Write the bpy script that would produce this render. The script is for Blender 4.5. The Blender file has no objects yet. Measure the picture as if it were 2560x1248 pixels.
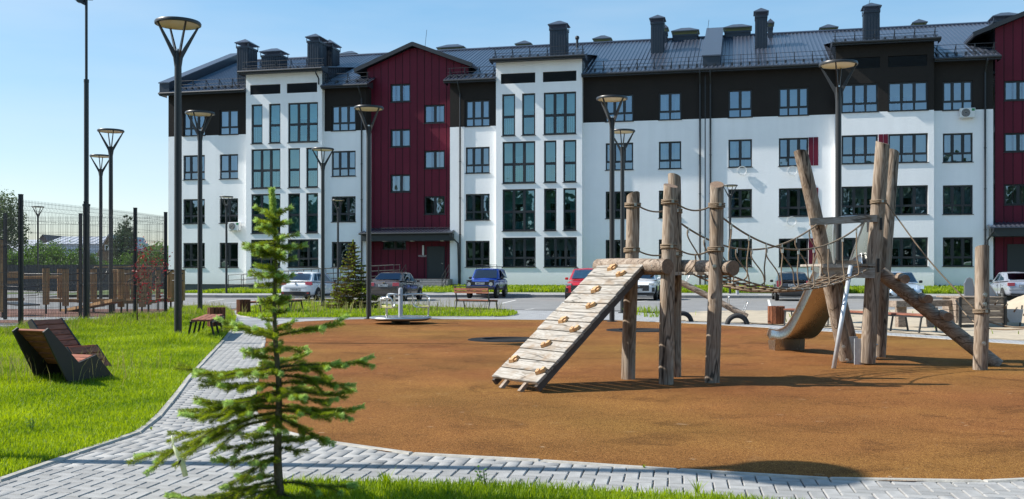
import bpy, bmesh, math, random
import numpy as np
from mathutils import Vector, Matrix, noise
R = math.radians
random.seed(7); np.random.seed(7)
SC = bpy.context.scene
COL = SC.collection
# ---------------------------------------------------------------- camera
F, CX, HZ, H = 2500.0, 1280.0, 684.0, 1.36      # focal length and horizon of a 2560 px wide frame, eye height
cam = bpy.data.cameras.new('camera')
cam.sensor_width = 36.0
cam.lens = 36.0 * F / 2560.0
cam.shift_y = (HZ - 624.0) / 2560.0
cam.clip_start, cam.clip_end = 0.05, 2500.0
camo = bpy.data.objects.new('camera', cam); COL.objects.link(camo)
camo.location = (0, 0, H); camo.rotation_euler = (R(90), 0, 0)
SC.camera = camo
# ---------------------------------------------------------------- sky and sun
SUN_EL, SHADOW_DIR = R(42.0), R(-4.8)            # shadows fall to the right and slightly towards the viewer
to_sun = Vector((-math.cos(SHADOW_DIR) * math.cos(SUN_EL), -math.sin(SHADOW_DIR) * math.cos(SUN_EL), math.sin(SUN_EL)))
W = bpy.data.worlds.new('World'); SC.world = W; W.use_nodes = True
nt = W.node_tree; nt.nodes.clear()
sky = nt.nodes.new('ShaderNodeTexSky'); sky.sky_type = 'NISHITA'; sky.sun_disc = False
sky.sun_elevation = SUN_EL; sky.sun_rotation = math.atan2(to_sun.x, to_sun.y)
sky.air_density = 1.0; sky.dust_density = 0.5; sky.ozone_density = 2.8; sky.altitude = 80
bg = nt.nodes.new('ShaderNodeBackground'); bg.inputs[1].default_value = 0.15
wo = nt.nodes.new('ShaderNodeOutputWorld')
# thin high cloud veil, whiter low down
tc = nt.nodes.new('ShaderNodeTexCoord')
mp = nt.nodes.new('ShaderNodeMapping'); mp.inputs['Scale'].default_value = (1.0, 1.0, 5.0)
nz = nt.nodes.new('ShaderNodeTexNoise'); nz.inputs['Scale'].default_value = 1.6; nz.inputs['Detail'].default_value = 6; nz.inputs['Roughness'].default_value = 0.55
rp = nt.nodes.new('ShaderNodeValToRGB')
rp.color_ramp.elements[0].position = 0.38; rp.color_ramp.elements[0].color = (0, 0, 0, 1)
rp.color_ramp.elements[1].position = 0.78; rp.color_ramp.elements[1].color = (0.36, 0.36, 0.36, 1)
mx = nt.nodes.new('ShaderNodeMixRGB'); mx.inputs[2].default_value = (3.0, 3.15, 3.3, 1)
nt.links.new(tc.outputs['Generated'], mp.inputs[0]); nt.links.new(mp.outputs[0], nz.inputs[0])
nt.links.new(nz.outputs[0], rp.inputs[0]); nt.links.new(rp.outputs[0], mx.inputs[0])
hsv = nt.nodes.new('ShaderNodeHueSaturation'); hsv.inputs['Saturation'].default_value = 1.38; hsv.inputs['Value'].default_value = 1.06
nt.links.new(sky.outputs[0], hsv.inputs['Color']); gam = nt.nodes.new('ShaderNodeGamma'); gam.inputs['Gamma'].default_value = 0.65
nt.links.new(hsv.outputs[0], gam.inputs[0]); nt.links.new(gam.outputs[0], mx.inputs[1]); nt.links.new(mx.outputs[0], bg.inputs[0]); nt.links.new(bg.outputs[0], wo.inputs[0])
sl = bpy.data.lights.new('sun', 'SUN'); sl.energy = 3.95; sl.angle = R(0.53); sl.color = (1.0, 0.955, 0.88)
so = bpy.data.objects.new('sun', sl); COL.objects.link(so)
so.rotation_euler = to_sun.to_track_quat('Z', 'Y').to_euler(); so.location = (-30, 10, 40)
vs = SC.view_settings
vs.view_transform = 'Standard'; vs.look = 'None'; vs.gamma = 1.0; vs.use_curve_mapping = False; vs.exposure = 1.0
SC.cycles.use_denoising = True
SC.cycles.max_bounces = 8; SC.cycles.transparent_max_bounces = 24; SC.cycles.glossy_bounces = 4; SC.cycles.diffuse_bounces = 3
SC.cycles.sample_clamp_indirect = 6.0
# ---------------------------------------------------------------- where things stand
def gp(px, py, z=0.0):
    Y = F * (H - z) / (py - HZ)
    return Vector(((px - CX) * Y / F, Y, z))
def at(px, py, Y):
    return Vector(((px - CX) * Y / F, Y, H + (HZ - py) * Y / F))
# ---------------------------------------------------------------- materials
def new_mat(name):
    m = bpy.data.materials.new(name); m.use_nodes = True
    n = m.node_tree; n.nodes.clear()
    out = n.nodes.new('ShaderNodeOutputMaterial')
    return m, n, out
def add(n, t, **kw):
    x = n.nodes.new(t)
    for k, v in kw.items():
        if k.startswith('i_'):
            x.inputs[k[2:].replace('_', ' ')].default_value = v
        else: setattr(x, k, v)
    return x
def c4(c): return (c[0], c[1], c[2], 1.0)
def M(name, col, rough=0.6, metal=0.0, var=0.12, scale=6.0, bump=0.0, bscale=60.0, spec=0.5, col2=None, randvar=0.0, stretch=None, coat=0.0, detail=5.0, gen=False):
    m, n, out = new_mat(name)
    b = add(n, 'ShaderNodeBsdfPrincipled'); L = n.links.new
    b.inputs['Roughness'].default_value = rough; b.inputs['Metallic'].default_value = metal
    b.inputs['Specular IOR Level'].default_value = spec; b.inputs['Coat Weight'].default_value = coat
    tc = add(n, 'ShaderNodeTexCoord'); mp = add(n, 'ShaderNodeMapping')
    if stretch: mp.inputs['Scale'].default_value = stretch
    L(tc.outputs['Object'], mp.inputs[0])
    src = None
    if var or col2:
        nz = add(n, 'ShaderNodeTexNoise'); nz.inputs['Scale'].default_value = scale; nz.inputs['Detail'].default_value = detail; nz.inputs['Roughness'].default_value = 0.62
        L(mp.outputs[0], nz.inputs[0])
        rp = add(n, 'ShaderNodeValToRGB'); rp.color_ramp.elements[0].position = 0.3; rp.color_ramp.elements[1].position = 0.72
        c2 = col2 if col2 else tuple(min(1, c * (1 + var)) for c in col)
        c1 = col if col2 else tuple(c * (1 - var) for c in col)
        rp.color_ramp.elements[0].color = c4(c1); rp.color_ramp.elements[1].color = c4(c2)
        L(nz.outputs[0], rp.inputs[0]); src = rp.outputs[0]
        rr = add(n, 'ShaderNodeMapRange'); rr.inputs['To Min'].default_value = max(0.02, rough - 0.08); rr.inputs['To Max'].default_value = min(1, rough + 0.08)
        L(nz.outputs[0], rr.inputs[0]); L(rr.outputs[0], b.inputs['Roughness'])
    if randvar:
        oi = add(n, 'ShaderNodeObjectInfo'); hs = add(n, 'ShaderNodeHueSaturation')
        mr = add(n, 'ShaderNodeMapRange'); mr.inputs['To Min'].default_value = 1 - randvar; mr.inputs['To Max'].default_value = 1 + randvar
        L(oi.outputs['Random'], mr.inputs[0]); L(mr.outputs[0], hs.inputs['Value'])
        if src: L(src, hs.inputs['Color'])
        else: hs.inputs['Color'].default_value = c4(col)
        src = hs.outputs[0]
    if src: L(src, b.inputs['Base Color'])
    else: b.inputs['Base Color'].default_value = c4(col)
    if bump:
        bn = add(n, 'ShaderNodeTexNoise'); bn.inputs['Scale'].default_value = bscale; bn.inputs['Detail'].default_value = 4
        L(mp.outputs[0], bn.inputs[0])
        bp = add(n, 'ShaderNodeBump'); bp.inputs['Strength'].default_value = bump; bp.inputs['Distance'].default_value = 0.02
        L(bn.outputs[0], bp.inputs['Height']); L(bp.outputs[0], b.inputs['Normal'])
    L(b.outputs[0], out.inputs[0])
    return m
def leaf_mat(name, c1, c2, trans=0.35, rough=0.5, scale=3.0, spec=0.35):
    """thin leaves, needles and blades: reflect and let light through, colour varies from blade to blade"""
    m, n, out = new_mat(name); L = n.links.new
    geo = add(n, 'ShaderNodeNewGeometry'); tc = add(n, 'ShaderNodeTexCoord')
    nz = add(n, 'ShaderNodeTexNoise'); nz.inputs['Scale'].default_value = scale; nz.inputs['Detail'].default_value = 3
    L(tc.outputs['Object'], nz.inputs[0])
    mxv = add(n, 'ShaderNodeMath', operation='ADD'); 
    s1 = add(n, 'ShaderNodeMath', operation='MULTIPLY'); s1.inputs[1].default_value = 0.55
    s2 = add(n, 'ShaderNodeMath', operation='MULTIPLY_ADD'); s2.inputs[1].default_value = 1.5; s2.inputs[2].default_value = -0.5
    L(geo.outputs['Random Per Island'], s1.inputs[0]); L(nz.outputs[0], s2.inputs[0])
    L(s1.outputs[0], mxv.inputs[0]); L(s2.outputs[0], mxv.inputs[1])
    rp = add(n, 'ShaderNodeMixRGB'); rp.use_clamp = True
    cl = add(n, 'ShaderNodeClamp'); L(mxv.outputs[0], cl.inputs[0])
    rp.inputs[1].default_value = c4(c1); rp.inputs[2].default_value = c4(c2); L(cl.outputs[0], rp.inputs[0])
    b = add(n, 'ShaderNodeBsdfPrincipled'); b.inputs['Roughness'].default_value = rough; b.inputs['Specular IOR Level'].default_value = spec
    t = add(n, 'ShaderNodeBsdfTranslucent'); mx = add(n, 'ShaderNodeMixShader'); mx.inputs[0].default_value = trans
    hs = add(n, 'ShaderNodeHueSaturation'); hs.inputs['Value'].default_value = 1.35; hs.inputs['Saturation'].default_value = 1.1; hs.inputs['Hue'].default_value = 0.49
    L(rp.outputs[0], b.inputs['Base Color']); L(rp.outputs[0], hs.inputs['Color']); L(hs.outputs[0], t.inputs[0])
    L(b.outputs[0], mx.inputs[1]); L(t.outputs[0], mx.inputs[2]); L(mx.outputs[0], out.inputs[0])
    return m
def log_mat(name, ca, cb, cc, axis='Z', sc=1.0, crack=0.0, stain=0.0):
    """weathered pine: long swirling grain, bleached grey with reddish heartwood showing"""
    m, n, out = new_mat(name); L = n.links.new
    tc = add(n, 'ShaderNodeTexCoord'); mp = add(n, 'ShaderNodeMapping')
    st = {'Z': (1, 1, 0.12), 'X': (0.12, 1, 1), 'Y': (1, 0.12, 1)}[axis]
    mp.inputs['Scale'].default_value = st; L(tc.outputs['Object'], mp.inputs[0])
    oi = add(n, 'ShaderNodeObjectInfo'); cmb = add(n, 'ShaderNodeVectorMath', operation='ADD')
    L(mp.outputs[0], cmb.inputs[0]); L(oi.outputs['Random'], cmb.inputs[1])
    n0 = add(n, 'ShaderNodeTexNoise'); n0.inputs['Scale'].default_value = 8 * sc; n0.inputs['Detail'].default_value = 2; L(cmb.outputs[0], n0.inputs[0])
    wv = add(n, 'ShaderNodeMath', operation='MULTIPLY'); wv.inputs[1].default_value = 85.0; L(n0.outputs[0], wv.inputs[0])
    sn = add(n, 'ShaderNodeMath', operation='SINE'); L(wv.outputs[0], sn.inputs[0])
    n1 = add(n, 'ShaderNodeTexNoise'); n1.inputs['Scale'].default_value = 14 * sc; n1.inputs['Detail'].default_value = 6; L(cmb.outputs[0], n1.inputs[0])
    ad = add(n, 'ShaderNodeMath', operation='MULTIPLY_ADD'); ad.inputs[1].default_value = 0.13; L(sn.outputs[0], ad.inputs[0]); L(n1.outputs[0], ad.inputs[2])
    rp = add(n, 'ShaderNodeValToRGB'); e = rp.color_ramp.elements
    e[0].position = 0.28; e[0].color = c4(cc); e[1].position = 0.75; e[1].color = c4(ca)
    x = e.new(0.5); x.color = c4(cb)
    L(ad.outputs[0], rp.inputs[0])
    b = add(n, 'ShaderNodeBsdfPrincipled'); b.inputs['Roughness'].default_value = 0.75; b.inputs['Specular IOR Level'].default_value = 0.25
    bp = add(n, 'ShaderNodeBump'); bp.inputs['Strength'].default_value = 0.22; bp.inputs['Distance'].default_value = 0.008
    L(ad.outputs[0], bp.inputs['Height']); L(bp.outputs[0], b.inputs['Normal'])
    col = rp.outputs[0]
    if crack:      # thin drying cracks along the grain
        nc = add(n, 'ShaderNodeTexNoise'); nc.inputs['Scale'].default_value = 4.5; nc.inputs['Detail'].default_value = 2; L(cmb.outputs[0], nc.inputs[0])
        s_ = add(n, 'ShaderNodeMath', operation='SUBTRACT'); s_.inputs[1].default_value = .5; L(nc.outputs[0], s_.inputs[0]); a_ = add(n, 'ShaderNodeMath', operation='ABSOLUTE'); L(s_.outputs[0], a_.inputs[0])
        r_ = add(n, 'ShaderNodeMapRange'); r_.inputs['From Min'].default_value = .004; r_.inputs['From Max'].default_value = .014; r_.inputs['To Min'].default_value = 1 - crack; r_.inputs['To Max'].default_value = 1; L(a_.outputs[0], r_.inputs[0])
        h_ = add(n, 'ShaderNodeHueSaturation'); L(col, h_.inputs['Color']); L(r_.outputs[0], h_.inputs['Value']); col = h_.outputs[0]
    if stain:      # brown scuffs and tannin stains
        ns = add(n, 'ShaderNodeTexNoise'); ns.inputs['Scale'].default_value = 5.0; ns.inputs['Detail'].default_value = 5; va = add(n, 'ShaderNodeVectorMath', operation='ADD'); L(tc.outputs['Object'], va.inputs[0]); L(oi.outputs['Random'], va.inputs[1]); L(va.outputs[0], ns.inputs[0])
        r_ = add(n, 'ShaderNodeMapRange'); r_.inputs['From Min'].default_value = .52; r_.inputs['From Max'].default_value = .74; r_.inputs['To Max'].default_value = stain; L(ns.outputs[0], r_.inputs[0])
        x_ = add(n, 'ShaderNodeMixRGB'); x_.inputs[2].default_value = (.24, .155, .085, 1); L(r_.outputs[0], x_.inputs[0]); L(col, x_.inputs[1]); col = x_.outputs[0]
    L(col, b.inputs['Base Color']); L(b.outputs[0], out.inputs[0])
    return m
def glass_mat(name, tint, refl, gcol, rough=0.015):
    m, n, out = new_mat(name); L = n.links.new
    t = add(n, 'ShaderNodeBsdfTransparent'); t.inputs[0].default_value = c4(tint)
    g = add(n, 'ShaderNodeBsdfGlossy'); g.inputs[0].default_value = c4(gcol); g.inputs['Roughness'].default_value = rough
    fr = add(n, 'ShaderNodeFresnel'); fr.inputs[0].default_value = 1.5
    ma = add(n, 'ShaderNodeMath', operation='ADD'); ma.inputs[1].default_value = refl; ma.use_clamp = True
    # panes are never perfectly flat
    tc = add(n, 'ShaderNodeTexCoord'); nz = add(n, 'ShaderNodeTexNoise'); nz.inputs['Scale'].default_value = 1.3; nz.inputs['Detail'].default_value = 1
    oi = add(n, 'ShaderNodeObjectInfo'); va = add(n, 'ShaderNodeVectorMath', operation='ADD')
    L(tc.outputs['Object'], va.inputs[0]); L(oi.outputs['Random'], va.inputs[1]); L(va.outputs[0], nz.inputs[0])
    bp = add(n, 'ShaderNodeBump'); bp.inputs['Strength'].default_value = 0.12; bp.inputs['Distance'].default_value = 0.05
    L(nz.outputs[0], bp.inputs['Height']); L(bp.outputs[0], g.inputs['Normal'])
    mx = add(n, 'ShaderNodeMixShader')
    L(fr.outputs[0], ma.inputs[0]); L(ma.outputs[0], mx.inputs[0]); L(t.outputs[0], mx.inputs[1]); L(g.outputs[0], mx.inputs[2]); L(mx.outputs[0], out.inputs[0])
    return m
# ---------------------------------------------------------------- mesh building
class MB:
    def __init__(s): s.v = []; s.f = []; s.mi = []; s.cur = 0
    def face(s, pts, mi=None):
        i = len(s.v); s.v.extend([tuple(p) for p in pts]); s.f.append(tuple(range(i, i + len(pts)))); s.mi.append(s.cur if mi is None else mi)
    def poly(s, vs, fs):
        i = len(s.v); s.v.extend([tuple(p) for p in vs])
        for f in fs: s.f.append(tuple(i + k for k in f)); s.mi.append(s.cur)
    def box(s, x0, y0, z0, x1, y1, z1):
        vs = [(x0, y0, z0), (x1, y0, z0), (x1, y1, z0), (x0, y1, z0), (x0, y0, z1), (x1, y0, z1), (x1, y1, z1), (x0, y1, z1)]
        s.poly(vs, [(0, 3, 2, 1), (4, 5, 6, 7), (0, 1, 5, 4), (1, 2, 6, 5), (2, 3, 7, 6), (3, 0, 4, 7)]); return s
    def cbox(s, c, size, rot=None):
        hx, hy, hz = size[0] / 2, size[1] / 2, size[2] / 2
        vs = [Vector(p) for p in [(-hx, -hy, -hz), (hx, -hy, -hz), (hx, hy, -hz), (-hx, hy, -hz), (-hx, -hy, hz), (hx, -hy, hz), (hx, hy, hz), (-hx, hy, hz)]]
        if rot is not None: vs = [rot @ p for p in vs]
        s.poly([p + Vector(c) for p in vs], [(0, 3, 2, 1), (4, 5, 6, 7), (0, 1, 5, 4), (1, 2, 6, 5), (2, 3, 7, 6), (3, 0, 4, 7)]); return s
    def beam(s, p0, p1, w, h, up=(0, 0, 1)):
        """rectangular bar from p0 to p1, w wide and h high"""
        p0, p1 = Vector(p0), Vector(p1); d = (p1 - p0).normalized(); up = Vector(up)
        sd = d.cross(up)
        if sd.length < 1e-4: sd = d.cross(Vector((1, 0, 0)))
        sd.normalize(); u2 = sd.cross(d).normalized()
        a, b = sd * w / 2, u2 * h / 2
        vs = [p0 - a - b, p0 + a - b, p0 + a + b, p0 - a + b, p1 - a - b, p1 + a - b, p1 + a + b, p1 - a + b]
        s.poly(vs, [(0, 1, 2, 3), (7, 6, 5, 4), (0, 4, 5, 1), (1, 5, 6, 2), (2, 6, 7, 3), (3, 7, 4, 0)]); return s
    def tube(s, pts, r, n=8, caps=True, rs=None):
        pts = [Vector(p) for p in pts]; m = len(pts)
        rs = rs if rs else [r] * m
        prev = None; rings = []
        for i, p in enumerate(pts):
            d = (pts[min(i + 1, m - 1)] - pts[max(i - 1, 0)])
            if d.length < 1e-9: d = Vector((0, 0, 1))
            d.normalize()
            if prev is None:
                a = Vector((0, 0, 1)) if abs(d.z) < 0.9 else Vector((1, 0, 0))
                x = d.cross(a).normalized()
            else: x = (prev - d * prev.dot(d)); x = x.normalized() if x.length > 1e-6 else d.orthogonal().normalized()
            prev = x; y = d.cross(x)
            rings.append([p + (x * math.cos(2 * math.pi * k / n) + y * math.sin(2 * math.pi * k / n)) * rs[i] for k in range(n)])
        vs = [q for rg in rings for q in rg]; fs = []
        for i in range(m - 1):
            for k in range(n):
                a, b = i * n + k, i * n + (k + 1) % n
                fs.append((a, b, b + n, a + n))
        if caps: fs.append(tuple(range(n - 1, -1, -1))); fs.append(tuple(range((m - 1) * n, m * n)))
        s.poly(vs, fs); return s
    def lathe(s, prof, n=24, c=(0, 0, 0)):
        vs = []; fs = []; m = len(prof)
        for r, z in prof:
            for k in range(n): a = 2 * math.pi * k / n; vs.append((c[0] + r * math.cos(a), c[1] + r * math.sin(a), c[2] + z))
        for i in range(m - 1):
            for k in range(n):
                a, b = i * n + k, i * n + (k + 1) % n
                fs.append((a, b, b + n, a + n))
        s.poly(vs, fs); return s
    def prism(s, poly, d):
        """polygon (3d points) swept along vector d"""
        poly = [Vector(p) for p in poly]; d = Vector(d); n = len(poly)
        vs = poly + [p + d for p in poly]
        fs = [tuple(range(n - 1, -1, -1)), tuple(range(n, 2 * n))] + [(k, (k + 1) % n, (k + 1) % n + n, k + n) for k in range(n)]
        s.poly(vs, fs); return s
    def xf(s, mat):
        s.v = [tuple(mat @ Vector(p)) for p in s.v]; return s
    def mesh(s, name, mats, smooth=False):
        me = bpy.data.meshes.new(name); me.from_pydata(s.v, [], s.f)
        for m in (mats if isinstance(mats, (list, tuple)) else [mats]): me.materials.append(m)
        me.polygons.foreach_set('material_index', s.mi)
        if smooth: me.polygons.foreach_set('use_smooth', [True] * len(s.f))
        me.update(); return me
    def build(s, name, mats, parent=None, smooth=False, bevel=0.0, loc=None, rot=None, world=False, fix=False, sub=0, auto=None):
        if world and parent is not None:
            inv = parent_world(parent).inverted(); s.xf(inv)
        me = s.mesh(name, mats, smooth)
        if fix:
            bm = bmesh.new(); bm.from_mesh(me); bmesh.ops.remove_doubles(bm, verts=bm.verts, dist=1e-5); bmesh.ops.recalc_face_normals(bm, faces=bm.faces); bm.to_mesh(me); bm.free()
        o = link(name, me, parent, loc, rot)
        if sub:
            md = o.modifiers.new('sub', 'SUBSURF'); md.levels = sub; md.render_levels = sub
        if bevel:
            md = o.modifiers.new('bevel', 'BEVEL'); md.width = bevel; md.segments = 1; md.limit_method = 'ANGLE'; md.angle_limit = R(35)
        if auto is not None:
            set_auto(me, auto)
        return o
def set_auto(me, ang=35):
    """smooth shading with hard edges above an angle"""
    bm = bmesh.new(); bm.from_mesh(me); bmesh.ops.remove_doubles(bm, verts=bm.verts, dist=1e-5)
    for f in bm.faces: f.smooth = True
    for e in bm.edges:
        if len(e.link_faces) == 2 and e.calc_face_angle(0) > R(ang): e.smooth = False
    bm.to_mesh(me); bm.free()
def parent_world(o):
    m = o.matrix_local_calc if hasattr(o, 'matrix_local_calc') else None
    mat = Matrix.LocRotScale(o.location, o.rotation_euler, o.scale)
    return parent_world(o.parent) @ mat if o.parent else mat
def link(name, me, parent=None, loc=None, rot=None):
    o = bpy.data.objects.new(name, me); COL.objects.link(o)
    if parent is not None: o.parent = parent
    if loc is not None: o.location = loc
    if rot is not None: o.rotation_euler = rot
    return o
def tag(o, label=None, cat=None, group=None, kind=None):
    if label: o['label'] = label
    if cat: o['category'] = cat
    if group: o['group'] = group
    if kind: o['kind'] = kind
    return o
def thing(name, label, cat, loc=(0, 0, 0), rotz=0.0, group=None):
    o = bpy.data.objects.new(name, None); COL.objects.link(o); o.empty_display_size = 0.3
    o.location = loc; o.rotation_euler = (0, 0, rotz)
    return tag(o, label, cat, group)
KIDS = {}
def copy_tree(o, parent=None):
    c = o.copy(); COL.objects.link(c); c.parent = parent
    for ch in o.children: copy_tree(ch, c)
    return c
def catmull(pts, k=6, closed=False):
    P = [Vector(p) for p in pts]; n = len(P); out = []
    rng = range(n if closed else n - 1)
    for i in rng:
        g = (lambda j: P[j % n]) if closed else (lambda j: P[max(0, min(n - 1, j))])
        a, b, c, d = g(i - 1), g(i), g(i + 1), g(i + 2)
        for t in range(k):
            u = t / k
            out.append(0.5 * ((2 * b) + (c - a) * u + (2 * a - 5 * b + 4 * c - d) * u * u + (3 * b - a - 3 * c + d) * u ** 3))
    if not closed: out.append(P[-1].copy())
    return out
def inside(poly, x, y):
    r = False; n = len(poly); j = n - 1
    for i in range(n):
        xi, yi, xj, yj = poly[i][0], poly[i][1], poly[j][0], poly[j][1]
        if (yi > y) != (yj > y) and x < (xj - xi) * (y - yi) / (yj - yi) + xi: r = not r
        j = i
    return r
def inside_np(poly, X, Y):
    r = np.zeros(X.shape, bool); n = len(poly); j = n - 1
    for i in range(n):
        xi, yi, xj, yj = poly[i][0], poly[i][1], poly[j][0], poly[j][1]
        if yi != yj:
            c = ((yi > Y) != (yj > Y)) & (X < (xj - xi) * (Y - yi) / (yj - yi) + xi); r ^= c
        j = i
    return r
def sheet(name, pts, z, mat, kind='structure', parent=None):
    """a flat ground sheet from an outline"""
    bm = bmesh.new(); vs = [bm.verts.new((p[0], p[1], z)) for p in pts]
    bm.faces.new(vs); bmesh.ops.triangulate(bm, faces=bm.faces); bmesh.ops.recalc_face_normals(bm, faces=bm.faces)
    if bm.faces and sum(f.normal.z * f.calc_area() for f in bm.faces) < 0:
        for f in bm.faces: f.normal_flip()
    me = bpy.data.meshes.new(name); bm.to_mesh(me); bm.free(); me.materials.append(mat)
    o = link(name, me, parent)
    if kind and parent is None: o['kind'] = kind
    return o
def text_mesh(s, size, depth, mat, name, parent, M4, extra=0.0):
    """raised lettering as mesh"""
    cu = bpy.data.curves.new(name, 'FONT'); cu.body = s; cu.size = size; cu.extrude = depth; cu.align_x = 'CENTER'; cu.align_y = 'CENTER'; cu.offset = extra; cu.resolution_u = 3
    to = bpy.data.objects.new(name, cu); COL.objects.link(to)
    dg = bpy.context.evaluated_depsgraph_get(); me = bpy.data.meshes.new_from_object(to.evaluated_get(dg)); me.name = name
    bpy.data.objects.remove(to); bpy.data.curves.remove(cu)
    me.materials.clear(); me.materials.append(mat); me.transform(M4)
    return link(name, me, parent)
# ---------------------------------------------------------------- materials of the place
mt = {}
mt['white_'] = M('white_stucco', (0.86, 0.865, 0.87), 0.9, var=0.04, scale=0.6, bump=0.32, bscale=9.0, spec=0.2, detail=8)
def stucco():
    m, n, out = new_mat('white_stucco'); L = n.links.new; tc = add(n, 'ShaderNodeTexCoord')
    b = add(n, 'ShaderNodeBsdfPrincipled'); b.inputs['Roughness'].default_value = 0.92; b.inputs['Specular IOR Level'].default_value = 0.15
    mp = add(n, 'ShaderNodeMapping'); mp.inputs['Scale'].default_value = (2.2, 2.2, 0.10); L(tc.outputs['Object'], mp.inputs[0])
    n1 = add(n, 'ShaderNodeTexNoise'); n1.inputs['Scale'].default_value = 1.0; n1.inputs['Detail'].default_value = 6; L(mp.outputs[0], n1.inputs[0])
    n2 = add(n, 'ShaderNodeTexNoise'); n2.inputs['Scale'].default_value = 0.35; n2.inputs['Detail'].default_value = 8; n2.inputs['Roughness'].default_value = .65; L(tc.outputs['Object'], n2.inputs[0])
    r1 = add(n, 'ShaderNodeMapRange'); r1.inputs['From Min'].default_value = .35; r1.inputs['From Max'].default_value = .75; r1.inputs['To Min'].default_value = 1.0; r1.inputs['To Max'].default_value = .95; L(n1.outputs[0], r1.inputs[0])
    r2 = add(n, 'ShaderNodeMapRange'); r2.inputs['From Min'].default_value = .3; r2.inputs['From Max'].default_value = .7; r2.inputs['To Min'].default_value = .93; r2.inputs['To Max'].default_value = 1.02; L(n2.outputs[0], r2.inputs[0])
    # splash dirt just above the plinth
    sx = add(n, 'ShaderNodeSeparateXYZ'); L(tc.outputs['Object'], sx.inputs[0]); r3 = add(n, 'ShaderNodeMapRange'); r3.inputs['From Min'].default_value = .6; r3.inputs['From Max'].default_value = 1.3; r3.inputs['To Min'].default_value = .86; r3.inputs['To Max'].default_value = 1.0
    ad = add(n, 'ShaderNodeMath', operation='MULTIPLY_ADD'); ad.inputs[1].default_value = .9; L(n1.outputs[0], ad.inputs[0]); 
    sb = add(n, 'ShaderNodeMath', operation='ADD'); sb.inputs[1].default_value = -.45; L(sx.outputs[2], sb.inputs[0]); L(sb.outputs[0], ad.inputs[2]); L(ad.outputs[0], r3.inputs[0])
    m1 = add(n, 'ShaderNodeMath', operation='MULTIPLY'); L(r1.outputs[0], m1.inputs[0]); L(r2.outputs[0], m1.inputs[1]); m2 = add(n, 'ShaderNodeMath', operation='MULTIPLY'); L(m1.outputs[0], m2.inputs[0]); L(r3.outputs[0], m2.inputs[1])
    hs = add(n, 'ShaderNodeHueSaturation'); hs.inputs['Color'].default_value = (0.93, 0.93, 0.925, 1); L(m2.outputs[0], hs.inputs['Value']); L(hs.outputs[0], b.inputs['Base Color'])
    n3 = add(n, 'ShaderNodeTexNoise'); n3.inputs['Scale'].default_value = 9; n3.inputs['Detail'].default_value = 4; L(tc.outputs['Object'], n3.inputs[0])
    bp = add(n, 'ShaderNodeBump'); bp.inputs['Strength'].default_value = .35; bp.inputs['Distance'].default_value = .02; L(n3.outputs[0], bp.inputs['Height']); L(bp.outputs[0], b.inputs['Normal'])
    L(b.outputs[0], out.inputs[0]); return m
mt['white'] = stucco()
mt['brown'] = M('dark_brown_stucco', (0.026, 0.023, 0.021), 0.9, var=0.12, scale=0.7, bump=0.5, bscale=9.0, spec=0.2)
mt['plinth'] = M('grey_plinth', (0.10, 0.105, 0.11), 0.85, var=0.15, scale=2)
mt['red'] = M('burgundy_cladding', (0.125, 0.012, 0.028), 0.5, var=0.08, scale=0.8, spec=0.2, randvar=0.10)
mt['redback'] = M('cladding_joint', (0.016, 0.010, 0.014), 0.8, var=0)
mt['roof'] = M('slate_blue_roof_metal', (0.095, 0.112, 0.150), 0.30, 0.6, var=0.12, scale=0.5, spec=0.6)
mt['trim'] = M('anthracite_trim', (0.026, 0.030, 0.036), 0.45, 0.2, var=0.1, scale=2)
mt['chim'] = M('chimney_cladding', (0.030, 0.040, 0.056), 0.42, 0.3, var=0.12, scale=1.0)
mt['chimcap'] = M('chimney_cap_metal', (0.10, 0.11, 0.135), 0.35, 0.6, var=0.15, scale=2.0)
mt['frame'] = M('anthracite_window_frame', (0.020, 0.022, 0.025), 0.4, var=0.05, scale=3)
mt['glass'] = glass_mat('window_glass', (0.55, 0.72, 0.76), 0.26, (0.60, 0.80, 1.0))
mt['balglass'] = glass_mat('balcony_glass', (0.42, 0.80, 0.82), 0.24, (0.56, 0.86, 0.95))
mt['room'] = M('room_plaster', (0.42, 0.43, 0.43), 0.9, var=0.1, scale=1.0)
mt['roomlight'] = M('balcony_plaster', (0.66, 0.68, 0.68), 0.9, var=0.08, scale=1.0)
mt['curtain'] = leaf_mat('net_curtain', (0.62, 0.65, 0.68), (0.75, 0.77, 0.78), 0.5, 0.9, 2.0, 0.1)
mt['drape'] = M('blue_grey_drape', (0.20, 0.26, 0.34), 0.9, var=0.3, scale=3, stretch=(8, 1, 0.4))
mt['towel'] = M('lime_towel', (0.22, 0.55, 0.08), 0.95, var=0.15, scale=4)
mt['door'] = M('dark_green_grey_door', (0.022, 0.028, 0.028), 0.45, var=0.06, scale=2)
mt['stone'] = M('grey_granite_steps', (0.20, 0.20, 0.20), 0.7, var=0.35, scale=7, bump=0.3, bscale=20)
mt['concrete'] = M('concrete', (0.36, 0.35, 0.33), 0.9, var=0.18, scale=5, bump=0.25, bscale=40)
mt['kerb'] = M('pale_kerb_concrete', (0.36, 0.34, 0.30), 0.9, var=0.25, scale=6, bump=0.3, bscale=60, randvar=0.07)
mt['roadkerb'] = M('grey_road_kerb', (0.24, 0.235, 0.225), 0.9, var=0.2, scale=4, bump=0.3, bscale=40, randvar=0.08)
mt['lamp'] = M('anthracite_lamp_paint', (0.030, 0.031, 0.032), 0.38, 0.1, var=0.08, scale=3, spec=0.5)
mt['lampdisc'] = M('cream_diffuser', (0.78, 0.68, 0.45), 0.5, var=0.06, scale=2)
mt['mast'] = M('mast_paint', (0.022, 0.028, 0.032), 0.4, 0.1, var=0.08, scale=3)
mt['fence'] = M('black_fence_powder_coat', (0.018, 0.018, 0.019), 0.5, var=0.05, scale=4)
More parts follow.
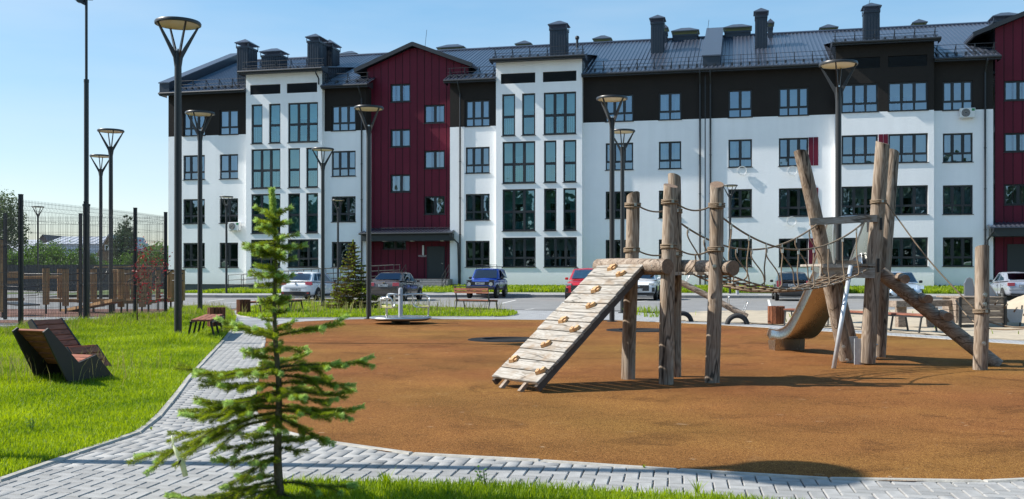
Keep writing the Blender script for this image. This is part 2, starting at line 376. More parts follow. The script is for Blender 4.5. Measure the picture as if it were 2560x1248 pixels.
mt['steel'] = M('brushed_steel', (0.56, 0.57, 0.57), 0.32, 0.9, var=0.1, scale=4, stretch=(1, 1, 0.2))
mt['slide'] = M('stainless_slide_sheet', (0.55, 0.55, 0.53), 0.27, 1.0, var=0.10, scale=3, stretch=(1, 1, 0.3))
mt['galv'] = M('galvanised_steel', (0.58, 0.62, 0.66), 0.38, 0.35, var=0.18, scale=9)
mt['greypaint'] = M('light_grey_paint', (0.36, 0.37, 0.39), 0.4, 0.1, var=0.08, scale=5)
mt['chequer'] = M('aluminium_chequer_plate', (0.52, 0.53, 0.54), 0.3, 0.9, var=0.1, scale=6)
mt['yellow'] = M('yellow_seat_plastic', (0.55, 0.50, 0.20), 0.45, var=0.05, scale=5)
mt['log'] = log_mat('weathered_pine_log', (0.38, 0.315, 0.25), (0.27, 0.21, 0.158), (0.145, 0.105, 0.075), 'Z', 1.0, .75, .35)
mt['logx'] = log_mat('weathered_pine_beam', (0.36, 0.295, 0.235), (0.255, 0.195, 0.148), (0.14, 0.10, 0.072), 'X', 1.0, .7, .3)
mt['logend'] = M('log_end_grain', (0.20, 0.13, 0.085), 0.85, var=0.3, scale=30, bump=0.3, bscale=80)
mt['plank'] = log_mat('bleached_larch_plank', (0.40, 0.375, 0.335), (0.34, 0.31, 0.27), (0.21, 0.18, 0.145), 'X', 1.4, .6, .7)
mt['plankedge'] = M('dark_plank_edge', (0.07, 0.055, 0.045), 0.85, var=0.25, scale=12)
mt['hold'] = M('tan_climbing_hold', (0.50, 0.29, 0.13), 0.65, var=0.12, scale=14, bump=0.2, bscale=120)
mt['holddark'] = M('hold_bolt_hole', (0.10, 0.05, 0.025), 0.8, var=0)
mt['rope'] = M('beige_polyamide_rope', (0.24, 0.175, 0.115), 0.85, var=0.25, scale=60, bump=0.5, bscale=220)
mt['ferrule'] = M('aluminium_ferrule', (0.60, 0.60, 0.58), 0.35, 0.8, var=0.1, scale=8)
mt['benchwood'] = log_mat('stained_bench_slat', (0.33, 0.135, 0.085), (0.25, 0.095, 0.058), (0.15, 0.055, 0.035), 'X', 1.3)
mt['binwood'] = log_mat('stained_bin_slat', (0.27, 0.10, 0.045), (0.20, 0.07, 0.032), (0.11, 0.04, 0.02), 'Z', 1.3)
mt['darkbin'] = log_mat('dark_stained_bin_slat', (0.17, 0.062, 0.032), (0.12, 0.042, 0.022), (0.07, 0.026, 0.015), 'Z', 1.3)
mt['loungewood'] = log_mat('dark_stained_lounger_slat', (0.34, 0.125, 0.075), (0.26, 0.092, 0.055), (0.16, 0.06, 0.036), 'X', 1.2)
mt['blackmetal'] = M('black_painted_steel', (0.020, 0.020, 0.021), 0.45, var=0.08, scale=4)
mt['greyside'] = M('dark_grey_side_panel', (0.026, 0.024, 0.022), 0.6, var=0.12, scale=4)
mt['timber'] = log_mat('glued_pine_post', (0.44, 0.27, 0.13), (0.35, 0.205, 0.095), (0.23, 0.13, 0.06), 'Z', 1.1)
mt['timberx'] = log_mat('glued_pine_beam', (0.44, 0.27, 0.13), (0.35, 0.205, 0.095), (0.23, 0.13, 0.06), 'X', 1.1)
mt['greytimber'] = log_mat('grey_weathered_timber', (0.36, 0.29, 0.23), (0.26, 0.205, 0.16), (0.15, 0.115, 0.09), 'X', 1.2)
mt['rubber'] = M('rubber', (0.020, 0.020, 0.021), 0.75, var=0.2, scale=10, bump=0.3, bscale=90)
mt['tramp'] = M('trampoline_rubber_ring', (0.018, 0.019, 0.021), 0.95, var=0.2, scale=8, spec=0.08)
mt['hole'] = M('trampoline_bed', (0.006, 0.006, 0.006), 0.9, var=0)
# --- ground
def rubber_floor():
    m, n, out = new_mat('ochre_epdm_granules'); L = n.links.new
    tc = add(n, 'ShaderNodeTexCoord')
    vo = add(n, 'ShaderNodeTexVoronoi'); vo.inputs['Scale'].default_value = 190; L(tc.outputs['Object'], vo.inputs[0])
    sep = add(n, 'ShaderNodeSeparateColor'); L(vo.outputs['Color'], sep.inputs[0])
    rp = add(n, 'ShaderNodeValToRGB'); e = rp.color_ramp.elements
    e[0].color = (0.048, 0.019, 0.006, 1); e[1].color = (0.42, 0.208, 0.070, 1); a = e.new(0.35); a.color = (0.166, 0.066, 0.019, 1); a = e.new(0.75); a.color = (0.238, 0.101, 0.028, 1)
    L(sep.outputs[0], rp.inputs[0])
    n1 = add(n, 'ShaderNodeTexNoise'); n1.inputs['Scale'].default_value = 0.55; n1.inputs['Detail'].default_value = 7; n1.inputs['Roughness'].default_value = 0.6; L(tc.outputs['Object'], n1.inputs[0])
    mr = add(n, 'ShaderNodeMapRange'); mr.inputs['From Min'].default_value = 0.3; mr.inputs['From Max'].default_value = 0.7; mr.inputs['To Min'].default_value = 0.70; mr.inputs['To Max'].default_value = 1.20
    L(n1.outputs[0], mr.inputs[0])
    n2 = add(n, 'ShaderNodeTexNoise'); n2.inputs['Scale'].default_value = 0.16; n2.inputs['Detail'].default_value = 4; L(tc.outputs['Object'], n2.inputs[0])
    hs = add(n, 'ShaderNodeHueSaturation'); L(rp.outputs[0], hs.inputs['Color']); L(mr.outputs[0], hs.inputs['Value'])
    m2 = add(n, 'ShaderNodeMapRange'); m2.inputs['From Min'].default_value = 0.35; m2.inputs['From Max'].default_value = 0.65; m2.inputs['To Min'].default_value = 0.490; m2.inputs['To Max'].default_value = 0.515
    L(n2.outputs[0], m2.inputs[0]); L(m2.outputs[0], hs.inputs['Hue'])
    # pale scuffs
    n3 = add(n, 'ShaderNodeTexNoise'); n3.inputs['Scale'].default_value = 6.5; n3.inputs['Detail'].default_value = 3; n3.inputs['Distortion'].default_value = 0.4
    mp3 = add(n, 'ShaderNodeMapping'); mp3.inputs['Scale'].default_value = (1, 1.8, 1); L(tc.outputs['Object'], mp3.inputs[0]); L(mp3.outputs[0], n3.inputs[0])
    r3 = add(n, 'ShaderNodeValToRGB'); r3.color_ramp.elements[0].position = 0.70; r3.color_ramp.elements[1].position = 0.76; r3.color_ramp.elements[1].color = (0.5, 0.5, 0.5, 1)
    L(n3.outputs[0], r3.inputs[0])
    # dark damp stains and pale wind-blown sand, each with its own outline
    n4 = add(n, 'ShaderNodeTexNoise'); n4.inputs['Scale'].default_value = 1.5; n4.inputs['Detail'].default_value = 8; n4.inputs['Roughness'].default_value = .7; n4.inputs['Distortion'].default_value = .8
    mp4 = add(n, 'ShaderNodeMapping'); mp4.inputs['Location'].default_value = (7, 3, 1); L(tc.outputs['Object'], mp4.inputs[0]); L(mp4.outputs[0], n4.inputs[0])
    r4 = add(n, 'ShaderNodeValToRGB'); q = r4.color_ramp.elements; q[0].position = .34; q[0].color = (.66, .64, .66, 1); q[1].position = .47; q[1].color = (1, 1, 1, 1)
    L(n4.outputs[0], r4.inputs[0]); ml = add(n, 'ShaderNodeMixRGB', blend_type='MULTIPLY'); ml.inputs[0].default_value = 1.0; L(hs.outputs[0], ml.inputs[1]); L(r4.outputs[0], ml.inputs[2])
    r5 = add(n, 'ShaderNodeValToRGB'); q = r5.color_ramp.elements; q[0].position = .60; q[0].color = (0, 0, 0, 1); q[1].position = .78; q[1].color = (.20, .20, .20, 1); L(n4.outputs[0], r5.inputs[0])
    mxs = add(n, 'ShaderNodeMixRGB'); mxs.inputs[2].default_value = (0.38, 0.25, 0.125, 1); L(r5.outputs[0], mxs.inputs[0]); L(ml.outputs[0], mxs.inputs[1])
    mx = add(n, 'ShaderNodeMixRGB'); mx.inputs[2].default_value = (0.55, 0.44, 0.31, 1); L(r3.outputs[0], mx.inputs[0]); L(mxs.outputs[0], mx.inputs[1])
    b = add(n, 'ShaderNodeBsdfPrincipled'); b.inputs['Roughness'].default_value = 0.9; b.inputs['Specular IOR Level'].default_value = 0.08
    bp = add(n, 'ShaderNodeBump'); bp.inputs['Strength'].default_value = 0.7; bp.inputs['Distance'].default_value = 0.004
    L(vo.outputs['Distance'], bp.inputs['Height']); L(bp.outputs[0], b.inputs['Normal'])
    L(mx.outputs[0], b.inputs['Base Color']); L(b.outputs[0], out.inputs[0]); return m
mt['epdm'] = rubber_floor()
mt['epdm2'] = M('brown_gym_rubber', (0.15, 0.065, 0.042), 0.85, var=0.2, scale=4, bump=0.2, bscale=100)
mt['court'] = M('grey_court_asphalt', (0.075, 0.078, 0.085), 0.8, var=0.2, scale=3)
mt['asphalt'] = M('worn_asphalt', (0.20, 0.198, 0.194), 0.85, var=0.2, scale=0.8, bump=0.3, bscale=70, detail=9)
mt['paint'] = M('worn_road_paint', (0.62, 0.61, 0.58), 0.8, var=0.25, scale=6)
mt['paver'] = M('grey_concrete_paver', (0.285, 0.28, 0.27), 0.85, var=0.20, scale=5, bump=0.25, bscale=120, randvar=0.16)
mt['paverbed'] = M('paver_joint_sand', (0.045, 0.043, 0.040), 0.95, var=0.4, scale=6)
mt['sand'] = M('pale_play_sand', (0.40, 0.335, 0.245), 0.95, var=0.16, scale=2.0, bump=0.9, bscale=9, detail=9)
mt['soil'] = M('grassy_soil', (0.07, 0.105, 0.018), 0.95, var=0.3, scale=1.6, bump=0.5, bscale=18)
mt['field'] = M('rough_grassland', (0.07, 0.10, 0.025), 0.95, var=0.3, scale=0.15, bump=0.4, bscale=3)
def farpaver():
    m, n, out = new_mat('far_grey_pavers'); L = n.links.new
    tc = add(n, 'ShaderNodeTexCoord'); br = add(n, 'ShaderNodeTexBrick')
    br.inputs['Color1'].default_value = (0.27, 0.272, 0.275, 1); br.inputs['Color2'].default_value = (0.36, 0.362, 0.365, 1); br.inputs['Mortar'].default_value = (0.12, 0.115, 0.11, 1)
    br.inputs['Scale'].default_value = 1.0; br.inputs['Brick Width'].default_value = 0.2; br.inputs['Row Height'].default_value = 0.1; br.inputs['Mortar Size'].default_value = 0.006
    mp = add(n, 'ShaderNodeMapping'); mp.inputs['Rotation'].default_value = (0, 0, 0.35); L(tc.outputs['Object'], mp.inputs[0]); L(mp.outputs[0], br.inputs[0])
    b = add(n, 'ShaderNodeBsdfPrincipled'); b.inputs['Roughness'].default_value = 0.85
    bp = add(n, 'ShaderNodeBump'); bp.inputs['Strength'].default_value = 0.6; bp.inputs['Distance'].default_value = 0.006; bp.invert = True; L(br.outputs['Fac'], bp.inputs['Height']); L(bp.outputs[0], b.inputs['Normal'])
    L(br.outputs[0], b.inputs['Base Color']); L(b.outputs[0], out.inputs[0]); return m
mt['farpaver'] = farpaver()
# --- plants
mt['grass'] = leaf_mat('lawn_blade', (0.085, 0.175, 0.010), (0.36, 0.46, 0.035), 0.46, 0.5, 0.9)
mt['drygrass'] = leaf_mat('seeding_grass_stalk', (0.19, 0.20, 0.06), (0.33, 0.29, 0.12), 0.35, 0.6, 1.0)
mt['needle'] = leaf_mat('spruce_needle', (0.085, 0.140, 0.014), (0.33, 0.40, 0.050), 0.40, 0.4, 9.0)
mt['newneedle'] = leaf_mat('fresh_spruce_needle', (0.26, 0.41, 0.09), (0.50, 0.64, 0.23), 0.42, 0.45, 6.0)
mt['oldneedle'] = leaf_mat('bronzed_spruce_needle', (0.060, 0.062, 0.014), (0.155, 0.115, 0.030), 0.25, 0.5, 4.0)
mt['bark'] = M('spruce_bark', (0.13, 0.095, 0.058), 0.9, var=0.35, scale=30, bump=0.6, bscale=90)
mt['birchbark'] = M('pale_birch_bark', (0.45, 0.43, 0.40), 0.85, var=0.5, scale=4)
mt['birch'] = leaf_mat('birch_leaf', (0.055, 0.095, 0.030), (0.105, 0.155, 0.050), 0.3, 0.5, 0.5)
mt['bush'] = leaf_mat('hedge_leaf', (0.050, 0.115, 0.018), (0.115, 0.215, 0.030), 0.35, 0.5, 0.6)
mt['conifer'] = leaf_mat('dark_conifer_leaf', (0.028, 0.062, 0.026), (0.065, 0.11, 0.042), 0.2, 0.5, 0.8)
mt['redleaf'] = leaf_mat('red_barberry_leaf', (0.16, 0.018, 0.022), (0.36, 0.05, 0.045), 0.4, 0.45, 2.0)
# --- far houses
mt['tinroof'] = M('pale_tin_roof', (0.62, 0.63, 0.66), 0.45, 0.2, var=0.08, scale=0.6)
mt['housewall'] = M('pale_blue_house_wall', (0.52, 0.58, 0.66), 0.8, var=0.1, scale=0.5)
mt['darkroof'] = M('dark_house_roof', (0.10, 0.085, 0.085), 0.7, var=0.15, scale=0.8)
mt['housebrown'] = M('brown_log_house_wall', (0.20, 0.135, 0.085), 0.85, var=0.25, scale=1, stretch=(0.2, 0.2, 6))
mt['darkfence'] = M('dark_sheet_fence', (0.045, 0.048, 0.055), 0.6, var=0.1, scale=0.8)
# --- vehicles
def carpaint(name, c, metal=0.0): return M(name, c, 0.28, metal, var=0.05, scale=2, spec=0.5, coat=0.8)
mt['cwhite'] = carpaint('pearl_white_paint', (0.74, 0.75, 0.76)); mt['cgrey'] = carpaint('brown_grey_metallic_paint', (0.115, 0.095, 0.088), 0.4)
mt['cblue'] = carpaint('bright_blue_paint', (0.014, 0.060, 0.36)); mt['cred'] = carpaint('red_metallic_paint', (0.46, 0.010, 0.016), 0.0)
mt['cdark'] = carpaint('dark_grey_paint', (0.040, 0.040, 0.042), 0.3); mt['clight'] = carpaint('ice_blue_metallic_paint', (0.42, 0.52, 0.62), 0.3)
mt['csilver'] = carpaint('silver_blue_metallic_paint', (0.46, 0.49, 0.56), 0.5)
mt['cglass'] = glass_mat('car_window', (0.10, 0.14, 0.16), 0.10, (0.75, 0.88, 1.0)); mt['ctint'] = glass_mat('tinted_car_window', (0.02, 0.022, 0.03), 0.05, (0.7, 0.8, 1.0))
mt['cplastic'] = M('black_car_plastic', (0.018, 0.018, 0.018), 0.6, var=0.08, scale=5); mt['tyre'] = M('tyre', (0.016, 0.016, 0.016), 0.85, var=0.2, scale=9)
mt['rim'] = M('alloy_rim', (0.38, 0.38, 0.39), 0.35, 0.8, var=0.08, scale=6); mt['tail'] = M('tail_light', (0.30, 0.006, 0.008), 0.25, var=0.1, scale=9, spec=0.7, coat=1)
mt['head'] = M('headlight_glass', (0.66, 0.70, 0.74), 0.12, 0.5, var=0.2, scale=12, coat=1); mt['plate'] = M('number_plate', (0.74, 0.75, 0.74), 0.5, var=0.03)
mt['ink'] = M('black_lettering', (0.015, 0.015, 0.016), 0.6, var=0); mt['chrome'] = M('chrome', (0.75, 0.76, 0.77), 0.14, 1.0, var=0); mt['silverfoil'] = M('silver_sun_shade', (0.80, 0.84, 0.87), 0.35, 0.6, var=0.2, scale=7)
mt['interior'] = M('car_interior', (0.05, 0.05, 0.052), 0.9, var=0.2, scale=4)
mt['acwhite'] = M('white_sheet_metal', (0.70, 0.71, 0.70), 0.45, var=0.05, scale=3); mt['acdark'] = M('fan_grille', (0.055, 0.055, 0.055), 0.6, var=0)
mt['signwhite'] = M('white_lettering', (0.78, 0.78, 0.78), 0.5, var=0); mt['tagpaper'] = leaf_mat('greenish_plant_tag', (0.62, 0.66, 0.44), (0.74, 0.76, 0.58), 0.4, 0.5, 8)
mt['green_label'] = M('green_label', (0.02, 0.22, 0.08), 0.5, var=0)
# ================================================================ the apartment building
PHI = math.atan(0.227); BE = Vector((math.cos(PHI), -math.sin(PHI), 0)); BN = Vector((math.sin(PHI), math.cos(PHI), 0))
_Y = 65.0 / (1 + 0.227 * (421 - CX) / F); BP = Vector(((421 - CX) * _Y / F, _Y, 0))
def UZ(px, py=684, off=0.0):
    d = Vector(((px - CX) / F, 1, (HZ - py) / F)); t = (off + BP.dot(BN)) / d.dot(BN)
    return (d * t - BP).dot(BE), H + t * d.z
def U(px, off=0.0): return UZ(px, 684, off)[0]
def bw(u, y, z): return BP + BE * u + BN * y + Vector((0, 0, z))
bld = thing('apartment_building', 'white four-storey apartment block with dark brown top floor, burgundy stair towers and slate roof', 'building', BP, -PHI)
ZB, ZD, ZE = 0.62, 11.0, 13.92            # foot of the render, start of the dark band, eaves
EAVE = -0.62
def slope_z(y): return 14.02 + 0.416 * (y - EAVE)
RIDGE_Y = 9.5; RIDGE_Z = slope_z(RIDGE_Y)
BAY = -0.45; REC = 1.0
def wall(name, mat, u0, u1, z0, ztop, holes, y, parent=bld, depth=0.20, thick=0.0):
    """front face with window openings and their reveals; ztop may be a function of u"""
    zt = ztop if callable(ztop) else (lambda u: ztop)
    hs = [h for h in holes if h[1] > u0 + 1e-4 and h[0] < u1 - 1e-4]
    us = sorted({u0, u1, *[min(max(h[0], u0), u1) for h in hs], *[min(max(h[1], u0), u1) for h in hs]})
    ztmax = max(zt(u0), zt(u1))
    zs = sorted({z0, *[h[2] for h in hs if z0 < h[2] < ztmax], *[h[3] for h in hs if z0 < h[3] < ztmax]})
    b = MB()
    for a, c in zip(us[:-1], us[1:]):
        if c - a < 1e-5: continue
        zz = zs + [None]
        for lo, hi in zip(zz[:-1], zz[1:]):
            um, zm = (a + c) / 2, (lo + (hi if hi is not None else zt((a + c) / 2))) / 2
            if any(h[0] < um < h[1] and h[2] < zm < h[3] for h in hs): continue
            ha, hc = (zt(a), zt(c)) if hi is None else (hi, hi)
            b.face([(a, y, lo), (c, y, lo), (c, y, hc), (a, y, ha)])
    for h in hs:
        a, c, lo, hi = max(h[0], u0), min(h[1], u1), max(h[2], z0), min(h[3], ztmax)
        if hi <= lo: continue
        if h[0] >= u0: b.face([(a, y, lo), (a, y, hi), (a, y + depth, hi), (a, y + depth, lo)])
        if h[1] <= u1: b.face([(c, y, lo), (c, y + depth, lo), (c, y + depth, hi), (c, y, hi)])
        if h[2] >= z0: b.face([(a, y, lo), (a, y + depth, lo), (c, y + depth, lo), (c, y, lo)])
        if h[3] <= ztmax: b.face([(a, y, hi), (c, y, hi), (c, y + depth, hi), (a, y + depth, hi)])
    if thick:
        b.face([(u0, y, z0), (u0, y, zt(u0)), (u0, y + thick, zt(u0)), (u0, y + thick, z0)])
        b.face([(u1, y, z0), (u1, y + thick, z0), (u1, y + thick, zt(u1)), (u1, y, zt(u1))])
    return b.build(name, mat, parent)
WIN = {}
def window_meshes(kind, w, h):
    key = (kind, round(w, 2), round(h, 2))
    if key in WIN: return WIN[key]
    cols, tr = {'three': ([0.31, 0.38, 0.31], 0.30), 'two': ([0.5, 0.5], 0.30), 'tall': ([1.0], 0.46), 'tallthree': ([0.33, 0.34, 0.33], 0.46),
                'plain': ([0.52, 0.48], None), 'widethree': ([0.33, 0.34, 0.33], 0.30)}[kind]
    fr = MB(); B = 0.065; y0, y1 = 0.10, 0.17
    fr.box(0, y0, 0, w, y1, B); fr.box(0, y0, h - B, w, y1, h); fr.box(0, y0, B, B, y1, h - B); fr.box(w - B, y0, B, w, y1, h - B)
    xs = [B]; 
    for c in cols[:-1]: xs.append(xs[-1] + c * (w - 2 * B))
    xs.append(w - B); mu = 0.055; panes = []
    for x in xs[1:-1]: fr.box(x - mu, y0 + .002, B, x + mu, y1 - .002, h - B)
    zt = h * tr if tr else None
    for i in range(len(cols)):
        a = xs[i] + (mu if i else 0); c = xs[i + 1] - (mu if i < len(cols) - 1 else 0)
        if zt: fr.box(a, y0 + .004, zt - 0.045, c, y1 - .004, zt + 0.045)
        rows = [(B, zt - 0.045), (zt + 0.045, h - B)] if zt else [(B, h - B)]
        for lo, hi in rows:
            s = 0.038                                  # sash inside the frame
            if hi - lo > 0.5:
                for q in ((a, lo, c, lo + s), (a, hi - s, c, hi), (a, lo + s, a + s, hi - s), (c - s, lo + s, c, hi - s)):
                    fr.box(q[0], y0 + .012, q[1], q[2], y1 - .02, q[3])
            panes.append((a, lo, c, hi))
    fm = fr.mesh('window', mt['frame'])
    pm = []
    for a, lo, c, hi in panes:
        p = MB(); p.face([(a, 0, lo), (c, 0, lo), (c, 0, hi), (a, 0, hi)]); pm.append((p, (a, lo, c, hi)))
    gl = mt['balglass'] if kind.startswith('tall') else mt['glass']
    pms = [p.mesh('pane', gl) for p, _ in pm]
    sl = MB(); sl.box(-0.05, -0.05, -0.035, w + 0.05, 0.10, 0.0); sm = sl.mesh('sill', mt['frame'])
    rail = None
    if kind.startswith('tall'):
        r = MB(); y = 0.30; zr = h * 0.43
        r.box(0, y, zr, w, y + 0.03, zr + 0.04); r.box(0, y, 0.12, w, y + 0.03, 0.15)
        k = max(3, int(w / 0.13))
        for i in range(k + 1): x = 0.02 + (w - 0.04) * i / k; r.box(x - 0.008, y + .008, 0.12, x + 0.008, y + .022, zr)
        rail = r.mesh('balcony_railing', mt['trim'])
    WIN[key] = (fm, pms, sm, rail); return WIN[key]
def add_window(kind, u0, u1, z0, z1, y):
    w, h = u1 - u0, z1 - z0
    fm, pms, sm, rail = window_meshes(kind, w, h)
    o = link('window', fm, bld, (u0, y, z0))
    for p in pms:
        q = link('pane', p, o, (0, 0.14 + random.uniform(-.004, .004), 0), (random.uniform(-.006, .006), 0, random.uniform(-.006, .006)))
    link('sill', sm, o)
    if rail: link('balcony_railing', rail, o)
    return o
ROW = [(1.78 + 3.075 * k, 1.78 + 3.075 * k + 1.72) for k in range(4)]
TALL = [None] + [(4.10 + 3.075 * k, 4.10 + 3.075 * k + 2.70) for k in range(3)]
holes_all = []
def hole(px0, px1, zz, y, kind):
    h = (round(U(px0, y), 2), round(U(px1, y), 2), zz[0], zz[1]); holes_all.append((h, kind, y)); return h
def section(px0, px1, y, holes, dark=True, ztop=ZE, thick=1.2):
    u0, u1 = U(px0, y), U(px1, y)
    if dark:
        wall('render_wall', mt['white'], u0, u1, ZB, ZD, holes, y, thick=thick); wall('dark_top_wall', mt['brown'], u0, u1, ZD, ztop, holes, y, thick=thick)
    else: wall('render_wall', mt['white'], u0, u1, ZB, ztop, holes, y, thick=thick)
    b = MB(); b.box(u0, y + 0.06, -0.3, u1, y + 0.4, ZB); b.build('plinth', mt['plinth'], bld)
    return u0, u1
ALL4 = range(4)
# left wing
A = [hole(458, 512, ROW[k], 0, 'three') for k in ALL4] + [hole(549, 595, ROW[k], 0, 'two') for k in ALL4]
section(421, 615, 0, A)
def vents(px, y, z0, z1): return (round(U(px[0], y), 2), round(U(px[1], y), 2), z0, z1)
VENTS = []
def bay(px0, px1, cols4, cols32, cols1, vs, dark):
    hs = []
    for c in cols4: hs.append(hole(c[0], c[1], TALL[3], BAY, 'tallthree' if c[1] - c[0] > 60 else 'tall'))
    for k in (2, 1):
        for c in cols32: hs.append(hole(c[0], c[1], TALL[k], BAY, 'tallthree' if c[1] - c[0] > 60 else 'tall'))
    for c in cols1: hs.append(hole(c[0], c[1], (1.78, 3.68), BAY, 'widethree'))
    for v in vs: q = vents(v, BAY, 13.62, 14.28); hs.append(q); VENTS.append(q)
    return section(px0, px1, BAY, hs, dark, 15.0)
BAYS = []
BAYS.append(bay(615, 805, [(628, 656), (672, 701), (720, 795)], [(628, 701), (720, 750), (765, 795)], [(627, 701), (719, 796)], [(625, 701), (717, 793)], False))
section(805, 915, 0, [hole(829, 889, ROW[k], 0, 'three') for k in ALL4])
section(1125, 1240, 0, [hole(1164, 1224, ROW[k], 0, 'three') for k in ALL4])
BAYS.append(bay(1240, 1455, [(1255, 1288), (1305, 1338), (1359, 1440)], [(1256, 1338), (1360, 1391), (1408, 1441)], [(1256, 1339), (1360, 1442)], [(1252, 1338), (1357, 1441)], False))
G = [hole(1514, 1583, ROW[k], 0, 'three') for k in ALL4] + [hole(1647, 1703, ROW[k], 0, 'two') for k in ALL4] + [hole(1821, 1880, ROW[k], 0, 'two') for k in ALL4] + [hole(1947, 2021, ROW[k], 0, 'three') for k in ALL4]
section(1455, 2090, 0, G)
hs = []
for k in ALL4: hs += [hole(2104, 2195, ROW[k], BAY, 'widethree'), hole(2221, 2320, ROW[k], BAY, 'widethree')]
for v in [(2105, 2200), (2220, 2318)]: q = vents(v, BAY, 13.62, 14.28); hs.append(q); VENTS.append(q)
BAYS.append(section(2090, 2335, BAY, hs, True, 15.0))
section(2335, 2483, 0, [hole(2357, 2432, ROW[k], 0, 'three') for k in ALL4])
# little red panels between windows
for k in range(3):
    for (a, c, y) in ((2021, 2046, 0.0), (2196, 2220.5, BAY)):
        u0, u1 = U(a, y), U(c, y); n = 2
        for i in range(n):
            b = MB(); w = (u1 - u0) / n
            b.box(u0 + i * w + 0.012, y - 0.03, ROW[k][0], u0 + (i + 1) * w - 0.012, y + 0.02, ROW[k][1]); b.build('red_panel', mt['red'], bld)
# louvred vents
for (a, c, lo, hi) in VENTS:
    b = MB(); b.box(a, BAY + 0.12, lo, c, BAY + 0.16, hi); v = b.build('vent', mt['frame'], bld)
    for i in range(9):
        z = lo + 0.03 + (hi - lo - 0.04) * i / 9
        s = MB(); s.poly([(a, BAY + .03, z), (c, BAY + .03, z), (c, BAY + .11, z + .06), (a, BAY + .11, z + .06), (a, BAY + .03, z + .012), (c, BAY + .03, z + .012), (c, BAY + .11, z + .072), (a, BAY + .11, z + .072)],
                         [(0, 1, 2, 3), (4, 7, 6, 5), (0, 4, 5, 1)]); s.build('louvre_slat', mt['frame'], v)
for h, kind, y in holes_all: add_window(kind, h[0], h[1], h[2], h[3], y)
# burgundy stair towers
TOWERS = []
def tower(px0, px1, pxc, holes, ridge, half, z0=ZB):
    u0, u1, uc = U(px0, REC), U(px1, REC), U(pxc, REC)
    zt = lambda u: ridge - 0.39 * abs(u - uc) - 0.12
    bk = MB(); bk.face([(u0, REC + .03, z0), (u1, REC + .03, z0), (u1, REC + .03, zt(u1)), (uc, REC + .03, zt(uc)), (u0, REC + .03, zt(u0))])
    hh = [h for h in holes]
    wall('cladding_backing', mt['redback'], u0, uc, z0, zt, hh, REC + .03); wall('cladding_backing', mt['redback'], uc, u1, z0, zt, hh, REC + .03)
    n = int(round((u1 - u0) / 0.52)); w = (u1 - u0) / n
    for i in range(n):
        wall('cladding_panel', mt['red'], u0 + i * w + 0.022, u0 + (i + 1) * w - 0.022, z0, zt, hh, REC, thick=0.03, depth=0.12)
    for h in hh:
        add_window('plain', h[0], h[1], h[2], h[3], REC)
    # gable roof
    b = MB(); yb = 7.0
    for sgn in (-1, 1):
        ue = uc + sgn * half; ze = ridge - 0.39 * half
        P = [(uc, REC - .45, ridge), (ue, REC - .45, ze), (ue, yb, ze), (uc, yb, ridge)]
        b.poly(P + [(p[0], p[1], p[2] + 0.10) for p in P], [(0, 1, 2, 3), (7, 6, 5, 4), (0, 4, 5, 1), (1, 5, 6, 2), (2, 6, 7, 3), (3, 7, 4, 0)])
        for k in range(12):
            t = (k + .5) / 12; x = uc + sgn * half * 1.0 * t
        for k in range(int(7 / 0.3)):
            y = REC - .4 + k * 0.3
            b.beam((uc, y, ridge + 0.115), (ue, y, ze + 0.115), 0.05, 0.05)
    b.build('gable_roof', mt['roof'], bld)
    t = MB()
    for sgn in (-1, 1):
        ue = uc + sgn * half; ze = ridge - 0.39 * half
        t.beam((uc, REC - .47, ridge + 0.0), (ue, REC - .47, ze + 0.0), 0.05, 0.26)
        t.box(min(ue, ue - sgn * .12), REC - .45, ze - .12, max(ue, ue - sgn * .12), yb, ze + .02)
    t.build('gable_trim', mt['trim'], bld)
    s = MB(); s.face([(u0, REC + .02, ZE - 0.5), (u0, yb, ZE - .5), (u0, yb, zt(u0)), (u0, REC + .02, zt(u0))]); s.face([(u1, REC + .02, ZE - .5), (u1, REC + .02, zt(u1)), (u1, yb, zt(u1)), (u1, yb, ZE - .5)])
    s.build('tower_side', mt['chim'], bld)
    return u0, u1, uc
def rh(px0, px1, y0, y1): 
    a, z1 = UZ(px0, y0, REC); c, z0 = UZ(px1, y1, REC); return (round(a, 2), round(c, 2), round(z0, 2), round(z1, 2))
D = [rh(976, 1026, 211, 254), rh(976, 1026, 324, 367), rh(976, 1026, 437, 480), rh(1060, 1112, 263, 307), rh(1060, 1112, 377, 421), rh(1060, 1112, 491, 536), rh(957, 1015, 598, 623)]
tD = tower(917, 1172, 1036, D, 16.78, 4.15, 0.9)
J = [rh(2511, 2580, 203, 250), rh(2511, 2580, 333, 379), rh(2511, 2580, 461, 512)]
tJ = tower(2487, 2790, 2640, J, 17.35, 4.6, 0.9)
# main roof slope: ribbed metal
def ribs(b, u0, u1, y0, y1, zf, sp=0.26):
    b.poly([(u0, y0, zf(y0)), (u1, y0, zf(y0)), (u1, y1, zf(y1)), (u0, y1, zf(y1))], [(0, 1, 2, 3)])
    b.poly([(u0, y0, zf(y0) - .06), (u1, y0, zf(y0) - .06), (u1, y0, zf(y0)), (u0, y0, zf(y0))], [(0, 1, 2, 3)])
    n = int((u1 - u0) / sp)
    for i in range(n + 1):
        u = u0 + 0.05 + i * sp
        if u > u1 - .03: break
        w, h = 0.075, 0.045
        P = [(u - w, y0, zf(y0)), (u - w * .45, y0, zf(y0) + h), (u + w * .45, y0, zf(y0) + h), (u + w, y0, zf(y0)), (u - w, y1, zf(y1)), (u - w * .45, y1, zf(y1) + h), (u + w * .45, y1, zf(y1) + h), (u + w, y1, zf(y1))]
        b.poly(P, [(0, 4, 5, 1), (1, 5, 6, 2), (2, 6, 7, 3), (3, 2, 1, 0)])
UEND = tJ[1] + 8
roof = MB()
uA0 = U(421) - 0.35
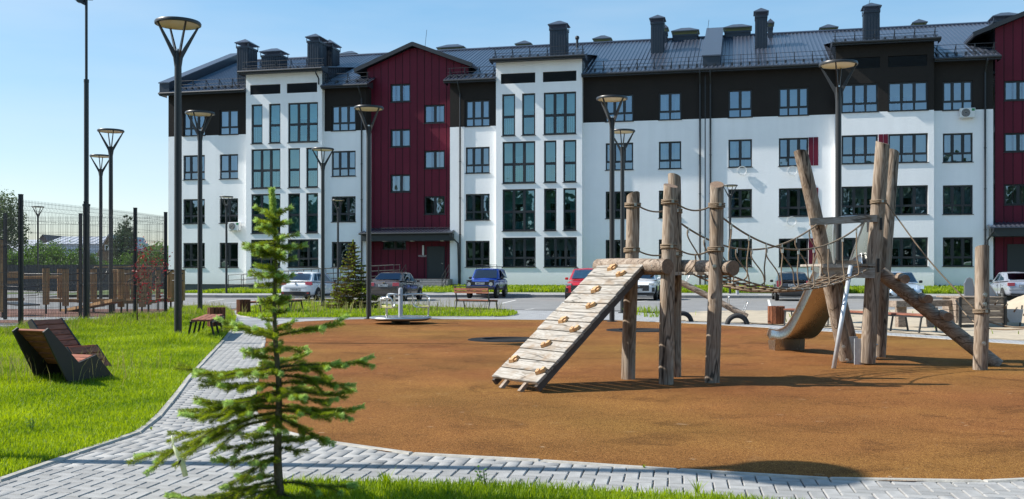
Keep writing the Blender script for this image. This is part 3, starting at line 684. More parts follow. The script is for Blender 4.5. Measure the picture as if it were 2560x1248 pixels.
segs = [(uA0, BAYS[0][0], EAVE), (BAYS[0][0], BAYS[0][1], 2.5), (BAYS[0][1], U(915) + 0.35, EAVE), (U(915) + .35, U(1125) - .25, 3.4), (U(1125) - .25, BAYS[1][0], EAVE), (BAYS[1][0], BAYS[1][1], 2.5),
        (BAYS[1][1], BAYS[2][0], EAVE), (BAYS[2][0], BAYS[2][1], 2.5), (BAYS[2][1], U(2483) + 0.3, EAVE), (U(2483) + .3, UEND, 3.4)]
for a, c, y0 in segs: ribs(roof, a, c, y0, RIDGE_Y, slope_z)
roof.poly([(uA0, RIDGE_Y, RIDGE_Z), (UEND, RIDGE_Y, RIDGE_Z), (UEND, 20, 13.9), (uA0, 20, 13.9)], [(0, 1, 2, 3)])
roof.tube([(uA0, RIDGE_Y, RIDGE_Z + 0.03), (UEND, RIDGE_Y, RIDGE_Z + 0.03)], 0.11, 8)
roofo = roof.build('roof', mt['roof'], bld)
# back and end walls close the block
b = MB(); b.box(U(421), 19.0, 0, UEND, 19.3, 13.9); b.face([(U(421), 0.02, 0), (U(421), 19.2, 0), (U(421), 19.2, 13.9), (U(421), RIDGE_Y, RIDGE_Z - .1), (U(421), 0.02, 13.9)])
b.build('end_wall', mt['white'], bld)
# eaves: soffit, fascia, gutter
def eave(u0, u1, ye, z, ywall):
    b = MB(); b.box(u0, ye, z - 0.20, u1, ye + 0.03, z - 0.01); b.face([(u0, ye + .03, z - .19), (u1, ye + .03, z - .19), (u1, ywall, z - .12), (u0, ywall, z - .12)])
    b.face([(u0, ye, z - .2), (u0, ye, z), (u0, ywall + .4, z + .3), (u0, ywall + .4, z - .2)]); b.face([(u1, ye, z - .2), (u1, ywall + .4, z - .2), (u1, ywall + .4, z + .3), (u1, ye, z)])
    b.tube([(u0, ye - 0.06, z - 0.06), (u1, ye - 0.06, z - 0.06)], 0.075, 8)
    return b.build('eaves_gutter', mt['trim'], bld)
for a, c, y0 in segs:
    if y0 == EAVE: eave(a, c, EAVE, 14.0, 0.0)
# raised roofs over the bays
GUARD = []
for (a, c) in BAYS:
    ye = BAY - 0.62; zf = lambda y: 15.14 + 0.20 * (y - ye); ym = ye + 1; 
    y1 = 5.6; r = MB(); ribs(r, a - .28, c + .28, ye, y1, zf); r.build('bay_roof', mt['roof'], bld)
    eave(a - .28, c + .28, ye, 15.14, BAY)
    for u, sg in ((a, -1), (c, 1)):
        s = MB(); s.poly([(u, BAY + .01, 13.9), (u, y1, 15.9), (u, y1, zf(y1) - .02), (u, BAY + .01, zf(BAY) - .02)], [(0, 1, 2, 3)])
        n = 16
        for i in range(n):
            y = BAY + .1 + i * (y1 - BAY - .3) / n; lo = max(13.95, slope_z(y) - .05); hi = zf(y) - .03
            if hi > lo: s.box(min(u, u + sg * .03), y, lo, max(u, u + sg * .03), y + .06, hi)
        s.build('bay_cheek', mt['chim'], bld)
    GUARD.append((a - .2, c + .2, ye + 0.55, zf))
# snow and safety rails
def guard(u0, u1, y, zf):
    b = MB(); n = max(2, int((u1 - u0) / 1.05)); z = zf(y); slp = zf(y + 1) - zf(y)
    for i in range(n + 1):
        u = u0 + .15 + (u1 - u0 - .3) * i / n
        b.beam((u, y, z), (u, y - .02, z + 0.62), 0.035, 0.05); b.beam((u, y + .5, z + slp * .5), (u, y, z + 0.58), 0.03, 0.03)
        b.box(u - .05, y - .25, z - .1, u + .05, y + .1, z + .07)
        if i < n: um = u + (u1 - u0 - .3) / n / 2; b.box(um - .06, y - .22, z - .09, um + .06, y - .02, z + .10)
    for h in (0.60, 0.33): b.tube([(u0, y - .01, z + h), (u1, y - .01, z + h)], 0.014, 5)
    for dy, h in ((-.1, 0.10), (-.1, 0.17)): b.tube([(u0, y + dy, z + dy * slp + h), (u1, y + dy, z + dy * slp + h)], 0.016, 5)
    b.build('snow_guard', mt['trim'], bld)
for a, c, y0 in segs:
    if y0 == EAVE: guard(a + .1, c - .1, EAVE + 0.62, slope_z)
for g in GUARD: guard(*g)
# fire walls with metal capping
for u0, w in ((U(421) - .30, 0.75), (U(1757), 1.05)):
    b = MB(); y0 = EAVE + (0.5 if w > .8 else -.02)
    P = [(u0, y0, slope_z(y0) - .1), (u0, RIDGE_Y, RIDGE_Z - .1), (u0, RIDGE_Y, RIDGE_Z + .62), (u0, y0, slope_z(y0) + .62)]
    b.prism(P, (w, 0, 0)); o = b.build('fire_wall', mt['chim'], bld)
    k = MB(); P = [(u0 - .06, y0 - .06, slope_z(y0) + .622), (u0 - .06, RIDGE_Y, RIDGE_Z + .622), (u0 - .06, RIDGE_Y, RIDGE_Z + .70), (u0 - .06, y0 - .06, slope_z(y0) + .70)]
    k.prism(P, (w + .12, 0, 0)); k.build('capping', mt['chimcap'], o)
# chimneys and vent stacks
def chimney(px0, px1, ytop, ybase, depth=None, dd=0.9, wide=1.0):
    """ybase in the picture gives the place on the slope unless the depth is named"""
    if depth is None:
        lo, hi = 0.0, RIDGE_Y
        for _ in range(40):
            m = (lo + hi) / 2; z = UZ((px0 + px1) / 2, ybase, m)[1]
            if z > slope_z(m): lo = m
            else: hi = m
        depth = m
    u0, u1 = U(px0, depth), U(px1, depth); zt = UZ((px0 + px1) / 2, ytop, depth)[1]
    if u1 - u0 > 1.5: dd = 1.1
    zb = min(slope_z(depth), RIDGE_Z) - 0.3; zcap = zt - 0.38; zbody = zcap - 0.24
    u0 += .1; u1 -= .1
    if u0 < U(1000) and dd <= 0.9: u1 = u0 + (u1 - u0) * 0.72; dd = 1.4
    b = MB(); b.box(u0, depth, zb, u1, depth + dd, zbody); n = max(4, int((u1 - u0) / .16))
    for i in range(n): x = u0 + (u1 - u0) * (i + .5) / n; b.box(x - .035, depth - .025, zb, x + .035, depth, zbody - .1)
    for i in range(6): y = depth + dd * (i + .5) / 6; b.box(u1, y - .035, zb, u1 + .025, y + .035, zbody - .1); b.box(u0 - .025, y - .035, zb, u0, y + .035, zbody - .1)
    b.box(u0 - .05, depth - .05, zbody - .12, u1 + .05, depth + dd + .05, zbody + .02)
    o = b.build('chimney', mt['chim'], bld)
    k = MB(); a, c, e, f = u0 - .13, u1 + .13, depth - .13, depth + dd + .13
    for x, y in ((a + .1, e + .1), (c - .1, e + .1), (a + .1, f - .1), (c - .1, f - .1)): k.box(x - .02, y - .02, zbody, x + .02, y + .02, zcap)
    L2 = min(c - a, f - e) / 2
    r0, r1 = (((a + L2), (e + f) / 2), ((c - L2), (e + f) / 2)) if c - a > f - e else (((a + c) / 2, e + L2), ((a + c) / 2, f - L2))
    hz = zt
    k.poly([(a, e, zcap), (c, e, zcap), (c, f, zcap), (a, f, zcap)], [(3, 2, 1, 0)])
    k.face([(a, e, zcap), (a, f, zcap), (a, f, zcap + .05), (a, e, zcap + .05)]); k.face([(a, e, zcap), (a, e, zcap + .05), (c, e, zcap + .05), (c, e, zcap)]); k.face([(c, e, zcap), (c, e, zcap + .05), (c, f, zcap + .05), (c, f, zcap)])
    p0, p1 = (r0[0], r0[1], hz), (r1[0], r1[1], hz)
    zc = zcap + .05
    if c - a > f - e:
        k.face([(a, e, zc), (c, e, zc), p1, p0]); k.face([(c, f, zc), (a, f, zc), p0, p1]); k.face([(a, f, zc), (a, e, zc), p0]); k.face([(c, e, zc), (c, f, zc), p1])
    else:
        k.face([(c, e, zc), (c, f, zc), p1, p0]); k.face([(a, f, zc), (a, e, zc), p0, p1]); k.face([(a, e, zc), (c, e, zc), p0]); k.face([(c, f, zc), (a, f, zc), p1])
    k.build('chimney_cap', mt['chimcap'], o)
for q in [(589, 634, 94, 176, 1.2), (650, 705, 117, 150, 4.6), (765, 812, 80, 162, 3.2), (806, 842, 96, 166, 4.9), (845, 893, 124, 140, 10.2), (1092, 1160, 107, 124, 10.2), (1206, 1236, 114, 124, 10.2), (1288, 1328, 98, 118, 10.2),
          (1371, 1419, 48, 136, 2.4), (1482, 1528, 85, 108, 9.9), (1624, 1662, 33, 134), (1652, 1670, 58, 108), (1679, 1747, 65, 101), (1809, 1879, 56, 92), (1885, 1921, 16, 122), (1917, 1935, 45, 96), (2049, 2095, 57, 78, 9.9),
          (2157, 2203, 2, 98, 2.6), (2281, 2318, 44, 67, 9.9), (2398, 2440, 54, 64, 10.5), (2481, 2556, 26, 52, 7.2)]:
    chimney(*q)
b = MB(); u, z = UZ(1443, 90, 8.2); b.tube([(u, 8.2, slope_z(8.2) - .1), (u, 8.2, z - .25)], 0.09, 10); b.lathe([(0.0, .28), (.13, .22), (.16, .1), (.13, 0), (.09, -.02)], 12, (u, 8.2, z - .25)); b.build('vent_pipe', mt['trim'], bld)
for px, y0, y1, dp in ((1062, 75, 112, 7), (2171, -10, 4, 3.2), (1767, 50, 86, 9.4), (2200, 250, 300, 0)):
    if dp: b = MB(); u, z = UZ(px, y1, dp); b.tube([(u, dp, z - .3), (u + .15, dp, UZ(px, y0, dp)[1])], 0.016, 5); b.build('antenna', mt['trim'], bld)
# downpipes
def downpipe(px, ztop, zbot=0.5, y=-0.09, brackets=True, off=0.0, jog=None):
    u = U(px, y); b = MB()
    pts = [(u, EAVE - .04, ztop), (u, EAVE - .04, ztop - .2), (u, y, ztop - .8), (u, y, zbot)] if jog is None else jog
    b.tube(pts, 0.055, 8)
    for i in range(5):
        z = zbot + 1 + i * 2.4
        if z < ztop - 1: b.tube([(u, y, z), (u, y, z + .05)], 0.075, 8); b.box(u - .015, y, z, u + .015, y + .12, z + .04)
    b.build('downpipe', mt['trim'], bld)
for px in (904, 1150, 1750, 1776, 2463): downpipe(px, 13.95)
b = MB(); u = U(797, BAY - .1); b.tube([(u, BAY - .66, 15.05), (u, BAY - .6, 14.8), (u, BAY - .12, 14.5), (u, BAY - .12, 14.1)], .05, 8); b.build('downpipe', mt['trim'], bld)
# plumb seam between the two halves
b = MB(); u = U(1763); b.box(u - .03, -.012, ZB, u + .03, .0, ZE); b.build('expansion_joint', mt['trim'], bld)
# rooms behind the panes
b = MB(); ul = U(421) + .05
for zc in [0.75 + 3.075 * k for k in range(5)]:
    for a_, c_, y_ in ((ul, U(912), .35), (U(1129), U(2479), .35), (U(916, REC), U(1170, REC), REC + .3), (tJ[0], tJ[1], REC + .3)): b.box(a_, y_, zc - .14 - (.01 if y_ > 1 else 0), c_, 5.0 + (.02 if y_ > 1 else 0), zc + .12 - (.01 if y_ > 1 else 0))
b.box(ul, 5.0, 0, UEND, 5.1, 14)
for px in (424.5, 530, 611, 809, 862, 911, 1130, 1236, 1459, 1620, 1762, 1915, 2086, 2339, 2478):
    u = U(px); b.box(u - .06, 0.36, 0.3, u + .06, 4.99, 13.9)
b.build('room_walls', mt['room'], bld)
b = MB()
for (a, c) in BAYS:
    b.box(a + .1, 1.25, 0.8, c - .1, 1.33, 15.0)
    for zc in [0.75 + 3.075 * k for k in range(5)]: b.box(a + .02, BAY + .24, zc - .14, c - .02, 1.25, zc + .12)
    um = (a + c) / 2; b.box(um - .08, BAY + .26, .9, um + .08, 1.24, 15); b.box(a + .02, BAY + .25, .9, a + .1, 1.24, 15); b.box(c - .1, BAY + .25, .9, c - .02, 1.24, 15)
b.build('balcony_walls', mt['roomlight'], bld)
# balcony doors behind, curtains, drying towels
cu = []
for bi, (a, c) in enumerate(BAYS):
    for k in range(4):
        z = 0.87 + 3.075 * k
        for u in ((a * .72 + c * .28), (a * .30 + c * .70)):
            b = MB(); b.box(u - .75, 1.2, z + .02, u + .75, 1.25, z + 2.1); d = b.build('balcony_door', mt['acwhite'], bld)
            for x0, x1, z0, z1 in ((-.65, -.1, .85, 2.0), (.05, .65, .12, 2.0)): g = MB(); g.box(u + x0, 1.185, z + z0, u + x1, 1.205, z + z1); g.build('door_pane', mt['ctint'], d)
def curtain(u0, u1, z0, z1, y, mat, name='curtain'):
    b = MB(); n = max(6, int((u1 - u0) / .05)); vs = []; 
    for i in range(n + 1):
        u = u0 + (u1 - u0) * i / n; dy = 0.03 * math.sin(i * 1.9 + u * 7)
        vs += [(u, y + dy, z0), (u, y + dy * .6, z1)]
    b.poly(vs, [(2 * i, 2 * i + 2, 2 * i + 3, 2 * i + 1) for i in range(n)]); b.build(name, mat, bld, smooth=True)
rc = random.Random(5)
for h, kind, y in holes_all:
    u0, u1, z0, z1 = h
    if kind in ('three', 'two', 'widethree') and (z0 > 4 or rc.random() < .2):
        r = rc.random(); yy = y + .42
        if r < .36: curtain(u0 - .05, u0 + (u1 - u0) * .32, z0 - .3, z1 + .05, yy, mt['curtain']); curtain(u1 - (u1 - u0) * .3, u1 + .05, z0 - .3, z1 + .05, yy, mt['curtain'])
        elif r < .52: curtain(u0 - .05, u1 + .05, z0 - .3, z1 + .05, yy, mt['curtain'])
        elif r < .66: curtain(u0 - .05, u0 + (u1 - u0) * .25, z0 - .3, z1 + .05, yy, mt['drape'])
    elif kind == 'tallthree' and rc.random() < .4: curtain(u0 + (u1 - u0) * .6, u1 + .05, z0 + .1, z1 - .1, y + .6, mt['curtain'])
    elif kind == 'tall' and (z0 < 5 and u0 < U(800) or rc.random() < .25): curtain(u0 - .05, u1 + .05, z0 + .1, z1 - .2, y + .5, mt['curtain'])
u0 = U(1283, BAY)
for x in (0.0, 0.95): b = MB(); b.box(u0 + x, BAY + .6, 7.35, u0 + x + .72, BAY + .63, 8.45); b.build('towel', mt['towel'], bld)
# ---- entrance of the first tower: canopy, door, number, porch
u0, u1 = U(905, -.4), U(1131, -.4); zc = 4.12
b = MB(); b.box(u0, -.55, 3.52, u1, REC - .005, 3.98); can = b.build('canopy', mt['door'], bld)
r = MB(); ribs(r, u0 - .05, u1 + .05, -.68, REC - .01, lambda y: 4.05 + .20 * (y + .68), .26); r.build('canopy_roof', mt['roof'], can)
g = MB(); g.tube([(u0 - .1, -.72, 4.0), (u1 + .1, -.72, 4.0)], .07, 8); g.tube([(u1 - .05, -.72, 3.98), (u1 - .05, -.72, 3.8), (u1 + .3, -.12, 3.35), (u1 + .36, -.10, .5)], .055, 8); g.build('canopy_gutter', mt['trim'], can)
guard_b = MB()
for i in range(7): u = u0 + .3 + i * (u1 - u0 - .6) / 6; guard_b.beam((u, .05, 4.15), (u, .05, 4.42), .03, .03)
guard_b.tube([(u0 + .2, .05, 4.40), (u1 - .2, .05, 4.40)], .014, 5); guard_b.build('canopy_rail', mt['trim'], can)
for px in (962, 1031, 1106): b = MB(); u = U(px, -.2); b.box(u - .11, -.35, 3.49, u + .11, -.1, 3.52); b.build('ceiling_lamp', mt['acwhite'], can)
d0, zt = UZ(1070, 616, REC); d1, zb = UZ(1110, 697, REC); zt = 3.12; zb = 1.02
b = MB(); b.box(d0, REC - .05, zb, d1, REC + .02, zt); dr = b.build('entrance_door', mt['door'], bld)
b = MB(); b.box(d0 - .06, REC - .07, zb, d0, REC, zt + .06); b.box(d1, REC - .07, zb, d1 + .06, REC, zt + .06); b.box(d0, REC - .07, zt, d1, REC, zt + .06); b.build('door_frame', mt['frame'], dr)
b = MB(); b.box(d1 - .16, REC - .11, zb + 1.0, d1 - .05, REC - .05, zb + 1.04); b.build('door_handle', mt['chrome'], dr)
RX = Matrix.Rotation(R(90), 4, 'X')
u, z = UZ(1058, 627, REC); text_mesh('1', 0.92, .015, mt['signwhite'], 'house_number', bld, Matrix.Translation((u, REC - .03, z)) @ RX, .012)
u, z = UZ(1060, 640.5, REC); text_mesh('ПОДЪЕЗД', 0.15, .006, mt['signwhite'], 'entrance_sign', bld, Matrix.Translation((u, REC - .03, z)) @ RX)
# second entrance at the far right
u0, u1 = U(2476, -.4), U(2640, -.4)
b = MB(); b.box(u0, -.55, 3.52, u1, REC - .005, 3.98); can = b.build('canopy', mt['door'], bld)
r = MB(); ribs(r, u0 - .05, u1 + .05, -.68, REC - .01, lambda y: 4.05 + .20 * (y + .68), .26); r.build('canopy_roof', mt['roof'], can)
b = MB(); b.tube([(u0 + .1, -.72, 3.98), (u0 + .1, -.72, 3.8), (u0 - .1, -.14, 3.3), (u0 - .12, -.12, .5)], .055, 8); b.build('canopy_gutter', mt['trim'], can)
d0 = U(2518, REC); b = MB(); b.box(d0, REC - .05, 1.02, d0 + 1.9, REC + .02, 3.1); b.build('entrance_door', mt['door'], bld)
# porch, steps and ramp with railings
def porch(pxl, pxr, pxs0, pxs1, nstep=5):
    a, c = U(pxl, -.3), U(pxr, -.3); b = MB(); b.box(a, -1.0, -.3, c, REC + .02, 1.0); p = b.build('porch', mt['stone'], bld)
    s0, s1 = U(pxs0, -2), U(pxs1, -2)
    for i in range(nstep):
        z = 1.0 - (i + 1) * .155
        s = MB(); s.box(s0, -1.0 - (i + 1) * .32, -.3, s1, -1.0 - i * .32 - .002, z); s.build('step', mt['stone'], p, bevel=.012)
    return p
prc = porch(918, 1128, 1010, 1112)
porch(2484, 2640, 2520, 2600)
def railing(pts, h=0.95, name='railing', nrail=3, sp=1.0):
    b = MB(); P = [Vector(p) for p in pts]
    for a, c in zip(P[:-1], P[1:]):
        n = max(1, int((c - a).length / sp))
        for i in range(n + 1):
            p = a.lerp(c, i / n); b.tube([p, p + Vector((0, 0, h))], .022, 6)
        for k in range(nrail): dz = Vector((0, 0, h * (1 - k * .36))); b.tube([a + dz, c + dz], .02, 6)
    return b.build(name, mt['blackmetal'], bld)
ua, ub = U(572, -2.4), U(985, -2.4)
m1 = U(760, -2.4)
b = MB(); b.poly([(ua, -2.5, .15), (ub, -2.5, .15), (ub, -1.2, .15), (ua, -1.2, .15), (ua, -2.5, .32), (ub, -2.5, 1.0), (ub, -1.2, 1.0), (ua, -1.2, .32)], [(4, 5, 6, 7), (0, 1, 5, 4), (1, 2, 6, 5), (0, 4, 7, 3)]); b.build('ramp', mt['plinth'], bld)
railing([(ua, -2.45, .30), (m1, -2.45, .68), (ub, -2.45, .98)]); railing([(ua + .3, -1.25, .30), (m1, -1.25, .68), (ub, -1.25, .98)])
railing([(ub, -1.2, .98), (U(1000, -1), -1.05, .98)])
for px in (1003, 1112): u = U(px, -2); railing([(u, -1.05, 1.0), (u, -2.6, .25)], .95, 'stair_railing', 3, .8)
# ================================================================ ground
b = MB(); b.face([(-1200, -300, -0.08), (1200, -300, -0.08), (1200, 1800, -0.08), (-1200, 1800, -0.08)])
tag(b.build('ground', mt['field']), kind='structure')
# asphalt yard road and parking
KERB = [gp(380, 742), gp(500, 743), gp(700, 743.5), gp(1000, 743), gp(1300, 742.5), gp(1700, 744), gp(2000, 745), gp(2560, 748), gp(2900, 750)]   # foot of the kerb before the building
road_poly = [(-75, 30)] + [(-75, 140), (-34, 140), (-31, 75), (-27, 62)] + [(p.x, p.y) for p in KERB] + [(60, 40), (60, 27), (20, 30), (-8, 34)]
sheet('road', road_poly, -0.03, mt['asphalt'])
# grass verge and pavement in front of the building, rising to its foot
def verge_z(t, x): return 0.125 + t * (0.12 if x < -14 else 0.12 + 0.27 * min(1, (x + 14) / 8))
b = MB(); N = 8
inner = []
for p in KERB:
    d = Vector((p.x, p.y, 0)) ; u = (d - BP).dot(BE); inner.append(BP + BE * u + BN * 0.3)
for i in range(len(KERB) - 1):
    for k in range(N):
        q = []
        for (j, t) in ((i, k / N), (i + 1, k / N), (i + 1, (k + 1) / N), (i, (k + 1) / N)):
            p = KERB[j].lerp(inner[j], t); q.append((p.x, p.y, verge_z(t, p.x)))
        b.face(q, 1 if k < 2 else 0)
b.face([(-27.5, 57.5, .125), (KERB[0].x, KERB[0].y, .125), (inner[0].x, inner[0].y, .2), (inner[0].x - 3, inner[0].y + 20, .2), (-31, 80, .125)])
tag(b.build('verge', [mt['soil'], mt['farpaver']]), kind='structure')
# road kerb stones
kr = bpy.data.objects.new('road_kerb', None); COL.objects.link(kr); tag(kr, kind='structure')
KC = catmull([(-31, 90, 0), (-28.5, 66, 0), (-26.5, 59.5, 0)] + [(p.x, p.y, 0) for p in KERB], 8)
def stones(parent, path, length, w, h, z, mat, name='kerb_stone', gap=0.008, wob=0.004, side=1):
    acc = 0.0; start = Vector(path[0]); segs_ = []
    cur = [start]; 
    for a, c in zip(path[:-1], path[1:]):
        a, c = Vector(a), Vector(c); L = (c - a).length
        if L < 1e-6: continue
        pos = 0.0
        while acc + (L - pos) >= length:
            pos += length - acc; e = a.lerp(c, pos / L); segs_.append((start, e)); start = e; acc = 0.0
        acc += L - pos
    mb = {}
    for (p, q) in segs_:
        d = (q - p); L = d.length
        if L < 0.05: continue
        ang = math.atan2(d.y, d.x); key = round(L, 2)
        if key not in mb:
            m = MB(); l2 = L / 2 - gap / 2; e = min(.012, h * .3)
            vs = [(-l2, -w / 2, -h), (l2, -w / 2, -h), (l2, w / 2, -h), (-l2, w / 2, -h), (-l2, -w / 2, -e), (l2, -w / 2, -e), (l2, w / 2, -e), (-l2, w / 2, -e), (-l2 + e, -w / 2 + e, 0), (l2 - e, -w / 2 + e, 0), (l2 - e, w / 2 - e, 0), (-l2 + e, w / 2 - e, 0)]
            m.poly(vs, [(0, 1, 5, 4), (1, 2, 6, 5), (2, 3, 7, 6), (3, 0, 4, 7), (4, 5, 9, 8), (5, 6, 10, 9), (6, 7, 11, 10), (7, 4, 8, 11), (8, 9, 10, 11)])
            mb[key] = m.mesh(name, mat)
        c = (p + q) / 2
        link(name, mb[key], parent, (c.x, c.y, z + random.uniform(-wob, wob)), (random.uniform(-.01, .01), 0, ang + random.uniform(-.006, .006)))
stones(kr, [Vector((p.x, p.y, 0)) for p in KC], 1.0, 0.18, 0.22, 0.13, mt['roadkerb'])
# ---- play area outlines
rub_near = catmull([gp(*p) for p in [(664, 858), (655, 905), (646, 960), (640, 1008), (652, 1045), (690, 1075), (760, 1092), (850, 1109), (965, 1130)]], 5)[:-1] + [gp(*p) for p in [(965, 1130), (1290, 1146), (1700, 1173), (1990, 1190)]] + catmull([gp(*p) for p in [(2130, 1199), (2250, 1204), (2400, 1203), (2560, 1197), (2900, 1180)]], 4)
rub_far = catmull([gp(*p) for p in [(2900, 880), (2560, 862), (2380, 850), (2200, 838), (1950, 822), (1760, 811), (1650, 806)]], 4)[:-1] + catmull([gp(*p) for p in [(1650, 806), (1530, 801), (1340, 800), (1150, 799), (935, 798), (800, 802), (715, 808), (680, 820), (667, 838), (664, 858)]], 4)[:-1]
RUB = [(p.x, p.y) for p in rub_near + rub_far]
rub_near_o = rub_near
LEFT = catmull([gp(*p) for p in [(-260, 1300), (0, 1197), (130, 1150), (250, 1115), (330, 1085), (368, 1062), (405, 1022), (440, 980), (482, 927), (545, 862), (566, 838), (584, 812), (588, 798), (574, 786), (556, 774)]], 6)
pave = [(p.x, p.y) for p in LEFT] + [(p.x, p.y) for p in [gp(575, 769.5), gp(640, 768), gp(800, 765), gp(1000, 766), (gp(1250, 772.5)), gp(1400, 773.5), gp(1560, 775), gp(1700, 779), gp(2000, 790), gp(2560, 815), gp(3000, 835)]] + [(16, 5.0), (16, 3.2), (-6, 3.2)]
sheet('paving', pave, -0.022, mt['paverbed'])
pv = bpy.data.objects['paving']
TRAMP = [(gp(1268, 850), .80, 'nearer black trampoline left of the climbing ramp'), (gp(1600, 826.5), .80, 'farther black trampoline behind the log posts')]
bm = bmesh.new()
def loop_(pts):
    vs = [bm.verts.new((p[0], p[1], .004)) for p in pts]; return [bm.edges.new((vs[i], vs[(i + 1) % len(vs)])) for i in range(len(vs))]
es = loop_(RUB)
for c, r, _ in TRAMP: es += loop_([(c.x + (r - .05) * math.cos(2 * math.pi * k / 40), c.y + (r - .05) * math.sin(2 * math.pi * k / 40)) for k in range(40)])
bmesh.ops.triangle_fill(bm, use_beauty=True, use_dissolve=False, edges=es, normal=(0, 0, 1))
for f in bm.faces:
    if f.normal.z < 0: f.normal_flip()
me = bpy.data.meshes.new('rubber_surface'); bm.to_mesh(me); bm.free(); me.materials.append(mt['epdm']); epdm = link('rubber_surface', me); epdm['kind'] = 'structure'
# island of grass, lawn, foreground strip, sand
ISL = catmull([gp(*p) for p in [(594, 786.5), (608, 791), (650, 794), (750, 795), (900, 793.5), (1100, 792), (1250, 791), (1290, 787), (1288, 782.5), (1240, 777), (1120, 771), (1000, 766), (850, 760), (720, 757.5), (660, 762), (610, 776)]], 4, True)
sheet('grass_island', ISL, 0.002, mt['soil'])
FORE = catmull([gp(*p) for p in [(640, 1262), (690, 1222), (735, 1206.5), (900, 1207.5), (1130, 1213), (1400, 1225), (1700, 1240), (1850, 1250), (2100, 1275), (2300, 1310)]], 4) + [Vector((3.2, 3.2, 0)), Vector((-1.8, 3.2, 0))]
sheet('grass_strip', [(p[0], p[1]) for p in FORE], 0.004, mt['soil'])
FENCE_R = [(-12.3, 4.0), (-11.9, 14.0), (-11.45, 20.4), (-11.2, 22.8), (-10.72, 25.0), (-10.36, 27.6), (-10.2, 29.4)]
LAWN = [(p.x, p.y) for p in LEFT] + [(p.x, p.y) for p in [gp(500, 769), gp(456, 772), gp(430, 784)]] + [(x + .12, y) for x, y in FENCE_R[::-1]]
sheet('lawn', LAWN, -0.004, mt['soil'])
SAND = catmull([gp(*p) for p in [(1662, 799), (1690, 802), (1800, 806.5), (1930, 811), (2050, 818), (2200, 830), (2380, 842), (2560, 852), (2900, 870)]], 4) + [gp(3000, 790), gp(2560, 772), gp(2300, 774), gp(1960, 776), gp(1760, 778), gp(1690, 785)]
def sandz(x, y): return 0.012 + 0.05 * (noise.noise(Vector((x * .8, y * .8, 3))) + .55 * noise.noise(Vector((x * 2.7, y * 2.7, 9))))
bm = bmesh.new(); sp = [(p[0], p[1]) for p in SAND]
gx = np.arange(3, 34, 0.22); gy = np.arange(18.0, 42, 0.22); idx = {}
for i, x in enumerate(gx):
    for j, y in enumerate(gy):
        if inside(sp, x, y): idx[(i, j)] = bm.verts.new((x, y, max(0.004, sandz(x, y))))
for (i, j) in idx:
    if all(k in idx for k in ((i + 1, j), (i + 1, j + 1), (i, j + 1))): f = bm.faces.new([idx[(i, j)], idx[(i + 1, j)], idx[(i + 1, j + 1)], idx[(i, j + 1)]]); f.smooth = True
me = bpy.data.meshes.new('sand'); bm.to_mesh(me); bm.free(); me.materials.append(mt['sand']); so_ = link('sand', me); tag(so_, kind='structure')
sheet('sand_base', sp, 0.0, mt['sand'])
# sand heap
HC = at(2650, 790, 27.0); HC.z = 0
bm = bmesh.new(); n = 46; g = {}
for i in range(n + 1):
    for j in range(n + 1):
        x, y = (i / n - .5) * 5.2, (j / n - .5) * 5.2; r = math.hypot(x * .92, y)
        h = max(0.0, 1.22 - r * .54) + .05 * max(0, 1 - r / 2.2) * (noise.noise(Vector((x * 3, y * 3, 2))) + .5 * noise.noise(Vector((x * 8, y * 8, 5))))
        if r < 2.4: g[(i, j)] = bm.verts.new((x, y, h))
for (i, j) in g:
    if all(k in g for k in ((i + 1, j), (i + 1, j + 1), (i, j + 1))): f = bm.faces.new([g[(i, j)], g[(i + 1, j)], g[(i + 1, j + 1)], g[(i, j + 1)]]); f.smooth = True
me = bpy.data.meshes.new('sand_heap'); bm.to_mesh(me); bm.free(); me.materials.append(mt['sand']); o = link('sand_heap', me, None, (HC.x, HC.y, 0)); tag(o, 'heap of pale sand tipped beside the silver saloon car', 'sand heap')
# ---- kerb stones round the rubber and along the lawn
ke = bpy.data.objects.new('path_kerb', None); COL.objects.link(ke); tag(ke, kind='structure')
def offset(path, d):
    out = []
    for i, p in enumerate(path):
        a, c = path[max(i - 1, 0)], path[min(i + 1, len(path) - 1)]; t = (Vector(c) - Vector(a)); t.z = 0; t.normalize(); out.append(Vector(p) + Vector((-t.y, t.x, 0)) * d)
    return out
stones(ke, offset(rub_near_o, -0.035), 1.0, 0.065, 0.12, 0.010, mt['kerb']); stones(ke, offset(rub_far, -0.035), 1.0, 0.065, 0.12, 0.010, mt['kerb'])
stones(ke, offset(LEFT, -0.03), 1.0, 0.075, 0.14, 0.012, mt['kerb']); stones(ke, offset(FORE[:-3], 0.03), 1.0, 0.06, 0.12, 0.008, mt['kerb'])
stones(ke, offset(ISL + ISL[:1], 0.0), 1.0, 0.08, 0.12, 0.010, mt['kerb'])
# ---- paving blocks: herringbone in front, running bond further along
def brick_mesh(L, Wd):
    m = MB(); l, w, e = L / 2 - .0028, Wd / 2 - .0042, .006
    m.poly([(-l, -w, -.03), (l, -w, -.03), (l, w, -.03), (-l, w, -.03), (-l, -w, -e), (l, -w, -e), (l, w, -e), (-l, w, -e), (-l + e, -w + e, 0), (l - e, -w + e, 0), (l - e, w - e, 0), (-l + e, w - e, 0)],
           [(0, 1, 5, 4), (1, 2, 6, 5), (2, 3, 7, 6), (3, 0, 4, 7), (4, 5, 9, 8), (5, 6, 10, 9), (6, 7, 11, 10), (7, 4, 8, 11), (8, 9, 10, 11)])
    return m
UN = 0.096
bricks = []
a1 = R(-9.0); ca, sa = math.cos(a1), math.sin(a1); off1 = Vector((0.0, 5.0))
def rot2(x, y, a): return x * math.cos(a) - y * math.sin(a), x * math.sin(a) + y * math.cos(a)
split_a, split_b = gp(368, 1062), gp(660, 1062)
def in_herr(x, y): return y < split_a.y - 0.10 + 0.02 * (x + 2) 
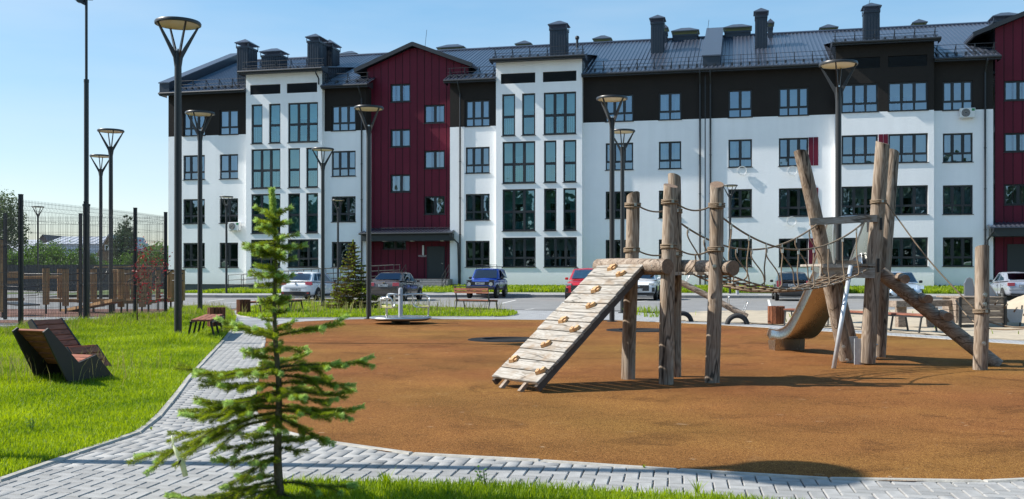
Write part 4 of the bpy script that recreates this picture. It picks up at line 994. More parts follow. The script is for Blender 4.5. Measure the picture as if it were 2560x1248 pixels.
for i in range(-90, 165):
    for j in range(-60, 90):
        k = (i - j) % 4
        if k == 0: cxx, cyy, hor = (i + 1) * UN, (j + .5) * UN, True
        elif k == 3: cxx, cyy, hor = (i + .5) * UN, (j + 1) * UN, False
        else: continue
        x, y = rot2(cxx, cyy, a1); y += 5.0
        if y > 3.5 and in_herr(x, y): bricks.append((x, y, a1 + (0 if hor else math.pi / 2)))
a2 = R(11.0); O2 = gp(520, 930)
for i in range(-30, 60):
    for j in range(-75, 170):
        x, y = rot2((i + (0.5 if j % 2 else 0)) * 2 * UN, j * UN, a2); x += O2.x; y += O2.y
        if not in_herr(x, y + .07) and y < 23.5: bricks.append((x, y, a2))
X = np.array([q[0] for q in bricks]); Y = np.array([q[1] for q in bricks])
fp = [(p[0], p[1]) for p in FORE]; ip = [(p[0], p[1]) for p in ISL]
def wholly(poly):
    r = np.ones(X.shape, bool)
    for dx, dy in ((.1, 0), (-.1, 0), (0, .1), (0, -.1)): r &= inside_np(poly, X + dx, Y + dy)
    return r
ok = inside_np(pave, X, Y) & ~wholly(RUB) & ~wholly(fp) & ~wholly(ip) & (Y > 3.9)
px_ = CX + X / Y * F; py_ = HZ + H * F / Y
vis = ok & (px_ > -700) & (px_ < 3500) & (py_ < 1480)
bricks = [q for q, v in zip(bricks, vis) if v]
bricks.sort(key=lambda q: q[1])
near, rest = [], []
for q in bricks:
    inframe = 0 <= CX + q[0] / q[1] * F <= 2560 and HZ + H * F / q[1] <= 1246
    (near if inframe and len(near) < 300 else rest).append(q)
bme = brick_mesh(2 * UN, UN).mesh('paving_block', mt['paver'])
for (x, y, a) in near:
    link('paving_block', bme, pv, (x, y, -0.001 + random.uniform(-.0015, .0015)), (random.uniform(-.008, .008), random.uniform(-.008, .008), a + random.uniform(-.008, .008)))
tmpl = brick_mesh(2 * UN, UN); TV = np.array(tmpl.v); TF = np.array(tmpl.f)
P = np.array(rest); n = len(P); rz = P[:, 2] + np.random.uniform(-.008, .008, n); c, s = np.cos(rz), np.sin(rz)
vx = TV[None, :, 0] * c[:, None] - TV[None, :, 1] * s[:, None] + P[:, 0:1]; vy = TV[None, :, 0] * s[:, None] + TV[None, :, 1] * c[:, None] + P[:, 1:2]
vz = np.broadcast_to(TV[None, :, 2], vx.shape) + np.random.uniform(-.0025, .001, (n, 1)) - np.where(np.abs(P[:, 2:3] - a2) < .01, .004, 0)
V = np.stack([vx, vy, vz], -1).reshape(-1, 3); Fq = (TF[None] + (np.arange(n) * len(TV))[:, None, None]).reshape(-1, 4)
def np_mesh(name, V, Fc, mat, smooth=False):
    me = bpy.data.meshes.new(name); k = Fc.shape[1]
    me.vertices.add(len(V)); me.vertices.foreach_set('co', V.astype(np.float32).ravel())
    me.loops.add(Fc.size); me.loops.foreach_set('vertex_index', Fc.astype(np.int32).ravel())
    me.polygons.add(len(Fc)); me.polygons.foreach_set('loop_start', np.arange(0, Fc.size, k, dtype=np.int32)); me.polygons.foreach_set('loop_total', np.full(len(Fc), k, np.int32))
    if smooth: me.polygons.foreach_set('use_smooth', np.ones(len(Fc), bool))
    me.materials.append(mat); me.update(calc_edges=True); me.validate(); return me
def paver_island_mat():
    m = mt['paver'].copy(); m.name = 'grey_concrete_paver_joined'; n = m.node_tree
    oi = [x for x in n.nodes if x.type == 'OBJECT_INFO'][0]; g = n.nodes.new('ShaderNodeNewGeometry')
    for l in list(n.links):
        if l.from_node == oi: to = l.to_socket; n.links.remove(l); n.links.new(g.outputs['Random Per Island'], to)
    return m
mt['paverj'] = paver_island_mat()
o = link('paving_blocks', np_mesh('paving_blocks', V, Fq, mt['paverj']), pv); o['kind'] = 'stuff'
# far paving where single blocks can no longer be told apart
sheet('far_paving', [(p[0], p[1]) for p in [gp(520, 829), gp(700, 829), gp(700, 790), gp(1000, 790), gp(1700, 829)] ] if False else [(-9.0, 23.4), (-5.5, 23.4), (-5.9, 26.5), (-5.0, 27.5), (8, 27), (20, 21.5), (26, 18), (27, 20), (12, 27.5), (6.5, 32), (4, 36), (-.1, 37.6), (-7, 41), (-9.8, 39), (-10.8, 38), (-9.8, 33), (-9.1, 30)], -0.012, mt['farpaver'])
b = MB(); pts = [Vector((p[0], p[1], 0)) for p in offset(rub_far, -0.06)]; outer = [Vector((p[0], p[1], 0)) for p in offset(rub_far, -1.15)]
for i in range(len(pts) - 1):
    if pts[i].x > 3.0: b.face([(pts[i].x, pts[i].y, -.003), (pts[i + 1].x, pts[i + 1].y, -.003), (outer[i + 1].x, outer[i + 1].y, -.003), (outer[i].x, outer[i].y, -.003)])
tag(b.build('sand_side_path', mt['farpaver'], fix=True), kind='structure')
# parking bay lines
for i, (a, c) in enumerate([((1575, 755), (1640, 748.5)), ((1255, 757), (1290, 749)), ((1925, 763.5), (1921, 748)), ((1405, 757), (1425, 747.5)), ((520, 752), (560, 747)), ((560, 757), (640, 750)), ((1310, 773), (1335, 770.5)), ((2210, 760), (2205, 749))]):
    p, q = gp(*a), gp(*c); d = (q - p).normalized(); w = Vector((-d.y, d.x, 0)) * .055
    b = MB(); b.face([p + w, p - w, q - w, q + w]); 
    o = b.build('road_marking', mt['paint'], fix=False); o.location.z = -0.026; tag(o, kind='structure')
# ---- far left: court, gym floor, paving strip, verge
sheet('sports_court', [(-60, 2), (-12.45, 2), (-12.0, 14), (-11.5, 20.4), (-11.25, 22.8), (-10.8, 25), (-10.45, 27.6), (-10.3, 29.3), (-60, 29.3)], -0.012, mt['court'])
sheet('court_edge', [(-60, 27.6), (-10.5, 27.6), (-10.3, 29.3), (-60, 29.3)], -0.006, mt['epdm2'])
b = MB()
for (x0, y0, x1, y1) in ((-60, 23.6, -11.2, 23.6), (-60, 26.2, -10.7, 26.2)): b.face([(x0, y0 - .05, -.002), (x1, y1 - .05, -.002), (x1, y1 + .05, -.002), (x0, y0 + .05, -.002)])
tag(b.build('court_line', mt['paint']), kind='structure')
sheet('gym_walk', [(-60, 29.35), (-10.2, 29.35), (-9.9, 31.6), (-60, 31.2)], -0.014, mt['farpaver'])
sheet('gym_floor', [(-60, 31.2), (-10.0, 31.6), (-9.6, 33), (-10.5, 38.5), (-60, 38.5)], -0.006, mt['epdm2'])
sheet('far_verge', [(-75, 62), (-34, 62), (-33, 72), (-75, 74)], -0.010, mt['soil'])
# ---- trampolines let into the rubber
def trampoline(c, rad, label):
    t = thing('ground_trampoline', label, 'trampoline', (c.x, c.y, 0.0), 0, 'trampolines set into the rubber')
    b = MB(); b.lathe([(rad + .01, .004), (rad, .016), (rad - .24, .016), (rad - .26, .022), (rad - .29, .020), (rad - .31, -.02)], 48); b.build('rubber_ring', mt['tramp'], t)
    b = MB(); b.lathe([(rad - .295, .010), (rad - .315, -.014), (0.001, -.018)], 40); b.build('jumping_bed', mt['hole'], t, smooth=True)
    # light inner bead
    b = MB(); b.tube([((rad - .27) * math.cos(a), (rad - .27) * math.sin(a), .020) for a in [2 * math.pi * k / 40 for k in range(41)]], .006, 5, False); b.build('edge_bead', mt['rubber'], t)
# ================================================================ grass (nobody could count the blades)
def blades(name, poly, n, hfun, mat, label, cat, zf=None, ymin=0, ymax=1e9, wid=0.0032, weight=1.0, seed=1, parent=None, bend=0.45):
    rs = np.random.RandomState(seed); P = np.array([(p[0], p[1]) for p in poly])
    x0, x1, y0, y1 = P[:, 0].min(), P[:, 0].max(), max(P[:, 1].min(), ymin), min(P[:, 1].max(), ymax)
    xs, ys = [], []; got = 0
    while got < n:
        k = n * 2; u = rs.rand(k)
        Y = y0 * (y1 / y0) ** u if weight == 1.0 else (1 / (1 / y0 + u * (1 / y1 - 1 / y0)))
        Xw = rs.rand(k) * (x1 - x0) + x0
        m = inside_np([tuple(p) for p in P], Xw, Y) & (np.abs(Xw / Y) < 0.66)
        xs.append(Xw[m]); ys.append(Y[m]); got += m.sum()
        if m.sum() == 0: break
    X = np.concatenate(xs)[:n]; Y = np.concatenate(ys)[:n]; n = len(X)
    h = hfun(X, Y, rs); keep = h > 0; X, Y, h = X[keep], Y[keep], h[keep]; n = len(X)
    Z = zf(X, Y) if zf else np.zeros(n)
    a = rs.rand(n) * 2 * np.pi; la = rs.rand(n) * 2 * np.pi; le = (0.15 + rs.rand(n) * bend) * h
    w = wid * (0.7 + 0.6 * rs.rand(n)) * (1 + np.maximum(0, Y - 8) * 0.055)
    dx, dy = np.cos(a) * w, np.sin(a) * w; lx, ly = np.cos(la) * le, np.sin(la) * le
    b0 = np.stack([X - dx, Y - dy, Z], 1); b1 = np.stack([X + dx, Y + dy, Z], 1)
    m0 = np.stack([X - dx * .8 + lx * .35, Y - dy * .8 + ly * .35, Z + h * .62], 1); m1 = np.stack([X + dx * .8 + lx * .35, Y + dy * .8 + ly * .35, Z + h * .62], 1)
    t = np.stack([X + lx, Y + ly, Z + h], 1)
    V = np.stack([b0, b1, m1, m0, t], 1).reshape(-1, 3); i = np.arange(n)[:, None] * 5
    T = np.concatenate([i + np.array([[0, 1, 2]]), i + np.array([[0, 2, 3]]), i + np.array([[3, 2, 4]])], 0)
    o = link(name, np_mesh(name, V, T, mat), parent); tag(o, label, cat, kind='stuff'); return o
def nfield(X, Y, f, s): return np.array([noise.noise(Vector((x * f, y * f, s))) for x, y in zip(X, Y)])
def lawn_h(X, Y, rs):
    # mown towards the path, long round the chairs, lamp posts and fence
    left = np.interp(Y, [q.y for q in LEFT], [q.x for q in LEFT]); d = left - X
    base = 0.045 + 0.05 * np.clip((d - 0.6) / 2.5, 0, 1) + 0.06 * np.clip((Y - 14) / 9, 0, 1)
    fx = np.interp(Y, [q[1] for q in FENCE_R], [q[0] for q in FENCE_R]); base += 0.10 * np.exp(-((X - fx) / .8) ** 2)
    for (cx, cy, r, a) in ((-6.3, 13.0, .9, .11), (-6.5, 19.3, .7, .12), (-9.6, 31, 1.5, .10), (-8.8, 27.5, 1.3, .10)): base += a * np.exp(-(((X - cx) ** 2 + (Y - cy) ** 2) / r ** 2))
    v = nfield(X, Y, 1.3, 4.0)
    return base * (0.65 + 0.6 * rs.rand(len(X))) * (1 + 0.45 * v)
blades('lawn_grass', LAWN, 300000, lawn_h, mt['grass'], 'lush green lawn behind the grey path', 'grass', ymin=5.5, ymax=45, seed=2, wid=0.0033)
def fore_h(X, Y, rs): return (0.022 + 0.050 * rs.rand(len(X)) ** 2) * (1 + 0.5 * nfield(X, Y, 2.2, 1.0))
blades('strip_grass', fp, 66000, fore_h, mt['grass'], 'bright grass strip along the bottom edge', 'grass', ymin=4.6, ymax=6.6, seed=3, wid=0.0028)
def isl_h(X, Y, rs): return (0.05 + 0.075 * rs.rand(len(X))) * (1 + 0.5 * nfield(X, Y, .9, 2.0))
blades('island_grass', ip, 42000, isl_h, mt['grass'], 'grass island between parking and merry-go-round', 'grass', ymin=20, seed=4, wid=0.0055)
vp = [(p.x, p.y) for p in [k.lerp(i_, .30) for k, i_ in zip(KERB, inner)]] + [(p.x, p.y) for p in inner[::-1]]
def vz_(X, Y):
    out = np.zeros(len(X))
    for i, (x, y) in enumerate(zip(X, Y)):
        d = (Vector((x, y, 0)) - BP).dot(BN); out[i] = verge_z(max(0, min(1, 1 + (d - .3) / 6.6)), x) - .02
    return out
blades('verge_grass', vp, 60000, lambda X, Y, rs: 0.10 + 0.16 * rs.rand(len(X)), mt['grass'], 'sunlit grass verge at the foot of the apartment block', 'grass', zf=vz_, ymin=40, seed=5, wid=0.010)
# seeding stalks standing above the lawn
def stalk_h(X, Y, rs):
    fx = np.interp(Y, [q[1] for q in FENCE_R], [q[0] for q in FENCE_R]); near = np.exp(-((X - fx) / 1.3) ** 2) + np.exp(-(((X + 6.3) ** 2 + (Y - 13) ** 2) / 1.1)) + np.exp(-(((X + 9.4) ** 2 + (Y - 30) ** 2) / 3.5)) * 1.2
    return np.where(rs.rand(len(X)) < near * .9, 0.22 + 0.22 * rs.rand(len(X)), 0)
blades('lawn_stalks', LAWN, 9000, stalk_h, mt['drygrass'], 'tall seeding stalks in the lawn near the fence', 'grass', ymin=9, ymax=40, seed=6, wid=0.0026, bend=.3)
blades('island_stalks', ip, 700, lambda X, Y, rs: 0.25 + .25 * rs.rand(len(X)), mt['drygrass'], 'thin seeding stalks on the grass island', 'grass', ymin=20, seed=7, wid=0.004, bend=.3)
tuft = [gp(1560, 790), gp(1690, 797), gp(1700, 780), gp(1560, 776)]
blades('tuft_grass', tuft, 700, lambda X, Y, rs: np.where(nfield(X, Y, 1.2, 5) > .12, 0.08 + .22 * rs.rand(len(X)), 0), mt['grass'], 'weedy grass tufts at the edge of the asphalt', 'grass', ymin=20, seed=8, wid=.006)
blades('sand_weeds', sp, 900, lambda X, Y, rs: np.where(nfield(X, Y, 1.0, 8) > .38, 0.05 + .14 * rs.rand(len(X)), 0), mt['grass'], 'sparse weeds growing in the sand', 'grass', ymin=18, seed=9, wid=.005)
# weeds rooting in the paving by the bottom edge
def weed(px, py, n, h, label):
    c = gp(px, py); b = MB(); rr = random.Random(px)
    for i in range(n):
        a = rr.random() * 6.28; L = h * (.6 + .5 * rr.random()); ln = .35 + .5 * rr.random()
        p0 = Vector((0, 0, 0)); p1 = Vector((math.cos(a) * L * ln * .5, math.sin(a) * L * ln * .5, L * .6)); p2 = Vector((math.cos(a) * L * ln, math.sin(a) * L * ln, L))
        s = Vector((-math.sin(a), math.cos(a), 0)) * .0035
        b.poly([p0 - s, p0 + s, p1 + s, p1 - s, p2], [(0, 1, 2, 3), (3, 2, 4)])
    tag(b.build('weed', mt['grass'], None, loc=(c.x, c.y, 0)), label, 'weed', 'weeds in the paving')
def leafy(px, py, label):
    c = gp(px, py); b = MB(); rr = random.Random(px)
    for i in range(5):
        a = rr.random() * 6.28; st = Vector((math.cos(a) * .05, math.sin(a) * .05, .09 + .05 * rr.random())); b.tube([(0, 0, 0), st * .6, st], .002, 4)
        for k in range(5):
            p = st * (.45 + .13 * k); d = Vector((math.cos(a + (k % 2 - .5) * 2.4), math.sin(a + (k % 2 - .5) * 2.4), .4)).normalized() * .032; s = d.cross(Vector((0, 0, 1))).normalized() * .011
            b.poly([p, p + d * .5 + s, p + d, p + d * .5 - s], [(0, 1, 2, 3)])
    tag(b.build('leafy_weed', mt['bush'], None, loc=(c.x, c.y, 0)), label, 'weed', 'weeds in the paving')
weed(965, 1218, 26, .12, 'tall grass tuft sprouting at the paving edge beside the spruce'); weed(1745, 1236, 22, .10, 'grass tuft on the paving edge below the lamp shadow'); weed(1610, 1171, 9, .03, 'tiny grass tuft in the kerb joint by the rubber edge'); weed(378, 1075, 14, .03, 'flat weed tuft in the corner of the lawn kerb')
leafy(1212, 1222, 'leafy weed with rounded leaves at the bottom grass edge'); leafy(80, 1085, 'dark broad-leaved weed in the near left lawn')
# ================================================================ street lamps
LH = 6.3
def make_lamp():
    t = thing('street_lamp', 'x', 'street lamp')
    b = MB(); b.tube([(0, 0, 0), (0, 0, 3.4), (0, 0, 5.42), (0, 0, 5.75)], .07, 20, rs=[.074, .072, .068, .066]); b.build('pole', mt['lamp'], t, auto=40)
    b = MB(); b.tube([(0, 0, -.02), (0, 0, .02)], .15, 20); b.build('base_plate', mt['lamp'], t)
    for k in range(4):
        a = R(28 + 90 * k); d = Vector((math.cos(a), math.sin(a), 0)); s = Vector((-d.y, d.x, 0)) * .014
        m = MB(); p = [d * .055 + Vector((0, 0, 5.35)), d * .095 + Vector((0, 0, 5.62)), d * .425 + Vector((0, 0, 6.27)), d * .385 + Vector((0, 0, 6.27)), d * .05 + Vector((0, 0, 5.72))]
        m.prism([q - s for q in p], s * 2); m.build('strut', mt['lamp'], t)
    b = MB(); b.lathe([(.395, 6.26), (.44, 6.265), (.445, 6.30), (.43, 6.325), (.02, 6.345), (0.001, 6.345)], 40); b.build('lamp_head', mt['lamp'], t, auto=40)
    b = MB(); b.lathe([(.395, 6.262), (.38, 6.285), (.001, 6.29)], 40); b.build('diffuser', mt['lampdisc'], t, smooth=True)
    b = MB(); b.tube([(0, 0, 5.75), (0, 0, 5.79)], .03, 10); b.build('cap_bolt', mt['steel'], t)
    return t
LAMPS = [(445, 58, None, 1, 0.2, 'tall street lamp with disc head nearest to the lounge chairs'),
         (500, 283, None, 1, 0.9, 'street lamp rising behind the slatted bench on the lawn edge'),
         (922, 270, None, 1, 0.5, 'street lamp beside the merry-go-round in front of the burgundy tower'),
         (807, 373, None, 1, 1.1, 'street lamp in front of the white hatchback'),
         (1530, 246, None, 1, 0.3, 'tall street lamp behind the top of the climbing ramp, left of a pair'),
         (1556, 328, None, 1, 0.8, 'lower lamp of the pair behind the climbing ramp, further away'),
         (2096, 160, None, 1, 0.62, 'large street lamp rising behind the slide tower'),
         (277, 327, None, 1, 0.1, 'street lamp behind the mesh fence, right of the floodlight mast'),
         (252, 390, None, 1, 1.3, 'smaller lamp just left of its neighbour behind the mesh fence'),
         (95, 518, 74.0, 1, 0.4, 'far lamp beyond the fenced court at the left edge'),
         (566, 491, 61.0, .94, 0.2, 'thin lamp on the verge at the left end of the apartment block'),
         (845, 499, 60.0, .897, 0.7, 'thin lamp on the verge by the wheelchair ramp'),
         (1825, 463, 57.5, 1.0, 0.5, 'thin lamp on the verge behind the rope bridge'),
         (None, None, None, 1, 0.35, 'lamp just outside the left edge, its disc shadow lying on the rubber')]
lamp0 = make_lamp()
for i, (px, py, d, s, rz, lab) in enumerate(LAMPS):
    o = lamp0 if i == 0 else copy_tree(lamp0)
    if px is None: o.location = (-5.02, 7.40, 0)
    else:
        if d is None: d = (LH - H) * F / (HZ - py)
        o.location = ((px - CX) * d / F, d, 0.12 if 56 < d < 70 else 0)
    o.rotation_euler.z = rz; o.scale = (s, s, s)
    o['label'] = lab; o['group'] = 'street lamps in the yard'
# floodlight mast
c = (-11.45, 26.9, 0); t = thing('floodlight_mast', 'slim three-step floodlight mast in front of the mesh fence', 'mast', c)
b = MB(); b.tube([(0, 0, 0), (0, 0, 3.22)], .088, 18); b.build('lower_tube', mt['mast'], t, auto=40)
b = MB(); b.tube([(0, 0, 3.2), (0, 0, 6.55)], .062, 16); b.tube([(0, 0, 3.17), (0, 0, 3.23)], .10, 16); b.build('middle_tube', mt['mast'], t, auto=40)
b = MB(); b.tube([(0, 0, 6.5), (0, 0, 9.4)], .036, 14); b.tube([(0, 0, 6.5), (0, 0, 6.58)], .068, 14); b.build('upper_tube', mt['mast'], t, auto=40)
b = MB(); b.box(-.24, -.06, 8.66, -.04, .10, 8.74); b.poly([(-.28, -.1, 8.70), (-.05, -.1, 8.58), (-.05, .14, 8.58), (-.28, .14, 8.70), (-.28, -.1, 8.80), (-.05, -.1, 8.68), (-.05, .14, 8.68), (-.28, .14, 8.80)], [(0, 3, 2, 1), (4, 5, 6, 7), (0, 1, 5, 4), (1, 2, 6, 5), (2, 3, 7, 6), (3, 0, 4, 7)]); b.build('floodlight', mt['mast'], t)
b = MB(); b.box(.04, -.05, 8.72, .16, .05, 8.78); b.build('bracket', mt['mast'], t)
# ================================================================ welded mesh fence round the court
def fence_post(parent, x, y, h=3.15):
    b = MB(); b.box(-.04, -.04, 0, .04, .04, h); b.box(-.044, -.044, h, .044, .044, h + .02); return b.build('post', mt['fence'], parent, loc=(x - parent.location.x, y - parent.location.y, 0))
def fence_panel(parent, a, c, h=3.05):
    a, c = Vector((a[0], a[1], 0)), Vector((c[0], c[1], 0)); L = (c - a).length; d = (c - a) / L; nrm = Vector((-d.y, d.x, 0)); b = MB()
    prof = [(0, 0.05)]
    for z in (0.22, 1.08, 1.98, 2.86): prof += [(0, z - .05), (.028, z), (0, z + .05)]
    prof.append((0, h)); w = .0036
    n = int(L / .05)
    for i in range(1, n):
        p = a + d * (L * i / n) - parent.location; p.z = 0
        vs = []
        for o_, z in prof: q = p + nrm * o_ + Vector((0, 0, z)); vs += [q - d * w, q + d * w, q + nrm * w * 1.7]
        fs = []
        for k in range(len(prof) - 1):
            for m in range(3): i0, i1 = k * 3 + m, k * 3 + (m + 1) % 3; fs.append((i0, i1, i1 + 3, i0 + 3))
        b.poly(vs, fs)
    for z in (.08, .17, .27, .55, .80, 1.03, 1.13, 1.38, 1.68, 1.93, 2.03, 2.30, 2.58, 2.81, 2.91, 3.0):
        b.tube([a - parent.location + d * .03 + Vector((0, 0, z)) - nrm * .004, c - parent.location - d * .03 + Vector((0, 0, z)) - nrm * .004], .0034, 3, False)
    return b.build('mesh_panel', mt['fence'], parent)
posts = [(-11.95, 13.2), (-11.8, 15.6), (-11.64, 18.0), (-11.45, 20.4), (-11.2, 22.8), (-10.72, 25.15), (-10.36, 27.5), (-10.2, 29.45)]
f = thing('mesh_fence', 'black welded mesh fence running along the lawn beside the court', 'fence', (-11.2, 22.8, 0))
for p in posts: fence_post(f, *p)
for p, q in zip(posts[:-1], posts[1:]): fence_panel(f, p, q)
f = thing('mesh_fence', 'black mesh fence across the far end of the court', 'fence', (-12.8, 29.5, 0))
bp_ = [(-10.25, 29.5), (-12.75, 29.55), (-15.0, 29.6), (-17.4, 29.65)]
for p in bp_[1:]: fence_post(f, p[0], p[1], 3.12)
for p, q in zip(bp_[:-1], bp_[1:]): fence_panel(f, p, q)
# ================================================================ slatted loungers
def lounger(label, foot, theta, side=1):
    """profile runs from the back (x=0) to the foot (x=1.12)"""
    Lx, Wd = 1.02, 0.53
    t = thing('lounge_chair', label, 'lounge chair', (0, 0, 0), theta, 'wooden loungers in the lawn')
    d = Vector((math.cos(theta), math.sin(theta), 0)); n = Vector((-d.y, d.x, 0))
    o = Vector(foot) - d * Lx - n * (Wd / 2 * side); t.location = (o.x, o.y, 0)
    top = [(0.0, .68), (0.45, .235), (0.73, .315), (1.02, .03)]
    for s in (-1, 1):
        y = s * (Wd / 2 - .012); P = [(-.05, .67), (.02, .715), (.47, .27), (.74, .345), (1.05, .02), (.98, 0), (.56, 0), (.34, 0), (.26, .12)]
        b = MB(); b.prism([(x, y - .012, z) for x, z in P], (0, .024, 0)); b.build('side_panel', mt['greyside'], t)
    def slats(p0, p1, n_, wd_):
        p0, p1 = Vector((p0[0], 0, p0[1])), Vector((p1[0], 0, p1[1])); e = (p1 - p0); L = e.length; e /= L; nn = Vector((-e.z, 0, e.x)); 
        if nn.z < 0: nn = -nn
        for i in range(n_):
            c = p0 + e * (L * (i + .5) / n_) + nn * .018; hw = L / n_ / 2 - .006
            m = MB(); rot = Matrix((e, Vector((0, 1, 0)), nn)).transposed(); m.cbox((0, 0, 0), (Wd - .05, hw * 2, .03)); 
            ob = m.build('slat', mt['loungewood'], t, bevel=.004)
            R3 = Matrix((Vector((0, 1, 0)), -e, nn)).transposed(); ob.matrix_local = Matrix.Translation(c) @ R3.to_4x4()
    slats(top[0], top[1], 6, 0); slats(top[1], top[2], 3, 0); slats(top[2], top[3], 3, 0)
    return t
lounger('near lounger of the pair, seen from behind with its black side panel', at(284, 942, 12.75).xy.to_3d(), R(66), -1)
lounger('far lounger of the pair, its slatted seat facing the viewer', at(279, 912, 14.2).xy.to_3d(), R(-26), 1)
# ================================================================ benches and bins
def bench(label, p0, p1, back=False, wood='benchwood', width=.40, seat=.43, group='slatted benches in the yard', flip=1):
    p0, p1 = Vector((p0[0], p0[1], 0)), Vector((p1[0], p1[1], 0)); d = p1 - p0; L = d.length; ang = math.atan2(d.y, d.x)
    t = thing('bench', label, 'bench', p0, ang, group)
    for k in range(3):
        y = (k - 1) * width / 3; b = MB(); b.cbox((L / 2, y, seat - .02), (L, width / 3 - .012, .04)); b.build('seat_slat', mt[wood], t, bevel=.004)
    b = MB()
    for s in (-1, 1): b.box(.02, s * width / 2 - .02, seat - .075, L - .02, s * width / 2 + .02, seat - .042)
    b.build('frame', mt['blackmetal'], t)
    for x in (.06, L - .06) if L < 2 else (.06, L * .36, L * .68, L - .06):
        for s in (-1, 1):
            b = MB(); b.beam((x, s * (width / 2 - .01), seat - .05), (x, s * (width / 2 + .07), 0), .04, .025, (1, 0, 0)); b.build('leg', mt['blackmetal'], t)
    if back:
        for x in (.08, L - .08):
            b = MB(); b.beam((x, flip * width / 2, seat - .05), (x, flip * (width / 2 + .12), .92), .04, .04, (1, 0, 0)); b.build('back_post', mt['blackmetal'], t)
        b = MB(); b.beam((.0, flip * (width / 2 + .125), .90), (L, flip * (width / 2 + .125), .90), .05, .03); b.build('top_rail', mt['blackmetal'], t)
        for z in (.80, .70):
            b = MB(); b.beam((0.03, flip * (width / 2 + .07 + (z - .6) * .2), z), (L - .03, flip * (width / 2 + .07 + (z - .6) * .2), z), .03, .085); b.build('back_slat', mt[wood], t)
    return t
bench('backless slatted bench end-on at the edge of the lawn', at(502, 800, 20.2).xy, at(536, 780, 22.9).xy)
bench('backless bench on the grass island behind the young spruce', at(634, 756, 33.6).xy, at(744, 745, 36.0).xy)
bench('bench with a backrest at the right tip of the grass island', (-1.92, 36.2), (-.62, 35.2), True, flip=-1)
bench('backless bench half hidden behind the slide', at(1966, 773, 26.6).xy, at(2085, 777, 25.8).xy)
bench('long backless bench in the sand behind the slide tower', at(2102, 777, 25.4).xy, at(2325, 789, 22.7).xy)
def bin_(label, x, y, w=.46, h=.5, wood='binwood', z=0):
    t = thing('litter_bin', label, 'litter bin', (x, y, z), random.uniform(-.3, .3), 'slatted litter bins')
    b = MB(); b.lathe([(w / 2 - .04, .02), (w / 2 - .04, h - .03), (w / 2 - .06, h - .03), (w / 2 - .06, .05), (.001, .05)], 20); b.build('liner', mt['blackmetal'], t, smooth=False)
    n = 14
    for k in range(n):
        a = 2 * math.pi * k / n; m = MB(); m.cbox((0, 0, 0), (math.pi * w / n - .016, .025, h - .02)); o = m.build('slat', mt[wood], t, bevel=.003)
        o.location = (math.cos(a) * (w / 2 - .013), math.sin(a) * (w / 2 - .013), h / 2); o.rotation_euler = (0, 0, a + math.pi / 2)
    return t
bin_('dark slatted bin behind the bench at the lawn edge', at(541, 800, 24.2).x, 24.2, .42, .55, 'darkbin')
bin_('dark slatted bin at the left tip of the grass island', gp(614, 785).x, 33.4, .46, .50, 'darkbin')
bin_('small brown bin by the wheelchair ramp behind the white hatchback', gp(845, 733).x * .9, 60.0, .55, .75, z=.12)
bin_('orange-brown slatted bin at the sand edge left of the slide', gp(1941, 810).x, 27.0, .45, .49)
# ================================================================ merry-go-round
c = gp(1002, 809); t = thing('merry_go_round', 'grey playground merry-go-round with yellow seats and chequer plate floor', 'merry-go-round', (c.x, c.y - .05, .06))
RD = .83
b = MB(); b.lathe([(.001, .03), (RD - .12, .03), (RD, .07), (RD + .012, .10), (RD, .128), (RD - .03, .135), (.001, .135)], 44); b.build('platform', mt['chequer'], t, auto=40)
b = MB()
for i in range(-11, 12):
    for j in range(-11, 12):
        x, y = i * .072, j * .072
        if x * x + y * y < (RD - .06) ** 2: a = .78 if (i + j) % 2 else -.78; b.cbox((x, y, .137), (.055, .014, .006), Matrix.Rotation(a, 3, 'Z'))
o = b.build('tread_pattern', mt['chequer'], t); o['kind'] = 'stuff'
b = MB(); b.tube([(0, 0, .13), (0, 0, .86), (0, 0, .87), (0, 0, .90), (0, 0, .915)], .06, 20, rs=[.06, .06, .055, .05, .02]); b.build('hub_post', mt['greypaint'], t, auto=35)
b = MB(); b.lathe([(.001, .04), (.25, .04), (.25, -.06), (.001, -.06)], 20); b.build('pivot', mt['blackmetal'], t)
for k, a in enumerate((R(8), R(128), R(248))):
    d = Vector((math.cos(a), math.sin(a), 0)); s = Vector((-d.y, d.x, 0)); r = RD - .08; e = R(40)
    m = MB(); m.tube(catmull([d * .05 + Vector((0, 0, .72)), d * (r - .2) + Vector((0, 0, .74)), d * (r - .05) + Vector((0, 0, .70)), d * r + Vector((0, 0, .58)), d * r + Vector((0, 0, .13))], 5), .021, 8); m.build('arm_rail', mt['steel'], t, smooth=True)
    m = MB(); q = d * (r - .42)
    m.tube(catmull([q + Vector((0, 0, .72)), q + Vector((0, 0, .50)), q + d * .06 + Vector((0, 0, .41)), q + d * .18 + Vector((0, 0, .385)), d * r + Vector((0, 0, .385))], 5), .018, 8); m.build('seat_tube', mt['steel'], t, smooth=True)
    m = MB(); cc = d * (r - .12); m.cbox((0, 0, 0), (.30, .34, .025)); so2 = m.build('seat', mt['yellow'], t, bevel=.01); so2.location = (cc.x, cc.y, .405); so2.rotation_euler = (0, 0, a)
    m = MB(); h0 = d * (r + .02) + s * .17; h1 = d * (r + .02) - s * .17
    m.tube(catmull([h0 + Vector((0, 0, .39)), h0 + Vector((0, 0, .58)), h0.lerp(h1, .2) + Vector((0, 0, .645)), h0.lerp(h1, .8) + Vector((0, 0, .645)), h1 + Vector((0, 0, .58)), h1 + Vector((0, 0, .39))], 5), .017, 8); m.build('back_hoop', mt['steel'], t, smooth=True)
for q_ in TRAMP: trampoline(*q_)
